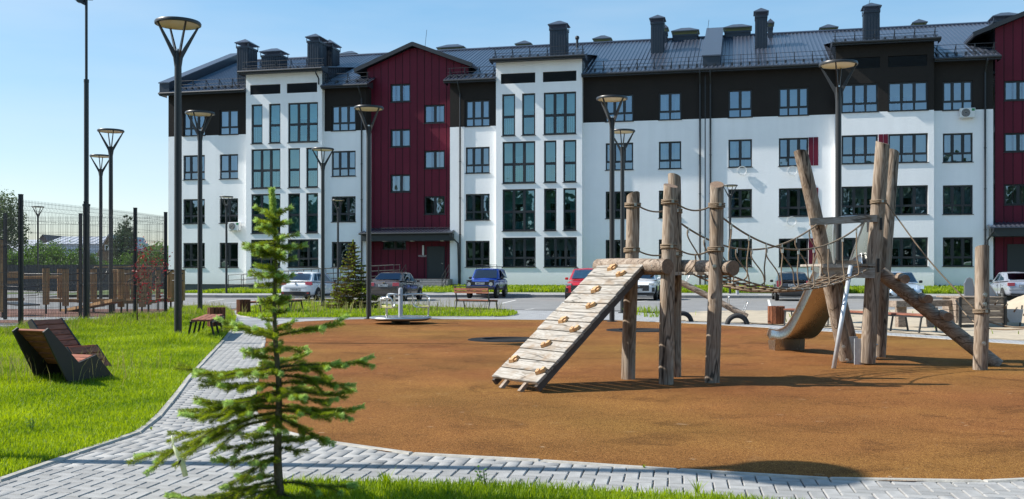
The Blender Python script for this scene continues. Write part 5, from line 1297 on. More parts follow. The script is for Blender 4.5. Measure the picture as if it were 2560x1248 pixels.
# ================================================================ log climbing frame with ramp, rope bridge and slide tower
def jitter_log(b, p0, p1, r0, r1, n=14, m=9, seed=0, cut=None):
    """a slightly crooked, out-of-round log from p0 to p1; cut tilts the top face"""
    rr = random.Random(seed); p0, p1 = Vector(p0), Vector(p1); d = (p1 - p0); L = d.length; d.normalize()
    a = Vector((0, 0, 1)) if abs(d.z) < .9 else Vector((0, 1, 0)); x = d.cross(a).normalized(); y = d.cross(x)
    ph = [rr.random() * 6.28 for _ in range(4)]; vs = []; fs = []
    for i in range(m):
        t = i / (m - 1); c = p0 + d * (L * t) + x * .008 * math.sin(ph[0] + t * 5) + y * .008 * math.sin(ph[1] + t * 4)
        for k in range(n):
            q = 2 * math.pi * k / n; r = (r0 + (r1 - r0) * t) * (1 + .014 * math.sin(2 * q + ph[2] + t * 1.2) + .012 * math.sin(3 * q + ph[3] + t))
            v = c + (x * math.cos(q) + y * math.sin(q)) * r
            if cut is not None and i == m - 1: v += d * (cut[0] * math.cos(q) + cut[1] * math.sin(q)) * r
            vs.append(v)
    for i in range(m - 1):
        for k in range(n): e, g = i * n + k, i * n + (k + 1) % n; fs.append((e, g, g + n, e + n))
    b.poly(vs, fs); b.cur = 1; b.poly([vs[k] for k in range(n)], [tuple(range(n - 1, -1, -1))]); b.poly([vs[(m - 1) * n + k] for k in range(n)], [tuple(range(n))]); b.cur = 0
    return b
LOGM = [mt['log'], mt['logend']]; LOGX = [mt['logx'], mt['logend']]
cf = thing('climbing_frame', 'weathered log climbing frame with plank ramp, rope bridge and slide tower', 'climbing frame', (2.0, 12.7, 0))
def part(b, name, mats, parent=cf, **k):
    return b.build(name, mats, parent, world=True, **k)
def log(name, p0, p1, r0, r1=None, seed=0, cut=None, mats=None, parent=cf):
    b = MB(); jitter_log(b, p0, p1, r0, r1 or r0, seed=seed, cut=cut)
    o = part(b, name, mats or LOGM, parent); set_auto(o.data, 50); return o
P1 = (Vector((1.50, 12.85, 0)), Vector((1.555, 12.85, 2.37))); P2 = (Vector((1.89, 12.27, 0)), Vector((1.94, 12.27, 2.44))); P3 = (Vector((2.14, 13.15, 0)), Vector((2.135, 13.15, 2.64))); P4 = (Vector((2.50, 12.45, 0)), Vector((2.555, 12.45, 2.47)))
post_o = []
for i, (p, cut) in enumerate(((P1, (-.25, .45)), (P2, (.15, -.35)), (P3, (.3, .3)), (P4, (-.1, -.55)))):
    post_o.append(log('log_post', p[0], p[1], .092, .085, seed=i + 1, cut=cut))
bd = Vector((.55, -.835, 0)).normalized()
b1c = Vector((1.53, 12.68, 1.455)); beam1 = log('cross_beam', b1c - bd * .70, b1c + bd * .66, .098, .095, seed=11, mats=LOGX)
b2c = Vector((2.45, 12.86, 1.435)); bd2 = Vector((.46, -.888, 0)).normalized(); beam2 = log('cross_beam', b2c - bd2 * .62, b2c + bd2 * .62, .098, .095, seed=12, mats=LOGX)
def bolt(p, d, r=.024, parent=cf):
    b = MB(); p, d = Vector(p), Vector(d).normalized(); b.tube([p - d * .01, p + d * .012], r, 12); b.tube([p + d * .012, p + d * .03], r * .5, 8); part(b, 'bolt', mt['steel'], parent)
bolt(b1c + bd * .42 + Vector((-.035, -.08, .0)), (-.5, -1, 0)); bolt(P4[0] + Vector((.0, -.09, 1.45)), (0, -1, 0))
# platform boards between the posts
for i in range(5):
    a = Vector((1.62, 12.78, 1.36)).lerp(Vector((2.36, 12.95, 1.36)), (i + .5) / 5); m = MB(); m.beam(a - bd * .42, a + bd * .42, .125, .04); part(m, 'platform_board', mt['plank'])
# --- ramp
TL, TR = Vector((1.215, 13.20, 1.535)), Vector((1.70, 12.45, 1.535)); BL, BR = Vector((-.235, 12.08, .105)), Vector((.29, 11.30, .105))
ramp_n = (TR - TL).cross(BL - TL).normalized(); ramp_n = ramp_n if ramp_n.z > 0 else -ramp_n
NP = 13
ramp = []
for i in range(NP):
    t0, t1 = i / NP, (i + 1) / NP; g = .006 / 2.4
    a0, a1, c0, c1 = BL.lerp(TL, t0 + g), BL.lerp(TL, t1 - g), BR.lerp(TR, t0 + g), BR.lerp(TR, t1 - g)
    mid = (a0 + a1 + c0 + c1) / 4; ex = ((c0 + c1) - (a0 + a1)); Lp = ex.length / 2; ex.normalize(); ey = ramp_n.cross(ex); hw = (a1 - a0).dot(ey) / 2
    j = random.uniform(-.012, .012); m = MB(); m.cbox((0, 0, 0), (Lp + random.uniform(-.01, .015), hw * 2 - .003, .038))
    o = m.build('ramp_plank', mt['plank'], cf, bevel=.004); Rm = Matrix((ex, ey, ramp_n)).transposed().to_4x4()
    o.matrix_local = Matrix.Translation(mid + ex * j + ramp_n * random.uniform(-.002, .002) - cf.location) @ Rm
for (q0, q1) in ((.02, .02), (.96, .96)):
    a, c = BL.lerp(BR, q0) - ramp_n * .055, TL.lerp(TR, q1) - ramp_n * .055
    m = MB(); m.beam(a + (c - a) * -.01, c, .05, .075, ramp_n); part(m, 'ramp_stringer', mt['plankedge'])
for q in (.3, .72):
    a = BL.lerp(BR, q); d = (TL - BL).normalized(); m = MB(); m.beam(a - ramp_n * .03 + d * .02, Vector((a.x, a.y, 0)) - Vector((d.x, d.y, 0)).normalized() * .07, .05, .045); part(m, 'ramp_foot', mt['greytimber'])
def on_ramp(px, py):
    d = Vector(((px - CX) / F, 1, (HZ - py) / F)); o = Vector((0, 0, H)); t = (BL - o).dot(ramp_n) / d.dot(ramp_n); return o + d * t + ramp_n * .019
ex = ((BR - BL)).normalized(); ey = ramp_n.cross(ex); ey = ey if ey.z > 0 else -ey
def hold_mesh(kind):
    b = MB()
    def blk(P, h):      # a chunky wedge: outline in the plank plane, sloped top
        n = len(P); cx = sum(p[0] for p in P) / n; cy = sum(p[1] for p in P) / n
        top = [(cx + (p[0] - cx) * .78, cy + (p[1] - cy) * .78, h) for p in P]; base = [(p[0], p[1], 0) for p in P]
        b.poly(base + top, [tuple(range(n, 2 * n))] + [(k, (k + 1) % n, (k + 1) % n + n, k + n) for k in range(n)])
    if kind == 0:
        blk([(-.075, -.05), (.02, -.06), (.03, .0), (.07, .01), (.08, .05), (-.05, .055)], .045); blk([(.035, -.055), (.075, -.05), (.08, .0), (.04, -.005)], .03)
    else:
        blk([(-.08, -.045), (-.012, -.05), (-.004, .01), (-.03, .045), (-.075, .035)], .045); blk([(.004, -.05), (.07, -.03), (.085, .025), (.03, .05), (.008, .005)], .045)
    b.cur = 1; b.tube([(-.035, -.005, .03), (-.035, -.005, .0465)], .008, 8)
    b.xf(Matrix.Scale(.86, 4)); return b.mesh('climbing_hold', [mt['hold'], mt['holddark']])
hm = [hold_mesh(0), hold_mesh(1)]
for i, (px, py, k) in enumerate([(1288, 903, 0), (1356, 932, 1), (1369, 865, 1), (1411, 805, 0), (1441, 827, 1), (1481, 768, 1), (1492, 729, 0), (1533, 674, 0), (1556, 689, 1)]):
    p = on_ramp(px, py); ang = random.uniform(.25, .6); e1 = ex * math.cos(ang) + ey * math.sin(ang); e2 = ramp_n.cross(e1)
    o = link('climbing_hold', hm[k], cf); o.matrix_local = Matrix.Translation(p - cf.location) @ Matrix((e1, e2, ramp_n)).transposed().to_4x4()
# --- ropes
RR = .0105
def rope(pts, name='rope', r=RR, k=8, n=7, parent=cf):
    m = MB(); m.tube(catmull(pts, k) if len(pts) > 2 else pts, r, n); return part(m, name, mt['rope'], parent, smooth=True)
def sag(a, c, s, n=9):
    a, c = Vector(a), Vector(c); return [a.lerp(c, i / (n - 1)) - Vector((0, 0, s * 4 * (i / (n - 1)) * (1 - i / (n - 1)))) for i in range(n)]
def wraps(p, z, r=.098, turns=3, name='rope_wrap'):
    ax = p[0].lerp(p[1], z / (p[1].z)); m = MB()
    for k in range(turns):
        zz = z + (k - (turns - 1) / 2) * .021; tl = random.uniform(-.012, .012)
        m.tube([(ax.x + math.cos(q) * r, ax.y + math.sin(q) * r, zz + tl * math.sin(q)) for q in [2 * math.pi * i / 20 for i in range(21)]], .0105, 6, False)
    o = part(m, name, mt['rope'], smooth=True); m = MB(); m.cbox((ax.x + .02, ax.y - r - .008, z), (.03, .02, .035)); part(m, 'rope_clamp', mt['ferrule'])
for p, zs in ((P1, (2.24, 1.66)), (P2, (2.24, 1.69)), (P3, (2.18, 1.62)), (P4, (2.21, 1.66))):
    for z in zs: wraps(p, z)
def axis(p, z): return p[0].lerp(p[1], z / p[1].z)
for za, zb_ in ((2.23, 2.20), (1.66, 1.63)): rope(sag(axis(P1, za) + Vector((.07, 0, 0)), axis(P3, zb_) + Vector((-.07, 0, 0)), .05))
for za, zb_ in ((2.23, 2.20), (1.69, 1.65)): rope(sag(axis(P2, za) + Vector((.07, 0, 0)), axis(P4, zb_) + Vector((-.07, 0, 0)), .075))
for a in (sag(axis(P1, 1.63) + Vector((.06, 0, 0)), axis(P3, 1.6), .05)[5], sag(axis(P2, 1.69) + Vector((.07, 0, 0)), axis(P4, 1.65), .075)[4]):
    rope([a, a + Vector((.0, 0, -.10)), a + Vector((-.06, .02, -.20)), a + Vector((-.12, .05, -.25))])
# --- slide tower posts
TA = (at(2118, 905, 15.2), at(2001, 380, 14.7)); TA[0].z = .06
TB = (gp(2168, 912, .0), at(2206, 357, 14.75)); TB[0].z = .03
TC = (at(2196, 900, 15.75), at(2231, 380, 15.75)); TC[0].z = .05
log('tower_log', TA[0], TA[1], .112, .100, seed=21, cut=(.3, .4)); log('tower_log', TB[0], TB[1], .112, .100, seed=22, cut=(.2, -.2)); log('tower_log', TC[0], TC[1], .108, .098, seed=23, cut=(.3, .3))
TD = (at(2135, 900, 15.95), at(2060, 560, 15.95)); TD[0].z = .05; log('tower_log', TD[0], at(2062, 590, 15.9), .10, .095, seed=24)
def tax(T, z): return T[0].lerp(T[1], (z - T[0].z) / (T[1].z - T[0].z))
m = MB(); c = gp(2147, 912); m.box(c.x - .07, c.y - .02, 0, c.x + .07, c.y + .0, .39); part(m, 'ground_anchor', mt['galv']); m = MB(); m.box(c.x - .08, c.y + .3, 0, c.x + .09, c.y + .32, .40); part(m, 'ground_anchor', mt['galv'])
for (px, py, Y) in ((2109, 867, 15.02), (2118, 900, 15.05)): p = at(px, py, Y); bolt(p, (-.1, -1, 0), .026)
for (px, py, Y) in ((2154, 868, 14.9), (2152, 905, 14.9), (2189, 862, 15.0), (2186, 893, 15.0)): p = at(px, py, Y); bolt(p, (-1 if px < 2170 else 1, -.1, 0), .024)
# floor: plank edge, deck boards, side beam
m = MB(); m.beam(at(2050, 679, 14.75), at(2186, 683, 14.75), .05, .155); part(m, 'deck_beam', mt['plank'])
m = MB(); m.beam(at(2052, 660, 15.75), at(2200, 662, 15.75), .05, .12); part(m, 'deck_beam', mt['greytimber'])
for i in range(7):
    a = at(2062, 664, 14.72).lerp(at(2180, 664, 14.72), i / 6); m = MB(); m.beam(Vector((a.x, 14.72, 1.485)), Vector((a.x, 15.8, 1.485)), .105, .035); part(m, 'deck_board', mt['plank'])
m = MB(); m.beam(at(2056, 665, 14.66), at(2134, 665, 14.66), .06, .05); part(m, 'deck_edge', mt['plank'])
m = MB(); m.beam(at(2024, 555, 14.72), at(2192, 546, 14.72), .05, .105); part(m, 'upper_rail', mt['plank'])
for z0, z1, px in ((1.98, 2.20, 2205), (1.36, 1.60, 2204)):
    a = tax(TB, (z0 + z1) / 2); m = MB(); m.beam(Vector((a.x + .02, a.y - .13, (z0 + z1) / 2)), Vector((a.x + .16, a.y + 1.1, (z0 + z1) / 2)), .03, z1 - z0 - .04); part(m, 'steel_bracket', mt['blackmetal'])
# steel pole
m = MB(); m.tube([gp(2084, 922), at(2127, 665, 14.6)], .032, 14); part(m, 'fireman_pole', mt['galv'], smooth=True)
# slide, hoops, side plates
SO, SV, SP = Vector((5.20, 15.50, 0)), Vector((-.139, .990, 0)), Vector((.990, .139, 0))
def sl_(s_, z, w=0.0): return SO + SV * s_ + SP * w + Vector((0, 0, z))
sp_ = catmull([sl_(0, 1.50), sl_(.4, 1.34), sl_(1.0, .78), sl_(1.5, .36), sl_(1.9, .22), sl_(2.3, .21), sl_(2.43, .18)], 6); wv = SP * .26; tr = MB(); n = len(sp_)
L_, R_, LU, RU = [], [], [], []
for i, p in enumerate(sp_):
    t = i / (n - 1); hgt = .17 if t < .85 else .17 * (1 - (t - .85) / .15 * .6); up_ = SV * .08 + Vector((0, 0, hgt)); L_.append(p - wv); R_.append(p + wv); LU.append(p - wv * 1.04 + up_); RU.append(p + wv * 1.04 + up_)
for i in range(n - 1):
    tr.face([L_[i], R_[i], R_[i + 1], L_[i + 1]]); tr.face([LU[i], L_[i], L_[i + 1], LU[i + 1]]); tr.face([R_[i], RU[i], RU[i + 1], R_[i + 1]])
o = part(tr, 'slide_chute', mt['slide'], fix=True, smooth=True); set_auto(o.data, 40)
md = o.modifiers.new('solid', 'SOLIDIFY'); md.thickness = .006
for U_ in (LU, RU): m = MB(); m.tube(U_, .014, 8); part(m, 'slide_edge', mt['steel'], smooth=True)
m = MB(); m.prism([sl_(2.16, 0, -.27), sl_(2.16, 0, .27), sl_(2.14, .20, .27), sl_(2.14, .20, -.27)], SV * .012); m.prism([sl_(2.16, 0, -.275), sl_(2.42, 0, -.275), sl_(2.46, .17, -.275), sl_(2.14, .20, -.275)], SP * .012); m.prism([sl_(2.16, 0, .262), sl_(2.42, 0, .262), sl_(2.46, .17, .262), sl_(2.14, .20, .262)], SP * .012); part(m, 'slide_foot', mt['slide'])
for s_ in (-1, 1):
    w_ = s_ * .30; P = [sl_(-.18, 1.50, w_), sl_(-.18, 2.02, w_), sl_(-.12, 2.16, w_), sl_(-.02, 2.20, w_), sl_(.10, 2.10, w_), sl_(.62, 1.42, w_), sl_(.40, 1.36, w_)]
    m = MB(); m.prism(P, SP * .006); part(m, 'side_plate', mt['slide']); q = MB(); q.tube(catmull(P[:6], 4), .016, 8); part(q, 'side_hoop', mt['steel'], smooth=True)
m = MB(); m.tube(catmull([sl_(-.2, 1.5, -.32), sl_(-.2, 2.08, -.32), sl_(-.2, 2.20, -.26), sl_(-.2, 2.23, 0), sl_(-.2, 2.20, .26), sl_(-.2, 2.08, .32), sl_(-.2, 1.6, .32)], 5), .018, 8); part(m, 'grab_hoop', mt['steel'], smooth=True)
# --- climbing log up to the tower, with stubs for steps
lad0, lad1 = at(2478, 906, 14.75), at(2200, 682, 15.2); lad0.z = .08
ld = (lad1 - lad0).normalized(); log('ladder_log', lad0 - ld * .12, lad1, .112, .104, seed=31, mats=LOGX)
for px, py in ((2262, 697), (2318, 748), (2368, 791), (2418, 836)):
    p = at(px, py, 14.62); 
    if px < 2400: log('step_stub', p + Vector((.0, -.03, 0)), p + Vector((.10, .45, .02)), .066, .062, seed=px, mats=LOGX)
P5 = (gp(2450, 925), at(2457, 618, 14.1)); log('log_post', P5[0], P5[1], .098, .092, seed=41, cut=(.0, .35))
for z in (.38, 1.06, .93): bolt(axis(P5, z) + Vector((0, -.095, 0)), (0, -1, 0), .03)
wraps((TB[0], TB[1]), 2.42, .11); wraps(P5, .83, .106)
rope([tax(TB, 2.42) + Vector((.1, -.02, 0)), tax(TB, 2.42).lerp(axis(P5, .84), .5) - Vector((0, 0, .07)), axis(P5, .84) + Vector((-.08, 0, 0))])
# --- rope bridge
NR0, NR1 = axis(P4, 2.06) + Vector((.07, 0, 0)), at(2042, 562, 14.70); FR0, FR1 = axis(P3, 2.03) + Vector((.07, 0, 0)), at(2150, 556, 15.0)
NR1 = at(2042, 562, 14.66); FR1 = at(2158, 557, 14.66)
DN0, DN1 = b2c + bd2 * .36 + Vector((.05, .03, -.06)), at(2066, 688, 14.68); DF0, DF1 = b2c - bd2 * .34 + Vector((.05, .03, -.06)), at(2172, 672, 14.68)
# near side of the bridge runs on the left and below, far side on the right
h_near, h_far = sag(NR0, FR1, .40, 19), sag(FR0, NR1, .36, 19)
d_near, d_far = sag(DN0, DF1, .26, 19), sag(DF0, DN1, .25, 19)
for q, nm in ((h_near, 'hand_rope'), (h_far, 'hand_rope'), (d_near, 'deck_rope'), (d_far, 'deck_rope')): rope(q, nm, .0125, 3)
mid_deck = [(a + c) / 2 for a, c in zip(d_near, d_far)]
for f_ in (.33, .67): rope([a.lerp(c, f_) for a, c in zip(d_near, d_far)], 'deck_rope', .0125, 3)
for i in range(1, 18):
    rope([d_near[i], mid_deck[i] - Vector((0, 0, .015)), d_far[i]], 'deck_rung', .011, 3)
def ferrule(p, d):
    m = MB(); m.tube([p - d * .006, p + d * .062], .0145, 8); part(m, 'ferrule', mt['ferrule'])
for hr, dr, ph in ((h_near, d_near, 0), (h_far, d_far, 1)):
    for i in range(1, 18, 2):
        a = hr[i]; c0, c1 = dr[min(18, i + 1)], dr[max(0, i - 1)]; tgt = c1 if ph == 0 else c0
        dn = Vector((0, 0, -1)); bow = Vector((.0, -.02 if ph == 0 else .02, 0))
        rope([a, a + Vector((0, 0, -.12)), a.lerp(tgt, .55) + Vector((.02, 0, -.02)), tgt + Vector((.06 if ph == 0 else -.06, 0, .05)), tgt], 'side_rope', .0095, 5); ferrule(a, dn)
        if False:
            j = min(17, i + 1); a2 = hr[j]; t2 = dr[max(0, j - 3)] if ph == 0 else dr[min(18, j + 1)]
            rope([a2, a2 + Vector((0, 0, -.12)), a2.lerp(t2, .55) + Vector((.02, 0, -.03)), t2 + Vector((.07 if ph == 0 else -.07, 0, .04)), t2], 'side_rope', .0095, 5); ferrule(a2, dn)
for q in (d_near, d_far):
    for i in range(1, 18): m = MB(); m.cbox(q[i], (.028, .026, .026)); part(m, 'rope_connector', mt['ferrule'], bevel=.006)
# --- climbing net beyond the last post
n0 = axis(P5, .62); 
for (a, c, s) in ((n0 + Vector((.0, .05, .12)), at(2640, 800, 13.6), .12), (n0 + Vector((0, .05, -.02)), at(2640, 806, 13.2), .06), (axis(P5, .95) + Vector((-.05, 0, -.3)), at(2390, 752, 15.6), .05)): rope(sag(a, c, s), 'net_rope')
for i in range(4):
    a = at(2490 + i * 24, 757 + i * 9, 14.0); rope([a, a + Vector((.06, .15, -.03)), a + Vector((.20, .35, .02))], 'net_rope', .010)
# ================================================================ seesaw, tyres and timber in the sand
s0, s1 = at(1690, 700, 27.6), at(1868, 792, 26.9); t = thing('seesaw', 'log seesaw tipped down to the right in the sand', 'seesaw', (gp(1760, 800).x, 27.4, 0))
def tpart(b, name, mats, parent, **k): return b.build(name, mats, parent, world=True, **k)
b = MB(); jitter_log(b, s0, s1, .085, .085, seed=51); o = tpart(b, 'beam', LOGX, t); set_auto(o.data, 50)
b = MB(); m_ = gp(1760, 800); jitter_log(b, (m_.x, 27.35, 0), (m_.x, 27.35, .62), .08, .078, seed=52); o = tpart(b, 'pivot_post', LOGM, t); set_auto(o.data, 50)
sd = (s1 - s0).normalized(); up = Vector((0, 0, 1))
for f_, hh in ((.14, .22), (.74, .22), (.95, .28)):
    p = s0.lerp(s1, f_) + up * .07; a = p + Vector((.0, -.10, 0)); c = p + Vector((.0, .10, 0)); tilt = Vector((.10, 0, hh)) if f_ != .74 else Vector((.0, 0, hh))
    b = MB(); b.tube(catmull([a, a + tilt * .8, a.lerp(c, .2) + tilt, a.lerp(c, .8) + tilt, c + tilt * .8, c], 4), .012, 6)
    if f_ > .9:
        for k in (.35, .65): b.tube([a + tilt * k, c + tilt * k], .009, 6)
    tpart(b, 'handle' if f_ < .9 else 'backrest', mt['steel'], t, smooth=True)
def tyre(px, py, Y, label, flip=0):
    c = at(px, py, Y); b = MB(); R0, r0 = .255, .075; vs = []; fs = []; n, k = 22, 10
    for i in range(n + 1):
        a = math.pi * i / n
        for j in range(k): q = 2 * math.pi * j / k; r = R0 + r0 * math.cos(q) * (1 if math.cos(q) > 0 else .8); vs.append((r * math.cos(a), .085 * math.sin(q), r * math.sin(a)))
    for i in range(n):
        for j in range(k): fs.append((i * k + j, i * k + (j + 1) % k, (i + 1) * k + (j + 1) % k, (i + 1) * k + j))
    b.poly(vs, fs); tag(b.build('half_tyre', mt['rubber'], None, smooth=True, loc=(c.x, c.y, -.03), rot=(0, 0, flip)), label, 'tyre', 'tyres half buried in the sand')
tyre(1706, 797, 28.3, 'half-buried tyre under the raised end of the seesaw', .15); tyre(1843, 798, 26.8, 'half-buried tyre under the low end of the seesaw', -.1)
# timber trestle
t = thing('timber_trestle', 'heavy grey timber trestle standing in the sand behind the climbing log', 'timber trestle', (at(2232, 0, 25.0).x, 25.0, 0))
b = MB(); b.beam(at(2231, 760, 25.0), at(2395, 757, 25.6), .30, .16); o = tpart(b, 'top_beam', mt['greytimber'], t, bevel=.01)
for px in (2252, 2330): p = at(px, 780, 25.2); b = MB(); b.box(p.x - .11, p.y - .11, 0, p.x + .11, p.y + .11, .52); tpart(b, 'leg', mt['greytimber'], t, bevel=.01)
# plank sand table with rounded steel panels
t = thing('sand_play_box', 'grey plank play box with rounded metal screens on top', 'play box', (at(2400, 0, 25.2).x, 25.2, 0))
x0, x1, xm = at(2362, 0, 26.2).x, at(2503, 0, 25.2).x, at(2395, 0, 25.0).x
for i in range(4):
    z = .12 + i * .155
    b = MB(); b.box(xm, 24.95, z, x1, 25.0, z + .145); tpart(b, 'plank', mt['greytimber'], t, bevel=.006)
    b = MB(); b.beam((xm - .02, 25.02, z + .072), (x0, 26.3, z + .072), .05, .145); tpart(b, 'plank', mt['greytimber'], t, bevel=.006)
    b = MB(); b.box(x0, 26.3, z, x1, 26.35, z + .145); tpart(b, 'plank', mt['greytimber'], t)
for (x, y) in ((xm + .02, 24.93), (x1 - .03, 24.93), (x0 + .03, 26.27)): b = MB(); b.box(x - .03, y - .03, 0, x + .03, y + .03, .76); tpart(b, 'corner_post', mt['blackmetal'], t)
for i in range(8): b = MB(); xx = xm + (x1 - xm) * i / 8; b.box(xx + .005, 24.93, .745, xx + (x1 - xm) / 8 - .005, 26.3, .78); tpart(b, 'deck_board', mt['greytimber'], t)
for (p0, p1, Y) in ((2411, 2436, 25.6), (2462, 2494, 25.3)):
    a, c = at(p0, 748, Y).x, at(p1, 748, Y).x; zt = at(0, 694, Y).z; b = MB(); w = c - a
    if p0 < 2450: P = [(a, Y, .79), (a, Y, zt - .15), (a + w * .2, Y, zt - .03), (a + w * .5, Y, zt), (a + w * .8, Y, zt - .04), (c, Y, zt - .25), (c, Y, .79)]
    else: P = [(a, Y, .79), (a, Y, zt - .05), (a + w * .1, Y, zt), (a + w * .35, Y, zt - .15), (c, Y, .79)]
    b.prism(P, (0, .02, 0)); tpart(b, 'metal_screen', mt['greypaint'], t); q = MB(); q.tube([Vector(p) for p in P], .014, 6); tpart(q, 'screen_edge', mt['steel'], t)
# scoop hanging by the box
t = thing('digger_scoop', 'grey metal sand scoop on legs right of the plank play box', 'sand scoop', (at(2528, 0, 25.5).x, 25.5, 0))
b = MB(); b.poly([(-.25, -.12, .45), (.25, -.12, .45), (.2, -.12, .12), (-.1, -.12, .12), (-.25, .12, .45), (.25, .12, .45), (.2, .12, .12), (-.1, .12, .12)], [(0, 1, 2, 3), (7, 6, 5, 4), (0, 3, 7, 4), (1, 5, 6, 2), (3, 2, 6, 7)]); b.build('scoop', mt['greypaint'], t)
b = MB(); b.tube([(.22, 0, 0), (.28, 0, .55)], .02, 8); b.tube([(-.2, 0, 0), (-.22, 0, .45)], .02, 8); b.build('leg', mt['blackmetal'], t)
# bollard light by the verge
c = gp(1760, 735); b = MB(); b.lathe([(.09, 0), (.09, .62), (.085, .63), (.085, .95), (.09, .96), (.09, 1.02), (.001, 1.03)], 14); tag(b.build('bollard_light', mt['greypaint'], None, loc=(c.x * 1.0, 56.8, .13), smooth=False), 'small pale bollard on the verge left of the rope bridge', 'bollard')
# ================================================================ timber workout frames behind the fence
def gym(label, x0, posts, beams, bars, Y):
    t = thing('workout_frame', label, 'workout frame', (at(x0, 0, Y).x, Y, 0), 0, 'timber workout frames beyond the fence')
    for (px, yt, yb, dy, w) in posts:
        p = at(px, yt, Y + dy); q = at(px, yb, Y + dy); b = MB(); b.box(p.x - w / 2, p.y - w / 2, max(.12, q.z), p.x + w / 2, p.y + w / 2, p.z); o = tpart(b, 'post', mt['timber'], t, bevel=.012)
        c = MB(); c.box(p.x - .025, p.y - .025, -.02, p.x + .025, p.y + .025, max(.13, q.z + .01)); tpart(c, 'post_shoe', mt['blackmetal'], t)
        c = MB(); c.box(p.x - w / 2 - .01, p.y - w / 2 - .01, p.z, p.x + w / 2 + .01, p.y + w / 2 + .01, p.z + .03); tpart(c, 'post_cap', mt['blackmetal'], t)
    for (a, c, h, w, dy) in beams: b = MB(); b.beam(at(a[0], a[1], Y + dy), at(c[0], c[1], Y + dy), w, h); tpart(b, 'beam', mt['timberx'], t, bevel=.01)
    for pts, r, dy in bars: b = MB(); b.tube([at(p[0], p[1], Y + dy) for p in pts], r, 7); tpart(b, 'steel_bar', mt['blackmetal'], t, smooth=True)
    return t
gym('timber frame with two cross beams at the far left behind the fence', 60, [(8, 676, 772, 0, .17), (6, 600, 780, -3, .16), (115, 671, 762, 0, .17), (151, 672, 745, 2, .16), (164, 673, 765, 0, .17), (200, 672, 757, 1, .16)],
    [((8, 688), (60, 687), .20, .06, 0), ((60, 694), (150, 693), .10, .1, 1.5), ((8, 706), (48, 705), .10, .06, 0), ((118, 751), (205, 752), .12, .12, .5), ((8, 749), (60, 748), .10, .1, 0)], [([(20, 685), (165, 686), (205, 683)], .025, .1), ([(165, 701), (200, 701)], .02, .1), ([(8, 716), (60, 718), (112, 714)], .014, .6), ([(60, 740), (95, 738), (98, 722)], .014, .5)], 34.0)
gym('timber parallel-bar frame in the middle behind the fence', 250, [(234, 673, 747, 2, .17), (285, 676, 752, 2, .16), (303, 673, 768, 0, .18), (318, 675, 752, 2, .16), (335, 676, 757, 1.5, .17)],
    [((205, 751), (330, 752), .12, .13, 1), ((282, 678), (300, 677), .12, .1, .5), ((235, 668), (420, 666), .05, .05, 8)], [([(205, 684), (272, 684)], .022, .3), ([(300, 685), (340, 685)], .022, .3), ([(232, 672), (240, 668), (247, 675), (249, 695), (256, 700), (263, 690), (270, 672)], .02, .4), ([(299, 690), (296, 700), (297, 730), (300, 735)], .02, .2), ([(318, 706), (325, 699), (333, 701)], .02, .2)], 34.0)
gym('timber frame with bent handles nearest to the tall lamp', 380, [(355, 673, 768, 0, .19), (371, 674, 762, .5, .18), (395, 676, 750, 3, .14), (427, 676, 755, 1, .18), (455, 676, 752, 1, .17)],
    [((302, 755), (390, 754), .13, .13, .5), ((390, 751), (430, 749), .12, .12, .8)], [([(367, 684), (373, 692), (381, 676), (388, 690), (392, 699), (399, 691)], .022, .1), ([(415, 690), (424, 679), (429, 676)], .022, .1), ([(430, 684), (458, 684)], .02, .3), ([(430, 702), (458, 702)], .02, .3)], 34.0)
# sloping plank of the workout ground
b = MB(); b.beam(gp(168, 777), at(298, 751, 33.6), .5, .10); tag(b.build('balance_plank', mt['timberx']), 'sloping timber plank lying on the workout ground behind the fence', 'balance plank')
b = MB(); b.beam(at(20, 757, 33.0), at(75, 763, 32.4), .7, .05); tag(b.build('sit_up_board', mt['blackmetal']), 'low black exercise board at the far left behind the fence', 'exercise board')
# ================================================================ things on the facade
def aircon(px, py, y, label, rot=0):
    u, z = UZ(px, py, y - .3); p = bw(u, y - .34, z); t = thing('air_conditioner', label, 'air conditioner', p, -PHI, 'outdoor air conditioning units')
    b = MB(); b.box(-.42, 0, -.28, .42, .30, .28); b.build('casing', mt['acwhite'], t, bevel=.02)
    b = MB(); b.tube([(-.10, -.012, 0), (-.10, .01, 0)], .235, 26); b.build('fan_guard', mt['acdark'], t)
    m = MB()
    for r in (.07, .13, .19): m.tube([(-.10 + r * math.cos(a), -.018, r * math.sin(a)) for a in [2 * math.pi * k / 20 for k in range(21)]], .006, 4, False)
    m.build('guard_wire', mt['acwhite'], t)
    b = MB(); b.box(.22, -.006, .10, .38, 0, .24); b.build('label_plate', mt['green_label'], t)
    for x in (-.3, .3): b = MB(); b.box(x - .02, .0, -.34, x + .02, .36, -.28); b.build('bracket', mt['acwhite'], t)
aircon(2419, 282, 0, 'white air conditioner under the top right window'); aircon(584, 566, 0, 'white air conditioner on the left wing beside the thin lamp')
for px, py, lab in ((1855, 427, 'left of the three'), (1981, 427, 'upper right of the three'), (1979, 553, 'lowest of the three')):
    u, z = UZ(px, py, -.1); p = bw(u, -.10, z); b = MB(); rr = random.Random(px)
    for k in range(4): b.tube([((.24 + .012 * k) * math.cos(a), -.02 * k + .01 * math.sin(3 * a + k), (.24 + .012 * k) * math.sin(a)) for a in [2 * math.pi * i / 26 for i in range(27)]], .011, 5, False)
    b.tube([(.1, 0, -.22), (.12, .02, -.36)], .01, 5)
    tag(b.build('cable_coil', mt['acwhite'], None, loc=p, rot=(0, 0, -PHI)), 'white cable coil hung on the facade, ' + lab, 'cable coil', 'cable coils on the facade')
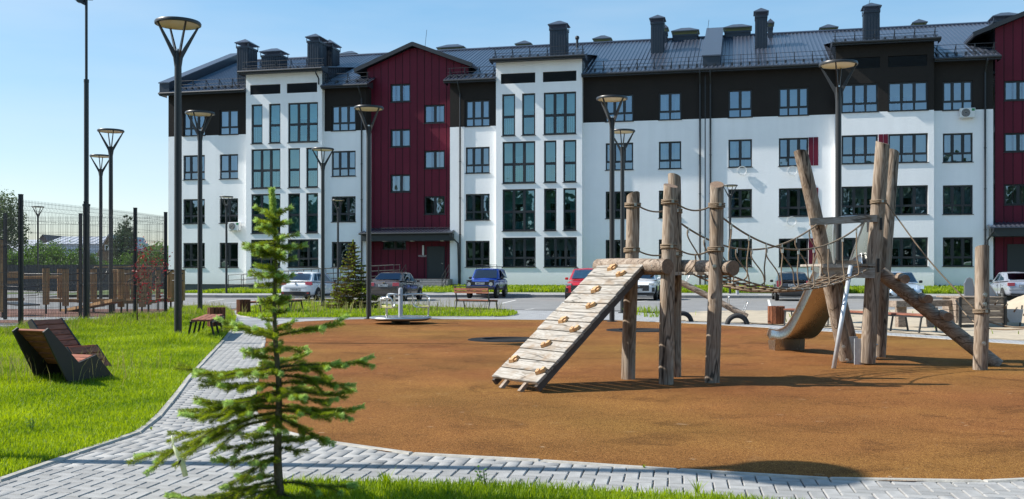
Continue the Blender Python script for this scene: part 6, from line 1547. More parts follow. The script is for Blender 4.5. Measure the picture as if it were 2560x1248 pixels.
# ================================================================ houses beyond the yard, at the left
def house(label, px0, px1, y_eave, y_ridge, Y, depth, wallm, roofm, gable_front=False, window=None, ridge_in=0.0):
    x0, x1 = at(px0, 0, Y).x, at(px1, 0, Y).x; ze, zr = at(0, y_eave, Y).z, at(0, y_ridge, Y).z; cx = (x0 + x1) / 2
    t = thing('house', label, 'house', (cx, Y, 0), 0, 'houses beyond the yard'); a, c = x0 - cx, x1 - cx
    b = MB(); b.box(a, 0, -.1, c, depth, ze); b.build('wall', wallm, t)
    r = MB(); o = .3
    if gable_front:
        b = MB(); b.prism([(a, 0.01, ze - .01), (c, 0.01, ze - .01), (0, 0.01, zr)], (0, depth - .02, 0)); b.build('gable', wallm, t)
        for s, e in ((-1, a), (1, c)):
            ex_ = e + s * o; zz = ze - o * (zr - ze) / abs(e)
            r.poly([(0, -o, zr + .08), (ex_, -o, zz + .08), (ex_, depth + o, zz + .08), (0, depth + o, zr + .08), (0, -o, zr), (ex_, -o, zz), (ex_, depth + o, zz), (0, depth + o, zr)], [(0, 1, 2, 3), (7, 6, 5, 4), (0, 4, 5, 1), (1, 5, 6, 2)])
    else:
        m = depth / 2; i_ = ridge_in
        r.poly([(a - o, -o, ze), (c + o, -o, ze), (c + o - i_, m, zr), (a - o + i_, m, zr), (c + o, depth + o, ze), (a - o, depth + o, ze)], [(0, 1, 2, 3), (3, 2, 4, 5), (1, 4, 2), (0, 3, 5)])
        for k in range(int((c - a) / .8)):
            x = a - o + .4 + k * .8; r.beam((x, -o, ze + .03), (x, m, zr + .03), .05, .05)
    r.build('roof', roofm, t)
    if window:
        wx0, wz0 = at(window[0], window[3], Y).x - cx, at(0, window[3], Y).z; wx1, wz1 = at(window[1], 0, Y).x - cx, at(0, window[2], Y).z
        b = MB(); b.box(wx0, -.04, wz0, wx1, .0, wz1); w = b.build('window', mt['acwhite'], t); b = MB(); b.box(wx0 + .1, -.06, wz0 + .1, wx1 - .1, -.04, wz1 - .1); b.build('pane', mt['ctint'], w)
house('low house with a pale tin roof at the far left edge', -60, 46, 640, 596, 112, 9, mt['housewall'], mt['tinroof'])
house('house with a dark gable left of the big tin roof', 82, 136, 622, 588, 119, 12, mt['darkroof'], mt['darkroof'], True)
house('long house with a broad pale tin roof behind the bushes', 118, 262, 610, 588, 115, 9, mt['housewall'], mt['tinroof'])
house('brown log house with a small blue window behind the lamps', 247, 300, 630, 588, 100, 9, mt['housebrown'], mt['tinroof'], True, (262, 272, 612, 626))
house('dark-roofed shed behind the red-leaved tree', 345, 420, 640, 612, 95, 7, mt['housebrown'], mt['darkroof'])
# dark sheet fence in front of the houses
t = thing('sheet_fence', 'dark sheet-metal fence in front of the houses at the left', 'fence', (-41, 78, 0))
for i in range(16):
    x = i * .95; b = MB(); b.box(x, -.02 + .02 * (i % 2), .05, x + .94, .02 + .02 * (i % 2), 2.05)
    for k in range(5): b.box(x + .06 + k * .18, -.045 + .02 * (i % 2), .06, x + .12 + k * .18, -.02 + .02 * (i % 2), 2.04)
    b.build('sheet_panel', mt['darkfence'], t)
# ================================================================ spruces
def needle_np(segs_, per_m, ln, w, mat, name, parent, seed, up=.35, flat=0.5):
    """segs_: list of (p0, p1, density factor); needles round each twig as thin diamonds"""
    rs = np.random.RandomState(seed); A, D, LNS = [], [], []
    for p0, p1, dens, lsc in segs_:
        L = (p1 - p0).length; n = max(1, int(L * per_m * dens)); t = rs.rand(n, 1)
        A.append(np.array(p0)[None] * (1 - t) + np.array(p1)[None] * t); D.append(np.repeat(np.array((p1 - p0).normalized())[None], n, 0)); LNS.append(np.full(n, ln * lsc))
    A = np.concatenate(A); D = np.concatenate(D); LNS = np.concatenate(LNS); n = len(A)
    r = rs.randn(n, 3); r -= D * (r * D).sum(1, keepdims=True); r /= np.linalg.norm(r, axis=1, keepdims=True) + 1e-9
    r[:, 2] = r[:, 2] * (1 - flat * (r[:, 2] < 0)) + up * .3; r /= np.linalg.norm(r, axis=1, keepdims=True) + 1e-9
    d = r * (0.72 + .3 * rs.rand(n, 1)) + D * (.45 + .35 * rs.rand(n, 1)); d /= np.linalg.norm(d, axis=1, keepdims=True)
    L = LNS[:, None] * (.7 + .5 * rs.rand(n, 1)); s = np.cross(d, rs.randn(n, 3)); s /= np.linalg.norm(s, axis=1, keepdims=True) + 1e-9; s *= w * (.8 + .4 * rs.rand(n, 1))
    tip = A + d * L; mid = A + d * L * .5
    V = np.stack([A - s * .6, mid + s, tip, mid - s], 1).reshape(-1, 3); Fq = np.arange(n)[:, None] * 4 + np.array([[0, 1, 2, 3]])
    o = link(name, np_mesh(name, V, Fq, mat), parent); return o
def spruce(label, loc, Ht, whorls, seed, mat_old, mat_new, per_m, ln, w, trunk_r, group='young spruces', sub=True, bare=None, lean=(0, 0), extra=None):
    """whorls: list of (height, number, length, rise) ; each limb carries side twigs; tips carry fresh growth"""
    rr = random.Random(seed); t = thing('spruce_tree', label, 'spruce', loc, 0, group)
    tr = MB(); pts = []; 
    for i in range(9): f_ = i / 8; pts.append(Vector((lean[0] * f_ + .008 * math.sin(i * 1.7 + seed), lean[1] * f_ + .008 * math.cos(i * 2.1), Ht * f_)))
    def tz(z):
        f_ = min(.999, max(0, z / Ht)) * 8; i = int(f_); return pts[i].lerp(pts[i + 1], f_ - i)
    tr.tube(catmull(pts, 3), trunk_r, 9, rs=[max(.003, trunk_r * (1 - .93 * (i / (len(pts) * 3 - 3)) ** .9)) for i in range(8 * 3 + 1)])
    old, new, wood = [], [], MB()
    def twig(p, d, L, lev):
        n = 5 if lev == 0 else 3; q = [p]; dd = d.copy()
        for i in range(n):
            dd = (dd + Vector((rr.uniform(-.10, .10), rr.uniform(-.10, .10), (-.09 if i < n * .45 else .17) * (1 if lev == 0 else .5) + rr.uniform(-.05, .05)))).normalized(); q.append(q[-1] + dd * L / n)
        r0 = (.0065 if lev == 0 else .0032) * (Ht / 1.86) * (L / .45 if lev == 0 else 1) ** .5; wood.tube(q, r0, 5, rs=[max(.0012, r0 * (1 - i / (n + .4))) for i in range(n + 1)])
        for i in range(n):
            last = (i == n - 1); 
            if last and rr.random() < (.8 if lev == 0 else .42):
                m_ = q[i].lerp(q[i + 1], .25); old.append((q[i], m_, 1.0, 1.0)); new.append((m_, q[i + 1], 1.25, 1.05))
            else: old.append((q[i], q[i + 1], .75 if (lev == 0 and i == 0) else 1.0, 1.0))
        if lev == 0 and sub:
            k = max(1, int(L / .085))
            for j in range(k):
                f_ = .22 + .72 * j / k + rr.uniform(-.02, .02); i = min(n - 1, int(f_ * n)); pp = q[i].lerp(q[i + 1], f_ * n - i); ax = (q[i + 1] - q[i]).normalized(); sd = ax.cross(Vector((0, 0, 1))).normalized() * (1 if j % 2 else -1)
                twig(pp, (ax * .75 + sd * .8 + Vector((0, 0, rr.uniform(-.35, .15)))).normalized(), L * (.17 + .22 * (1 - f_)) * rr.uniform(.6, 1.3), 1)
    for (z, num, L, rise, *az) in whorls:
        a0 = az[0] if az else rr.random() * 6.28
        for k in range(num):
            a = a0 + 2 * math.pi * k / num + rr.uniform(-.3, .3) * (0 if az and num == 1 else 1); LL = L * (1 if az and num == 1 else rr.uniform(.72, 1.12)); zz = z + rr.uniform(-.02, .02) * Ht / 1.86
            p = tz(zz); twig(p, Vector((math.cos(a), math.sin(a), rise + rr.uniform(-.1, .1))).normalized(), LL, 0)
    for i in range(14, 40):
        z0, z1 = Ht * i / 40, Ht * (i + 1) / 40; old.append((tz(z0), tz(z1), 1.0 if i < 34 else 1.6, .9))
    new.append((tz(Ht * .90), tz(Ht), 2.2, 1.15))
    tr.build('trunk', mt['bark'], t, smooth=True); wood.build('branches', mt['bark'], t, smooth=True)
    needle_np(old, per_m, ln, w, mat_old, 'needles', t, seed); needle_np(new, per_m * 1.1, ln * .95, w * 1.05, mat_new, 'fresh_shoots', t, seed + 1)
    return t
SX, SY = (700 - CX) * 5.95 / F, 5.95
def zz_(py): return H + (HZ - py) * SY / F
# limbs read off the tree: (picture y of the joint, reach in m, rise, bearing: 0 = right, 180 = left, 270 = to the viewer)
LIMB = [(1215, .80, .05, 178), (1205, .62, -.05, 215), (1212, .50, .10, 5), (1225, .42, .05, 330), (1190, .45, .0, 140), (1222, .55, .0, 250), (1230, .7, .02, 195), (1235, .45, .05, 285), (1240, .5, .05, 20),
        (1130, .42, .0, 185), (1128, .20, -.05, 350), (1105, .38, .05, 200), (1110, .22, .1, 20), (1085, .30, .0, 160), (1150, .4, -.1, 205), (1090, .25, 0, 60), (1140, .3, .0, 250),
        (1040, .92, -.12, 186), (1030, .72, .02, 172), (1030, .55, .05, 8), (1022, .50, .10, 330), (1025, .62, .05, 205), (1010, .55, .12, 150), (1035, .42, .02, 268), (1020, .45, .05, 40), (1030, .5, 0, 100), (1045, .42, -.22, 350),
        (1000, .60, .12, 165), (990, .62, .10, 190), (985, .50, .15, 15), (985, .45, .1, 240), (980, .40, .1, 300), (985, .4, .15, 80), (960, .52, .08, 180), (955, .34, .12, 10), (965, .4, .1, 210), (1000, .42, .1, 345), (1005, .55, .06, 177),
        (930, .66, .16, 175), (915, .62, .22, 8), (920, .52, .12, 195), (925, .45, .22, 340), (918, .35, .2, 260), (915, .35, .2, 60), (905, .30, .1, 150), (935, .5, .12, 2), (925, .38, .15, 120),
        (868, .20, .15, 10), (865, .17, .1, 190), (880, .22, .05, 180), (872, .16, .15, 300), (870, .16, .2, 90),
        (842, .42, .42, 178), (835, .48, .36, 6), (838, .28, .35, 200), (838, .26, .4, 260), (832, .24, .4, 110), (835, .2, .5, 320),
        (765, .09, .2, 170), (770, .08, .2, 20), (780, .09, .3, 250), (750, .09, .2, 0), (755, .10, .2, 190),
        (690, .18, .12, 172), (688, .12, .2, 15), (695, .16, .2, 195), (686, .14, .2, 260), (688, .12, .2, 90), (700, .1, .2, 330), (720, .12, .1, 178), (735, .1, .1, 5),
        (628, .22, .22, 178), (622, .20, .18, 5), (626, .18, .25, 205), (628, .16, .2, 330), (625, .16, .3, 265), (620, .15, .3, 80), (640, .15, .1, 172), (612, .2, .12, 186), (650, .13, .15, 12), (660, .14, .15, 180),
        (540, .13, .42, 178), (538, .12, .45, 8), (556, .13, .35, 215), (590, .15, .2, 100), (600, .14, .2, 300), (585, .13, .3, 160), (595, .15, .25, 20), (670, .13, .2, 120), (675, .14, .15, 240), (705, .12, .2, 60), (640, .14, .2, 300), (645, .14, .2, 130), (740, .10, .2, 100), (745, .1, .2, 290), (800, .1, .3, 200), (790, .1, .3, 350), (575, .12, .3, 240), (548, .12, .5, 270), (552, .12, .45, 80), (560, .10, .3, 330), (565, .12, .25, 182), (558, .11, .3, 0)]
wh = [(zz_(y), 1, L * .92, r, R(a)) for (y, L, r, a) in LIMB]
sp0 = spruce('young spruce with pale fresh shoots in the foreground', (SX, SY, 0), zz_(474), wh, 3, mt['needle'], mt['newneedle'], 3500, .0285, .00108, .029, lean=((682 - 700) * SY / F, 0))
# plant tag tied to the left limb
t = thing('plant_tag', 'rolled pale green plant tag hanging from the left spruce limb', 'plant tag', at(430, 1108, 5.75))
b = MB(); b.tube([(0, 0, .045), (.006, 0, .0), (.0, 0, -.02)], .006, 8); b.build('knot', mt['tagpaper'], t, smooth=True)
b = MB(); pts = [Vector((.006, 0, -.01)), Vector((.03, .0, -.06)), Vector((.06, .0, -.12)), Vector((.078, 0, -.19))]; b.tube(pts, .014, 10, rs=[.006, .013, .016, .015]); b.build('paper_roll', mt['tagpaper'], t, smooth=True)
b = MB(); b.cbox((.050, -.0165, -.105), (.010, .002, .024), Matrix.Rotation(.5, 3, 'Y')); b.build('printed_mark', mt['ink'], t)
# second spruce on the grass island
c = gp(893, 772); rr = random.Random(4); wh = [(h, 6, (2.62 - h) * .42 + .08, .18) for h in [.08, .2, .32, .45, .58, .7, .82, .95, 1.1, 1.22, 1.35, 1.5, 1.62, 1.75, 1.9, 2.02, 2.15, 2.3, 2.42]]
spruce('small bronzed spruce on the grass island between the parked cars', (c.x, c.y - 1.0, 0), 2.62, wh, 9, mt['oldneedle'], mt['needle'], 300, .05, .008, .035)
# ================================================================ leafy trees and bushes
def leaves(name, centers, mat, size, parent, seed, flat=.0, squash=1.0):
    rs = np.random.RandomState(seed); C = np.array(centers); n = len(C)
    u = rs.randn(n, 3); u /= np.linalg.norm(u, axis=1, keepdims=True); v = np.cross(u, rs.randn(n, 3)); v /= np.linalg.norm(v, axis=1, keepdims=True); s = size * (.6 + .8 * rs.rand(n, 1))
    V = np.stack([C - u * s, C + v * s * .55, C + u * s, C - v * s * .55], 1).reshape(-1, 3); Fq = np.arange(n)[:, None] * 4 + np.array([[0, 1, 2, 3]])
    return link(name, np_mesh(name, V, Fq, mat), parent)
def tree(name, label, cat, loc, trunk_h, blobs, n, mat, size, bark, seed, tr=.12, group=None, droop=0.0):
    """blobs: (x, y, z, rx, rz) clumps; leaves gather in small tufts so that the outline is ragged and light shows through"""
    rr = random.Random(seed); t = thing(name, label, cat, loc, 0, group); b = MB(); top = max(q[2] for q in blobs)
    b.tube([(0, 0, 0), (.05, 0, trunk_h * .5), (0, .05, trunk_h), (.1, 0, top)], tr, 8, rs=[tr, tr * .85, tr * .7, tr * .15])
    cs = []; vol = [q[3] ** 2 * q[4] for q in blobs]; tot = sum(vol)
    for q, v in zip(blobs, vol):
        b.tube([(0, 0, trunk_h * .8), (q[0] * .6, q[1] * .6, (trunk_h + q[2]) / 2), (q[0], q[1], q[2])], tr * .3, 5, rs=[tr * .45, tr * .25, tr * .08])
        m = int(n * v / tot); tufts = max(3, m // 26)
        for k in range(tufts):
            a, c_, r = rr.random() * 6.28, rr.uniform(-1, 1), rr.random() ** .40
            s = math.sqrt(1 - c_ * c_); px, py, pz = q[0] + q[3] * r * s * math.cos(a), q[1] + q[3] * r * s * math.sin(a), q[2] + q[4] * r * c_; tw = q[3] * .16
            for j in range(26):
                dz = -abs(rr.gauss(0, droop)) if droop else 0
                cs.append((px + rr.gauss(0, tw), py + rr.gauss(0, tw), pz + rr.gauss(0, tw) + dz))
    b.build('trunk', bark, t, smooth=True); leaves('crown', cs, mat, size, t, seed); return t
Yb = 96
def bl(px, py, Y, rx, rz, base): q = at(px, py, Y); return (q.x - base[0], q.y - base[1] + random.uniform(-.5, .5), q.z, rx, rz)
c = gp(10, 684 + 3400 / Yb); base = (c.x, Yb)
tree('birch_tree', 'tall drooping birch at the far left edge', 'birch', (c.x, Yb, 0), 3, [bl(10, 520, Yb, 1.6, 1.6, base), (bl(-20, 550, Yb, 1.8, 2.0, base)), bl(40, 545, Yb, 1.1, 1.6, base), bl(20, 580, Yb, 1.7, 1.6, base), bl(55, 590, Yb, .8, 1.2, base), bl(30, 500, Yb, .7, .8, base), bl(-10, 610, Yb, 1.6, 1.3, base)], 9000, mt['birch'], .10, mt['birchbark'], 11, .16, droop=.35)
Yc = 88; c = gp(313, 700); base = ((313 - CX) * Yc / F, Yc)
tree('spruce_like_tree', 'dark pyramidal tree behind the floodlit court', 'tree', (base[0], Yc, 0), 1, [bl(314, 545, Yc, .35, .6, base), bl(312, 568, Yc, .65, .7, base), bl(314, 592, Yc, .9, .8, base), bl(310, 615, Yc, 1.15, .8, base), bl(315, 640, Yc, 1.2, .9, base), bl(300, 650, Yc, .9, .8, base), bl(328, 655, Yc, .9, .8, base)], 9000, mt['conifer'], .085, mt['bark'], 12, .12)
BUSH = [(25, 640, 82, 1.1), (55, 650, 84, 1.2), (100, 640, 80, 1.1), (118, 628, 83, 1.2), (150, 640, 81, 1.2), (175, 655, 80, 1.0), (205, 645, 82, 1.2), (235, 655, 84, 1.2), (258, 660, 80, .9), (350, 655, 84, 1.3), (380, 648, 82, 1.4), (410, 640, 84, 1.5), (75, 665, 79, .9), (135, 665, 79, 1.0), (290, 668, 80, .9), (190, 668, 79, .9)]
BL = ['leafy bush behind the dark fence below the birch', 'round bush left of the far lamp', 'bush directly behind the far lamp', 'tall pale bush right of the far lamp', 'bush in front of the tin roof, left end', 'low bush before the tin roof', 'bush before the middle of the tin roof', 'bush left of the floodlight mast', 'low bush between mast and lamps', 'bush right of the pyramidal tree', 'wide bush behind the red-leaved tree', 'tall bush at the corner of the apartment block', 'low dark bush at the foot of the far lamp', 'low bush before the dark gable house', 'low bush under the pyramidal tree', 'lowest bush near the workout frames']
for i, (px, py, Y, r) in enumerate(BUSH):
    q = at(px, py, Y); rb = random.Random(i); r *= 1.0
    tree('bush', BL[i], 'bush', (q.x, Y, 0), .5, [(rb.uniform(-.5, .5) * r, rb.uniform(-.3, .3), max(.5, q.z - .3 + rb.uniform(-.6, .4)), r * rb.uniform(.7, 1.0), r * rb.uniform(.7, 1.0)) for _ in range(3)] + [(0, 0, .8, r, .8)], 3800, mt['bush'], .085, mt['bark'], 30 + i, .06, 'bushes before the houses')
# young red-leaved tree against the fence
c = (at(343, 812, 25.4).x, 25.4, 0); t = thing('red_leaved_tree', 'thin young tree with sparse red leaves in front of the mesh fence', 'tree', c)
b = MB(); rr = random.Random(8); b.tube([(0, 0, 0), (.0, 0, .7), (.03, 0, 1.3), (.08, 0, 2.1)], .018, 6, rs=[.02, .016, .012, .005]); cs = []
for (px, py) in [(350, 595), (365, 610), (352, 640), (340, 655), (336, 668), (388, 612), (400, 625), (380, 628), (410, 640), (405, 655), (420, 662), (395, 660), (415, 690), (418, 710), (350, 690), (362, 700), (422, 735), (425, 755), (370, 665), (430, 640)]:
    q = at(px, py, 25.4 + rr.uniform(-.3, .3)) - Vector(c); z0 = max(.7, q.z - .5); b.tube([(0, 0, z0), (q.x * .5, q.y * .5, (z0 + q.z) / 2 - .05), q], .005, 4, rs=[.007, .005, .002])
    for j in range(17):
        f_ = rr.random() ** .6; cs.append((q.x * f_ + rr.gauss(0, .06), q.y * f_ + rr.gauss(0, .06), z0 + (q.z - z0) * f_ + rr.gauss(0, .07)))
b.build('trunk', mt['bark'], t, smooth=True); leaves('crown', cs, mt['redleaf'], .032, t, 8)
# woodland on the far side of the yard, behind the viewer; the lower windows mirror it
rs = np.random.RandomState(3); cs = []
for k in range(120):
    x = -245 + k * 2.6 + rs.uniform(-1, 1); y = -52 + rs.uniform(-6, 6); hgt = rs.uniform(16.5, 19.5)
    for j in range(330):
        a = rs.rand() * 6.28; r = 3.4 * rs.rand() ** .5; z = hgt * (.12 + .88 * rs.rand()); r *= (1.1 - z / hgt * .5); cs.append((x + r * math.cos(a), y + r * math.sin(a), z))
o = leaves('woodland', cs, mt['conifer'], .95, None, 5); tag(o, 'dark woodland on the far side of the yard, mirrored in the lower windows', 'woodland', kind='stuff')
# ================================================================ parked cars
mt['clearglass'] = glass_mat('clear_windscreen', (0.62, 0.74, 0.76), 0.08, (0.8, 0.9, 1.0))
def ring(y, zb, zt, hw, crown=.012):
    h = zt - zb; half = [(hw * .78, zb), (hw * .955, zb + .07), (hw * .995, zb + .32 * h), (hw, zb + .60 * h), (hw * .972, zb + .82 * h), (hw * .90, zb + .965 * h), (hw * .70, zt + crown * .6), (0, zt + crown)]
    L = [(-x, z) for x, z in half[:-1]]; return [(x, y, z) for x, z in half[:-1]] + [(0, y, zt + crown)] + [(x, y, z) for x, z in L[::-1]]
def loft(b, rings):
    n = len(rings[0]); vs = [v for r in rings for v in r]; fs = []
    for i in range(len(rings) - 1):
        for k in range(n): a, c = i * n + k, i * n + (k + 1) % n; fs.append((a, c, c + n, a + n))
    fs.append(tuple(range(n - 1, -1, -1))); fs.append(tuple(range((len(rings) - 1) * n, len(rings) * n))); b.poly(vs, fs)
def quad_on(b, P, off, u0, u1, v0, v1):
    """rectangle in the fractional coordinates of quad P (a,b,c,d counter-clockwise), pushed out by off"""
    a, bb, c, d = [Vector(p) for p in P]; nrm = (bb - a).cross(d - a).normalized()
    f = lambda u, v: (a.lerp(bb, u)).lerp(d.lerp(c, u), v) + nrm * off
    b.face([f(u0, v0), f(u1, v0), f(u1, v1), f(u0, v1)])
def car(label, loc, rotz, paint, spec, plate=None, group='cars parked before the apartment block'):
    L, Wd, Ht = spec['size']; hw = Wd / 2; t = thing('parked_car', label, 'car', (loc[0], loc[1], -.03), rotz, group)
    b = MB(); loft(b, [ring(y * L, zb, zt, hw * k) for (y, zb, zt, k) in spec['body']]); o = b.build('body', mt[paint], t, smooth=True, fix=True, sub=2)
    # greenhouse
    yw, yt, yr, yb = [q * L for q in spec['cabin']]; zw, zt, zr, zb = spec['cz']; hb, ht = hw * spec.get('hb', .915), hw * spec.get('ht', .74)
    A, B_, C_, D_ = (yw, zw), (yt, zt), (yr, zr), (yb, zb)
    q = lambda p, h, s: Vector((s * h, p[0], p[1]))
    g = MB(); ym = (yt + yr) / 2; zm = max(zt, zr) + .03
    V = [q(A, hb, -1), q(B_, ht, -1), Vector((-ht * 1.02, ym, zm)), q(C_, ht, -1), q(D_, hb, -1), q(A, hb, 1), q(B_, ht, 1), Vector((ht * 1.02, ym, zm)), q(C_, ht, 1), q(D_, hb, 1)]
    cr = .035; M_ = [Vector((0, yt, zt + cr)), Vector((0, ym, zm + cr)), Vector((0, yr, zr + cr)), Vector((0, yw + .05, zw + .02)), Vector((0, yb - .03, zb + .02))]
    g.poly(V + M_, [(0, 1, 2, 3, 4), (5, 9, 8, 7, 6), (0, 13, 10, 1), (13, 5, 6, 10), (1, 10, 11, 2), (10, 6, 7, 11), (2, 11, 12, 3), (11, 7, 8, 12), (3, 12, 14, 4), (12, 8, 9, 14)])
    rf = g.build('roof_and_pillars', mt[paint], t, fix=True, bevel=.03); 
    for p_ in rf.data.polygons: p_.use_smooth = True
    gl = mt[spec.get('glass', 'cglass')]
    def pane(name, P, off, u0, u1, v0, v1, m=None):
        m_ = MB(); quad_on(m_, P, off, u0, u1, v0, v1); return m_.build(name, m or gl, t)
    # windscreen: front faces +y
    Pf = [q(A, hb, 1), q(A, hb, -1), q(B_, ht, -1), q(B_, ht, 1)]; Pr = [q(D_, hb, -1), q(D_, hb, 1), q(C_, ht, 1), q(C_, ht, -1)]
    pane('windscreen', Pf, .055, .05, .95, .06, .93, mt['clearglass'] if spec.get('shade') else None); pane('rear_window', Pr, .055, .07, .93, .10, .88, mt[spec.get('rglass', spec.get('glass', 'cglass'))])
    if spec.get('shade'): pane('sun_shade', Pf, .045, .08, .92, .10, .86, mt['silverfoil'])
    for s in (-1, 1):
        lo = [q(A, hb, s), q(D_, hb, s)]; hi = [q(B_, ht, s), q(C_, ht, s)]
        P = [lo[1], lo[0], hi[0], hi[1]] if s > 0 else [lo[0], lo[1], hi[1], hi[0]]
        for (u0, u1) in spec.get('side', [(.12, .47), (.53, .88)]):
            if s > 0: u0, u1 = 1 - u1, 1 - u0
            m_ = MB(); a, bb, c, d = [Vector(p) for p in P]; nrm = (bb - a).cross(d - a).normalized(); nrm = nrm if nrm.x * s > 0 else -nrm
            f = lambda u, v: (a.lerp(bb, u)).lerp(d.lerp(c, u), v) + nrm * .012
            m_.face([f(u0, .10), f(u1, .10), f(u1, .90), f(u0, .90)]); m_.build('side_window', gl, t)
    # wheels
    wr = spec['wheel']; tm = MB(); tm.lathe([(wr * .62, -.095), (wr * .93, -.10), (wr, -.075), (wr, .075), (wr * .93, .10), (wr * .62, .095)], 24); tme = tm.mesh('tyre', mt['tyre'], True)
    rm = MB(); rm.lathe([(wr * .64, .07), (wr * .60, .085), (wr * .56, .05), (.001, .06)], 20); rm.cur = 1
    for k in range(5):
        a = 2 * math.pi * k / 5; d = Vector((math.cos(a), math.sin(a), 0)); s_ = Vector((-d.y, d.x, 0)); rm.prism([d * .03 + s_ * .03 + Vector((0, 0, .06)), d * .03 - s_ * .03 + Vector((0, 0, .06)), d * wr * .6 - s_ * .035 + Vector((0, 0, .075)), d * wr * .6 + s_ * .035 + Vector((0, 0, .075))], (0, 0, .02))
    rme = rm.mesh('rim', [mt['cplastic'], mt['rim']])
    for yy in spec['axle']:
        for s in (-1, 1):
            x = s * (hw - .085); w = link('wheel', tme, t, (x, yy * L, wr), (0, R(90) * s, 0)); link('rim', rme, w)
            am = MB(); am.tube([(0, 0, -.012), (0, 0, .012)], wr + .05, 24); link_ = am.build('wheel_arch', mt['cplastic'], t, loc=(s * (hw - .006), yy * L, wr + .01), rot=(0, R(90), 0))
            w.location.x = s * (hw - .07)
    # sills, bumpers, seams
    m_ = MB()
    for s in (-1, 1): m_.box(min(s * (hw - .02), s * (hw + .004)), spec['axle'][0] * L + wr + .08, spec['body'][2][1] - .01, max(s * (hw - .02), s * (hw + .004)), spec['axle'][1] * L - wr - .08, spec['body'][2][1] + .10)
    m_.build('sill', mt['cplastic'], t)
    m_ = MB(); ymid = (yw + yb) / 2 + .02
    for s in (-1, 1):
        for y in (spec['axle'][1] * L - wr - .12, ymid, spec['axle'][0] * L + wr - .02): m_.box(min(s * hw * .985, s * (hw + .003)), y - .006, .30, max(s * hw * .985, s * (hw + .003)), y + .006, spec['cz'][0] - .08)
    m_.build('door_seam', mt['cplastic'], t)
    for s in (-1, 1):
        for y in (ymid + .16, ymid - .85): m_ = MB(); m_.box(min(s * (hw - .02), s * (hw + .016)), y - .09, spec['cz'][0] - .16, max(s * (hw - .02), s * (hw + .016)), y + .09, spec['cz'][0] - .125); m_.build('door_handle', mt[paint], t)
        m_ = MB(); m_.cbox((s * (hw + .075), yw - .28, spec['cz'][0] + .07), (.17, .10, .13)); mi = m_.build('wing_mirror', mt[spec.get('mirror', paint)], t, bevel=.03)
    front, rear = L / 2, -L / 2
    def slab(name, m, x0, x1, y, d, z0, z1, bev=.01, parent=t, sl=0.0):
        k = MB(); s = 1 if y > 0 else -1; ya, yb2 = y - s * .06, y + s * d
        k.poly([(x0, ya, z0), (x1, ya, z0), (x1, ya, z1), (x0, ya, z1), (x0, yb2, z0), (x1, yb2, z0), (x1, yb2 - s * sl, z1), (x0, yb2 - s * sl, z1)], [(0, 3, 2, 1), (4, 5, 6, 7), (0, 1, 5, 4), (1, 2, 6, 5), (2, 3, 7, 6), (3, 0, 4, 7)]); return k.build(name, mt[m], parent, fix=True, bevel=bev)
    for it in spec.get('front', []): slab(it[0], it[1], it[2] * hw, it[3] * hw, front + it[4], it[5], it[6], it[7], sl=it[8] if len(it) > 8 else 0)
    for it in spec.get('rear', []): slab(it[0], it[1], it[2] * hw, it[3] * hw, rear - it[4], it[5], it[6], it[7], sl=it[8] if len(it) > 8 else 0)
    if plate:
        side, z, txt, yo = plate; y = (front + yo) if side == 'f' else (rear - yo); s = 1 if side == 'f' else -1
        k = MB(); k.box(-.28, min(y, y + s * .012), z - .068, .28, max(y, y + s * .012), z + .068); k.build('plate_holder', mt['cplastic'], t)
        k = MB(); k.box(-.26, min(y + s * .012, y + s * .016), z - .056, .26, max(y + s * .012, y + s * .016), z + .056); pl = k.build('number_plate', mt['plate'], t)
        rot = Matrix.Rotation(math.pi if s > 0 else 0, 4, 'Z') @ Matrix.Rotation(R(90), 4, 'X'); text_mesh(txt, .105, .001, mt['ink'], 'plate_lettering', pl, Matrix.Translation((0, y + s * .018, z)) @ rot, .003)
    return t
HEAD = -math.atan2(.20, .98)
hatch = dict(size=(4.30, 1.81, 1.47), body=[(-.50, .36, .78, .78), (-.485, .28, .93, .90), (-.42, .22, .97, .97), (-.30, .20, .97, 1), (0, .19, .95, 1), (.20, .20, .93, 1), (.33, .21, .88, .98), (.43, .24, .76, .93), (.485, .30, .66, .82), (.50, .36, .58, .70)],
    cabin=(.255, .06, -.34, -.475), cz=(.93, 1.43, 1.40, .99), axle=(-.305, .33), wheel=.315, side=[(.16, .44), (.47, .72), (.75, .90)], mirror='cdark',
    rear=[('rear_bumper_lower', 'cplastic', -.86, .86, -.04, .045, .26, .47), ('tail_light', 'tail', -.985, -.56, -.08, .055, .80, .96, .03), ('tail_light', 'tail', .56, .985, -.08, .055, .80, .96, .03), ('fog_light', 'tail', -.82, -.68, .0, .012, .36, .42), ('fog_light', 'tail', .68, .82, .0, .012, .36, .42), ('badge', 'chrome', -.04, .04, -.045, .05, .83, .92), ('boot_line', 'cplastic', -.66, .66, -.03, .032, .665, .672), ('spoiler_lamp', 'tail', -.14, .14, -.62, .02, 1.40, 1.425)],
    front=[('headlight', 'head', -.92, -.55, -.12, .05, .62, .74), ('headlight', 'head', .55, .92, -.12, .05, .62, .74)])
car('white hatchback seen from behind, left of the young spruce on the island', (-10.6, 53.0), HEAD, 'cwhite', hatch, ('r', .56, 'У383МВ72', .02))
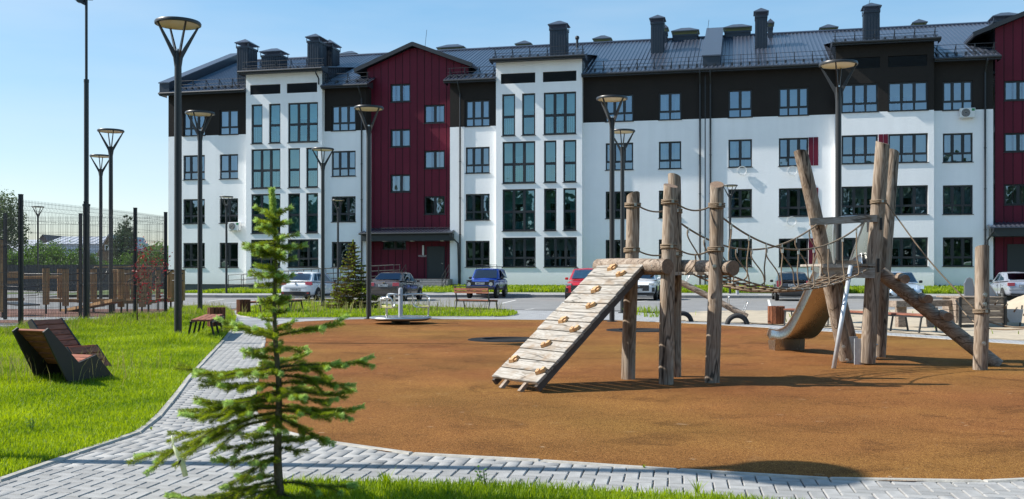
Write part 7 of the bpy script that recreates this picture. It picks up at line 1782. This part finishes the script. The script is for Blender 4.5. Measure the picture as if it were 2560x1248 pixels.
sedan = dict(size=(4.38, 1.70, 1.47), body=[(-.50, .40, .74, .80), (-.485, .30, .96, .90), (-.42, .24, 1.02, .96), (-.30, .22, 1.00, 1), (0, .20, .95, 1), (.20, .20, .93, 1), (.33, .21, .88, .98), (.43, .24, .77, .93), (.485, .30, .66, .82), (.50, .36, .56, .70)],
    cabin=(.235, .07, -.22, -.385), cz=(.93, 1.43, 1.41, 1.01), axle=(-.285, .315), wheel=.31, rglass='ctint', side=[(.14, .46), (.50, .86)],
    rear=[('tail_light', 'tail', -.96, -.56, -.05, .05, .76, .93, .02), ('tail_light', 'tail', .56, .96, -.05, .05, .76, .93, .02), ('badge', 'chrome', -.07, .07, -.03, .04, .90, .99), ('bumper_line', 'cplastic', -.88, .88, -.015, .02, .555, .57), ('bumper_lower', 'cplastic', -.8, .8, -.03, .035, .30, .38)],
    front=[('headlight', 'head', -.92, -.55, -.12, .05, .60, .74), ('headlight', 'head', .55, .92, -.12, .05, .60, .74), ('grille', 'cplastic', -.5, .5, -.05, .05, .38, .60)])
car('brown-grey saloon seen from behind, left of the burgundy entrance steps', (-5.98, 52.0), HEAD, 'cgrey', sedan, ('r', .80, 'С885УС72', .0))
niva = dict(size=(3.74, 1.68, 1.72), body=[(-.50, .58, .98, .90), (-.485, .50, 1.06, .97), (-.40, .46, 1.10, 1), (-.20, .46, 1.10, 1), (0, .46, 1.09, 1), (.16, .46, 1.08, 1), (.30, .48, 1.04, .99), (.42, .50, 1.01, .97), (.487, .54, .98, .93), (.50, .58, .92, .88)],
    cabin=(.185, .06, -.40, -.475), cz=(1.07, 1.63, 1.62, 1.12), hb=.94, ht=.80, axle=(-.295, .30), wheel=.37, glass='cglass', side=[(.13, .40), (.44, .80)], mirror='cplastic',
    front=[('front_bumper', 'cplastic', -.96, .96, -.02, .10, .50, .64), ('grille', 'cplastic', -.92, .92, -.045, .055, .74, .95), ('turn_light', 'cplastic', -.92, -.60, -.10, .11, .965, 1.03), ('turn_light', 'cplastic', .60, .92, -.10, .11, .965, 1.03)])
nv = car('bright blue off-roader with a roof rack, parked facing the viewer', (-1.4, 57.3), HEAD + math.pi, 'cblue', niva, ('f', .84, 'Н807ЕТ72', .03))
for s in (-1, 1): b = MB(); b.tube([(s * .62, 1.87 - .06, .80), (s * .62, 1.87 + .035, .80)], .105, 20); b.tube([(s * .62, 1.87 + .03, .80), (s * .62, 1.87 + .042, .80)], .085, 18); b.build('round_headlight', mt['head'], nv, auto=40)
b = MB()
for s in (-.62, .62): b.tube([(s, .35, 1.78), (s, -1.4, 1.78)], .018, 6)
for y in (.35, -.1, -.55, -1.0, -1.4): b.tube([(-.62, y, 1.78), (.62, y, 1.78)], .014, 6)
for s in (-.6, .6):
    for y in (.2, -1.2): b.tube([(s, y, 1.64), (s, y, 1.78)], .014, 6)
b.tube([(-.62, .36, 1.88), (.62, .36, 1.88)], .014, 6); b.tube([(-.62, .36, 1.78), (-.62, .36, 1.88)], .012, 6); b.tube([(.62, .36, 1.78), (.62, .36, 1.88)], .012, 6); b.tube([(.62, .36, 1.88), (.62, -1.4, 1.88)], .014, 6); b.build('roof_rack', mt['cplastic'], nv)
suvf = [('grille', 'cplastic', -.62, .62, -.06, .075, .50, .80), ('headlight', 'head', -.95, -.60, -.10, .07, .80, .90), ('headlight', 'head', .60, .95, -.10, .07, .80, .90), ('lower_bumper', 'cplastic', -.88, .88, -.05, .06, .26, .42), ('side_intake', 'cplastic', -.93, -.78, -.08, .07, .46, .68), ('side_intake', 'cplastic', .78, .93, -.08, .07, .46, .68), ('skid_plate', 'rim', -.5, .5, -.03, .05, .24, .29)]
suv = dict(size=(4.50, 1.86, 1.69), body=[(-.50, .42, .95, .85), (-.485, .34, 1.05, .94), (-.40, .28, 1.09, 1), (-.20, .27, 1.08, 1), (0, .27, 1.07, 1), (.18, .27, 1.06, 1), (.32, .28, 1.03, .99), (.43, .30, .96, .95), (.487, .34, .86, .88), (.50, .40, .74, .80)],
    cabin=(.235, .08, -.36, -.47), cz=(1.06, 1.62, 1.58, 1.10), hb=.925, ht=.76, axle=(-.295, .31), wheel=.355, side=[(.14, .42), (.45, .68), (.71, .86)], front=suvf, mirror='cred', shade=True)
rc_ = car('red crossover with a mesh grille and silver sun shade, facing the viewer', (3.95, 51.9), HEAD + math.pi, 'cred', suv, ('f', .56, 'Н047ММ72', .03))
suv2 = dict(suv); suv2['shade'] = False; suv2['mirror'] = 'cwhite'
wc_ = car('white crossover with a dark mesh grille, half hidden by the log posts', (6.85, 53.2), HEAD + math.pi, 'cwhite', suv2, ('f', .56, 'Х555КХ172', .03))
for c_ in (rc_, wc_):
    b = MB(); 
    for i in range(-6, 7):
        for j in range(5): b.cbox((i * .085 + (j % 2) * .042, 2.28, .54 + j * .055), (.022, .012, .022), Matrix.Rotation(.78, 3, 'Y'))
    o = b.build('grille_studs', mt['rim'], c_); o['kind'] = 'stuff'
    b = MB(); 
    for s in (-1, 1): b.tube([(s * .045 + .055 * math.cos(a) * s, 2.292, .745 + .028 * math.sin(a)) for a in [2 * math.pi * k / 14 for k in range(15)]], .008, 5, False)
    b.build('emblem', mt['chrome'], c_)
    for s in (-1, 1): b = MB(); b.tube([(s * .68, .25, 1.66), (s * .70, -.5, 1.70), (s * .68, -1.4, 1.66)], .02, 6); b.build('roof_rail', mt['cplastic'], c_)
hatch2 = dict(hatch); hatch2.update(size=(4.20, 1.70, 1.50), mirror='cplastic', rear=[('tail_light', 'tail', -.97, -.72, -.06, .05, .72, 1.02, .03), ('tail_light', 'tail', .72, .97, -.06, .05, .72, 1.02, .03), ('bumper_line', 'cplastic', -.86, .86, -.015, .02, .56, .575), ('bumper_lower', 'cplastic', -.8, .8, -.03, .035, .28, .40)])
car('dark grey car seen from behind through the rope bridge', (14.55, 52.2), HEAD, 'cdark', hatch2, ('r', .80, 'Е318ОР72', .02))
sedf = dict(sedan); sedf.update(front=[('headlight', 'head', -.98, -.60, -.17, .07, .66, .83, .06), ('headlight', 'head', .60, .98, -.17, .07, .66, .83, .06), ('grille', 'cplastic', -.42, .42, -.06, .06, .60, .70), ('lower_grille', 'cplastic', -.45, .45, -.035, .04, .30, .46), ('fog_lamp', 'cplastic', -.90, -.62, -.10, .06, .34, .48), ('fog_lamp', 'cplastic', .62, .90, -.10, .06, .34, .48), ('emblem', 'chrome', -.07, .07, -.04, .05, .70, .75)], rglass='cglass', mirror='cplastic')
car('ice-blue saloon facing the viewer behind the climbing log', (18.85, 48.9), HEAD + math.pi, 'clight', sedf, None)
silv = dict(sedan); silv.update(size=(4.25, 1.68, 1.42), mirror='cplastic')
car('silver-blue saloon seen from behind beside the sand heap', (26.15, 52.2), HEAD, 'csilver', silv, ('r', .76, 'У400АА72', .0))
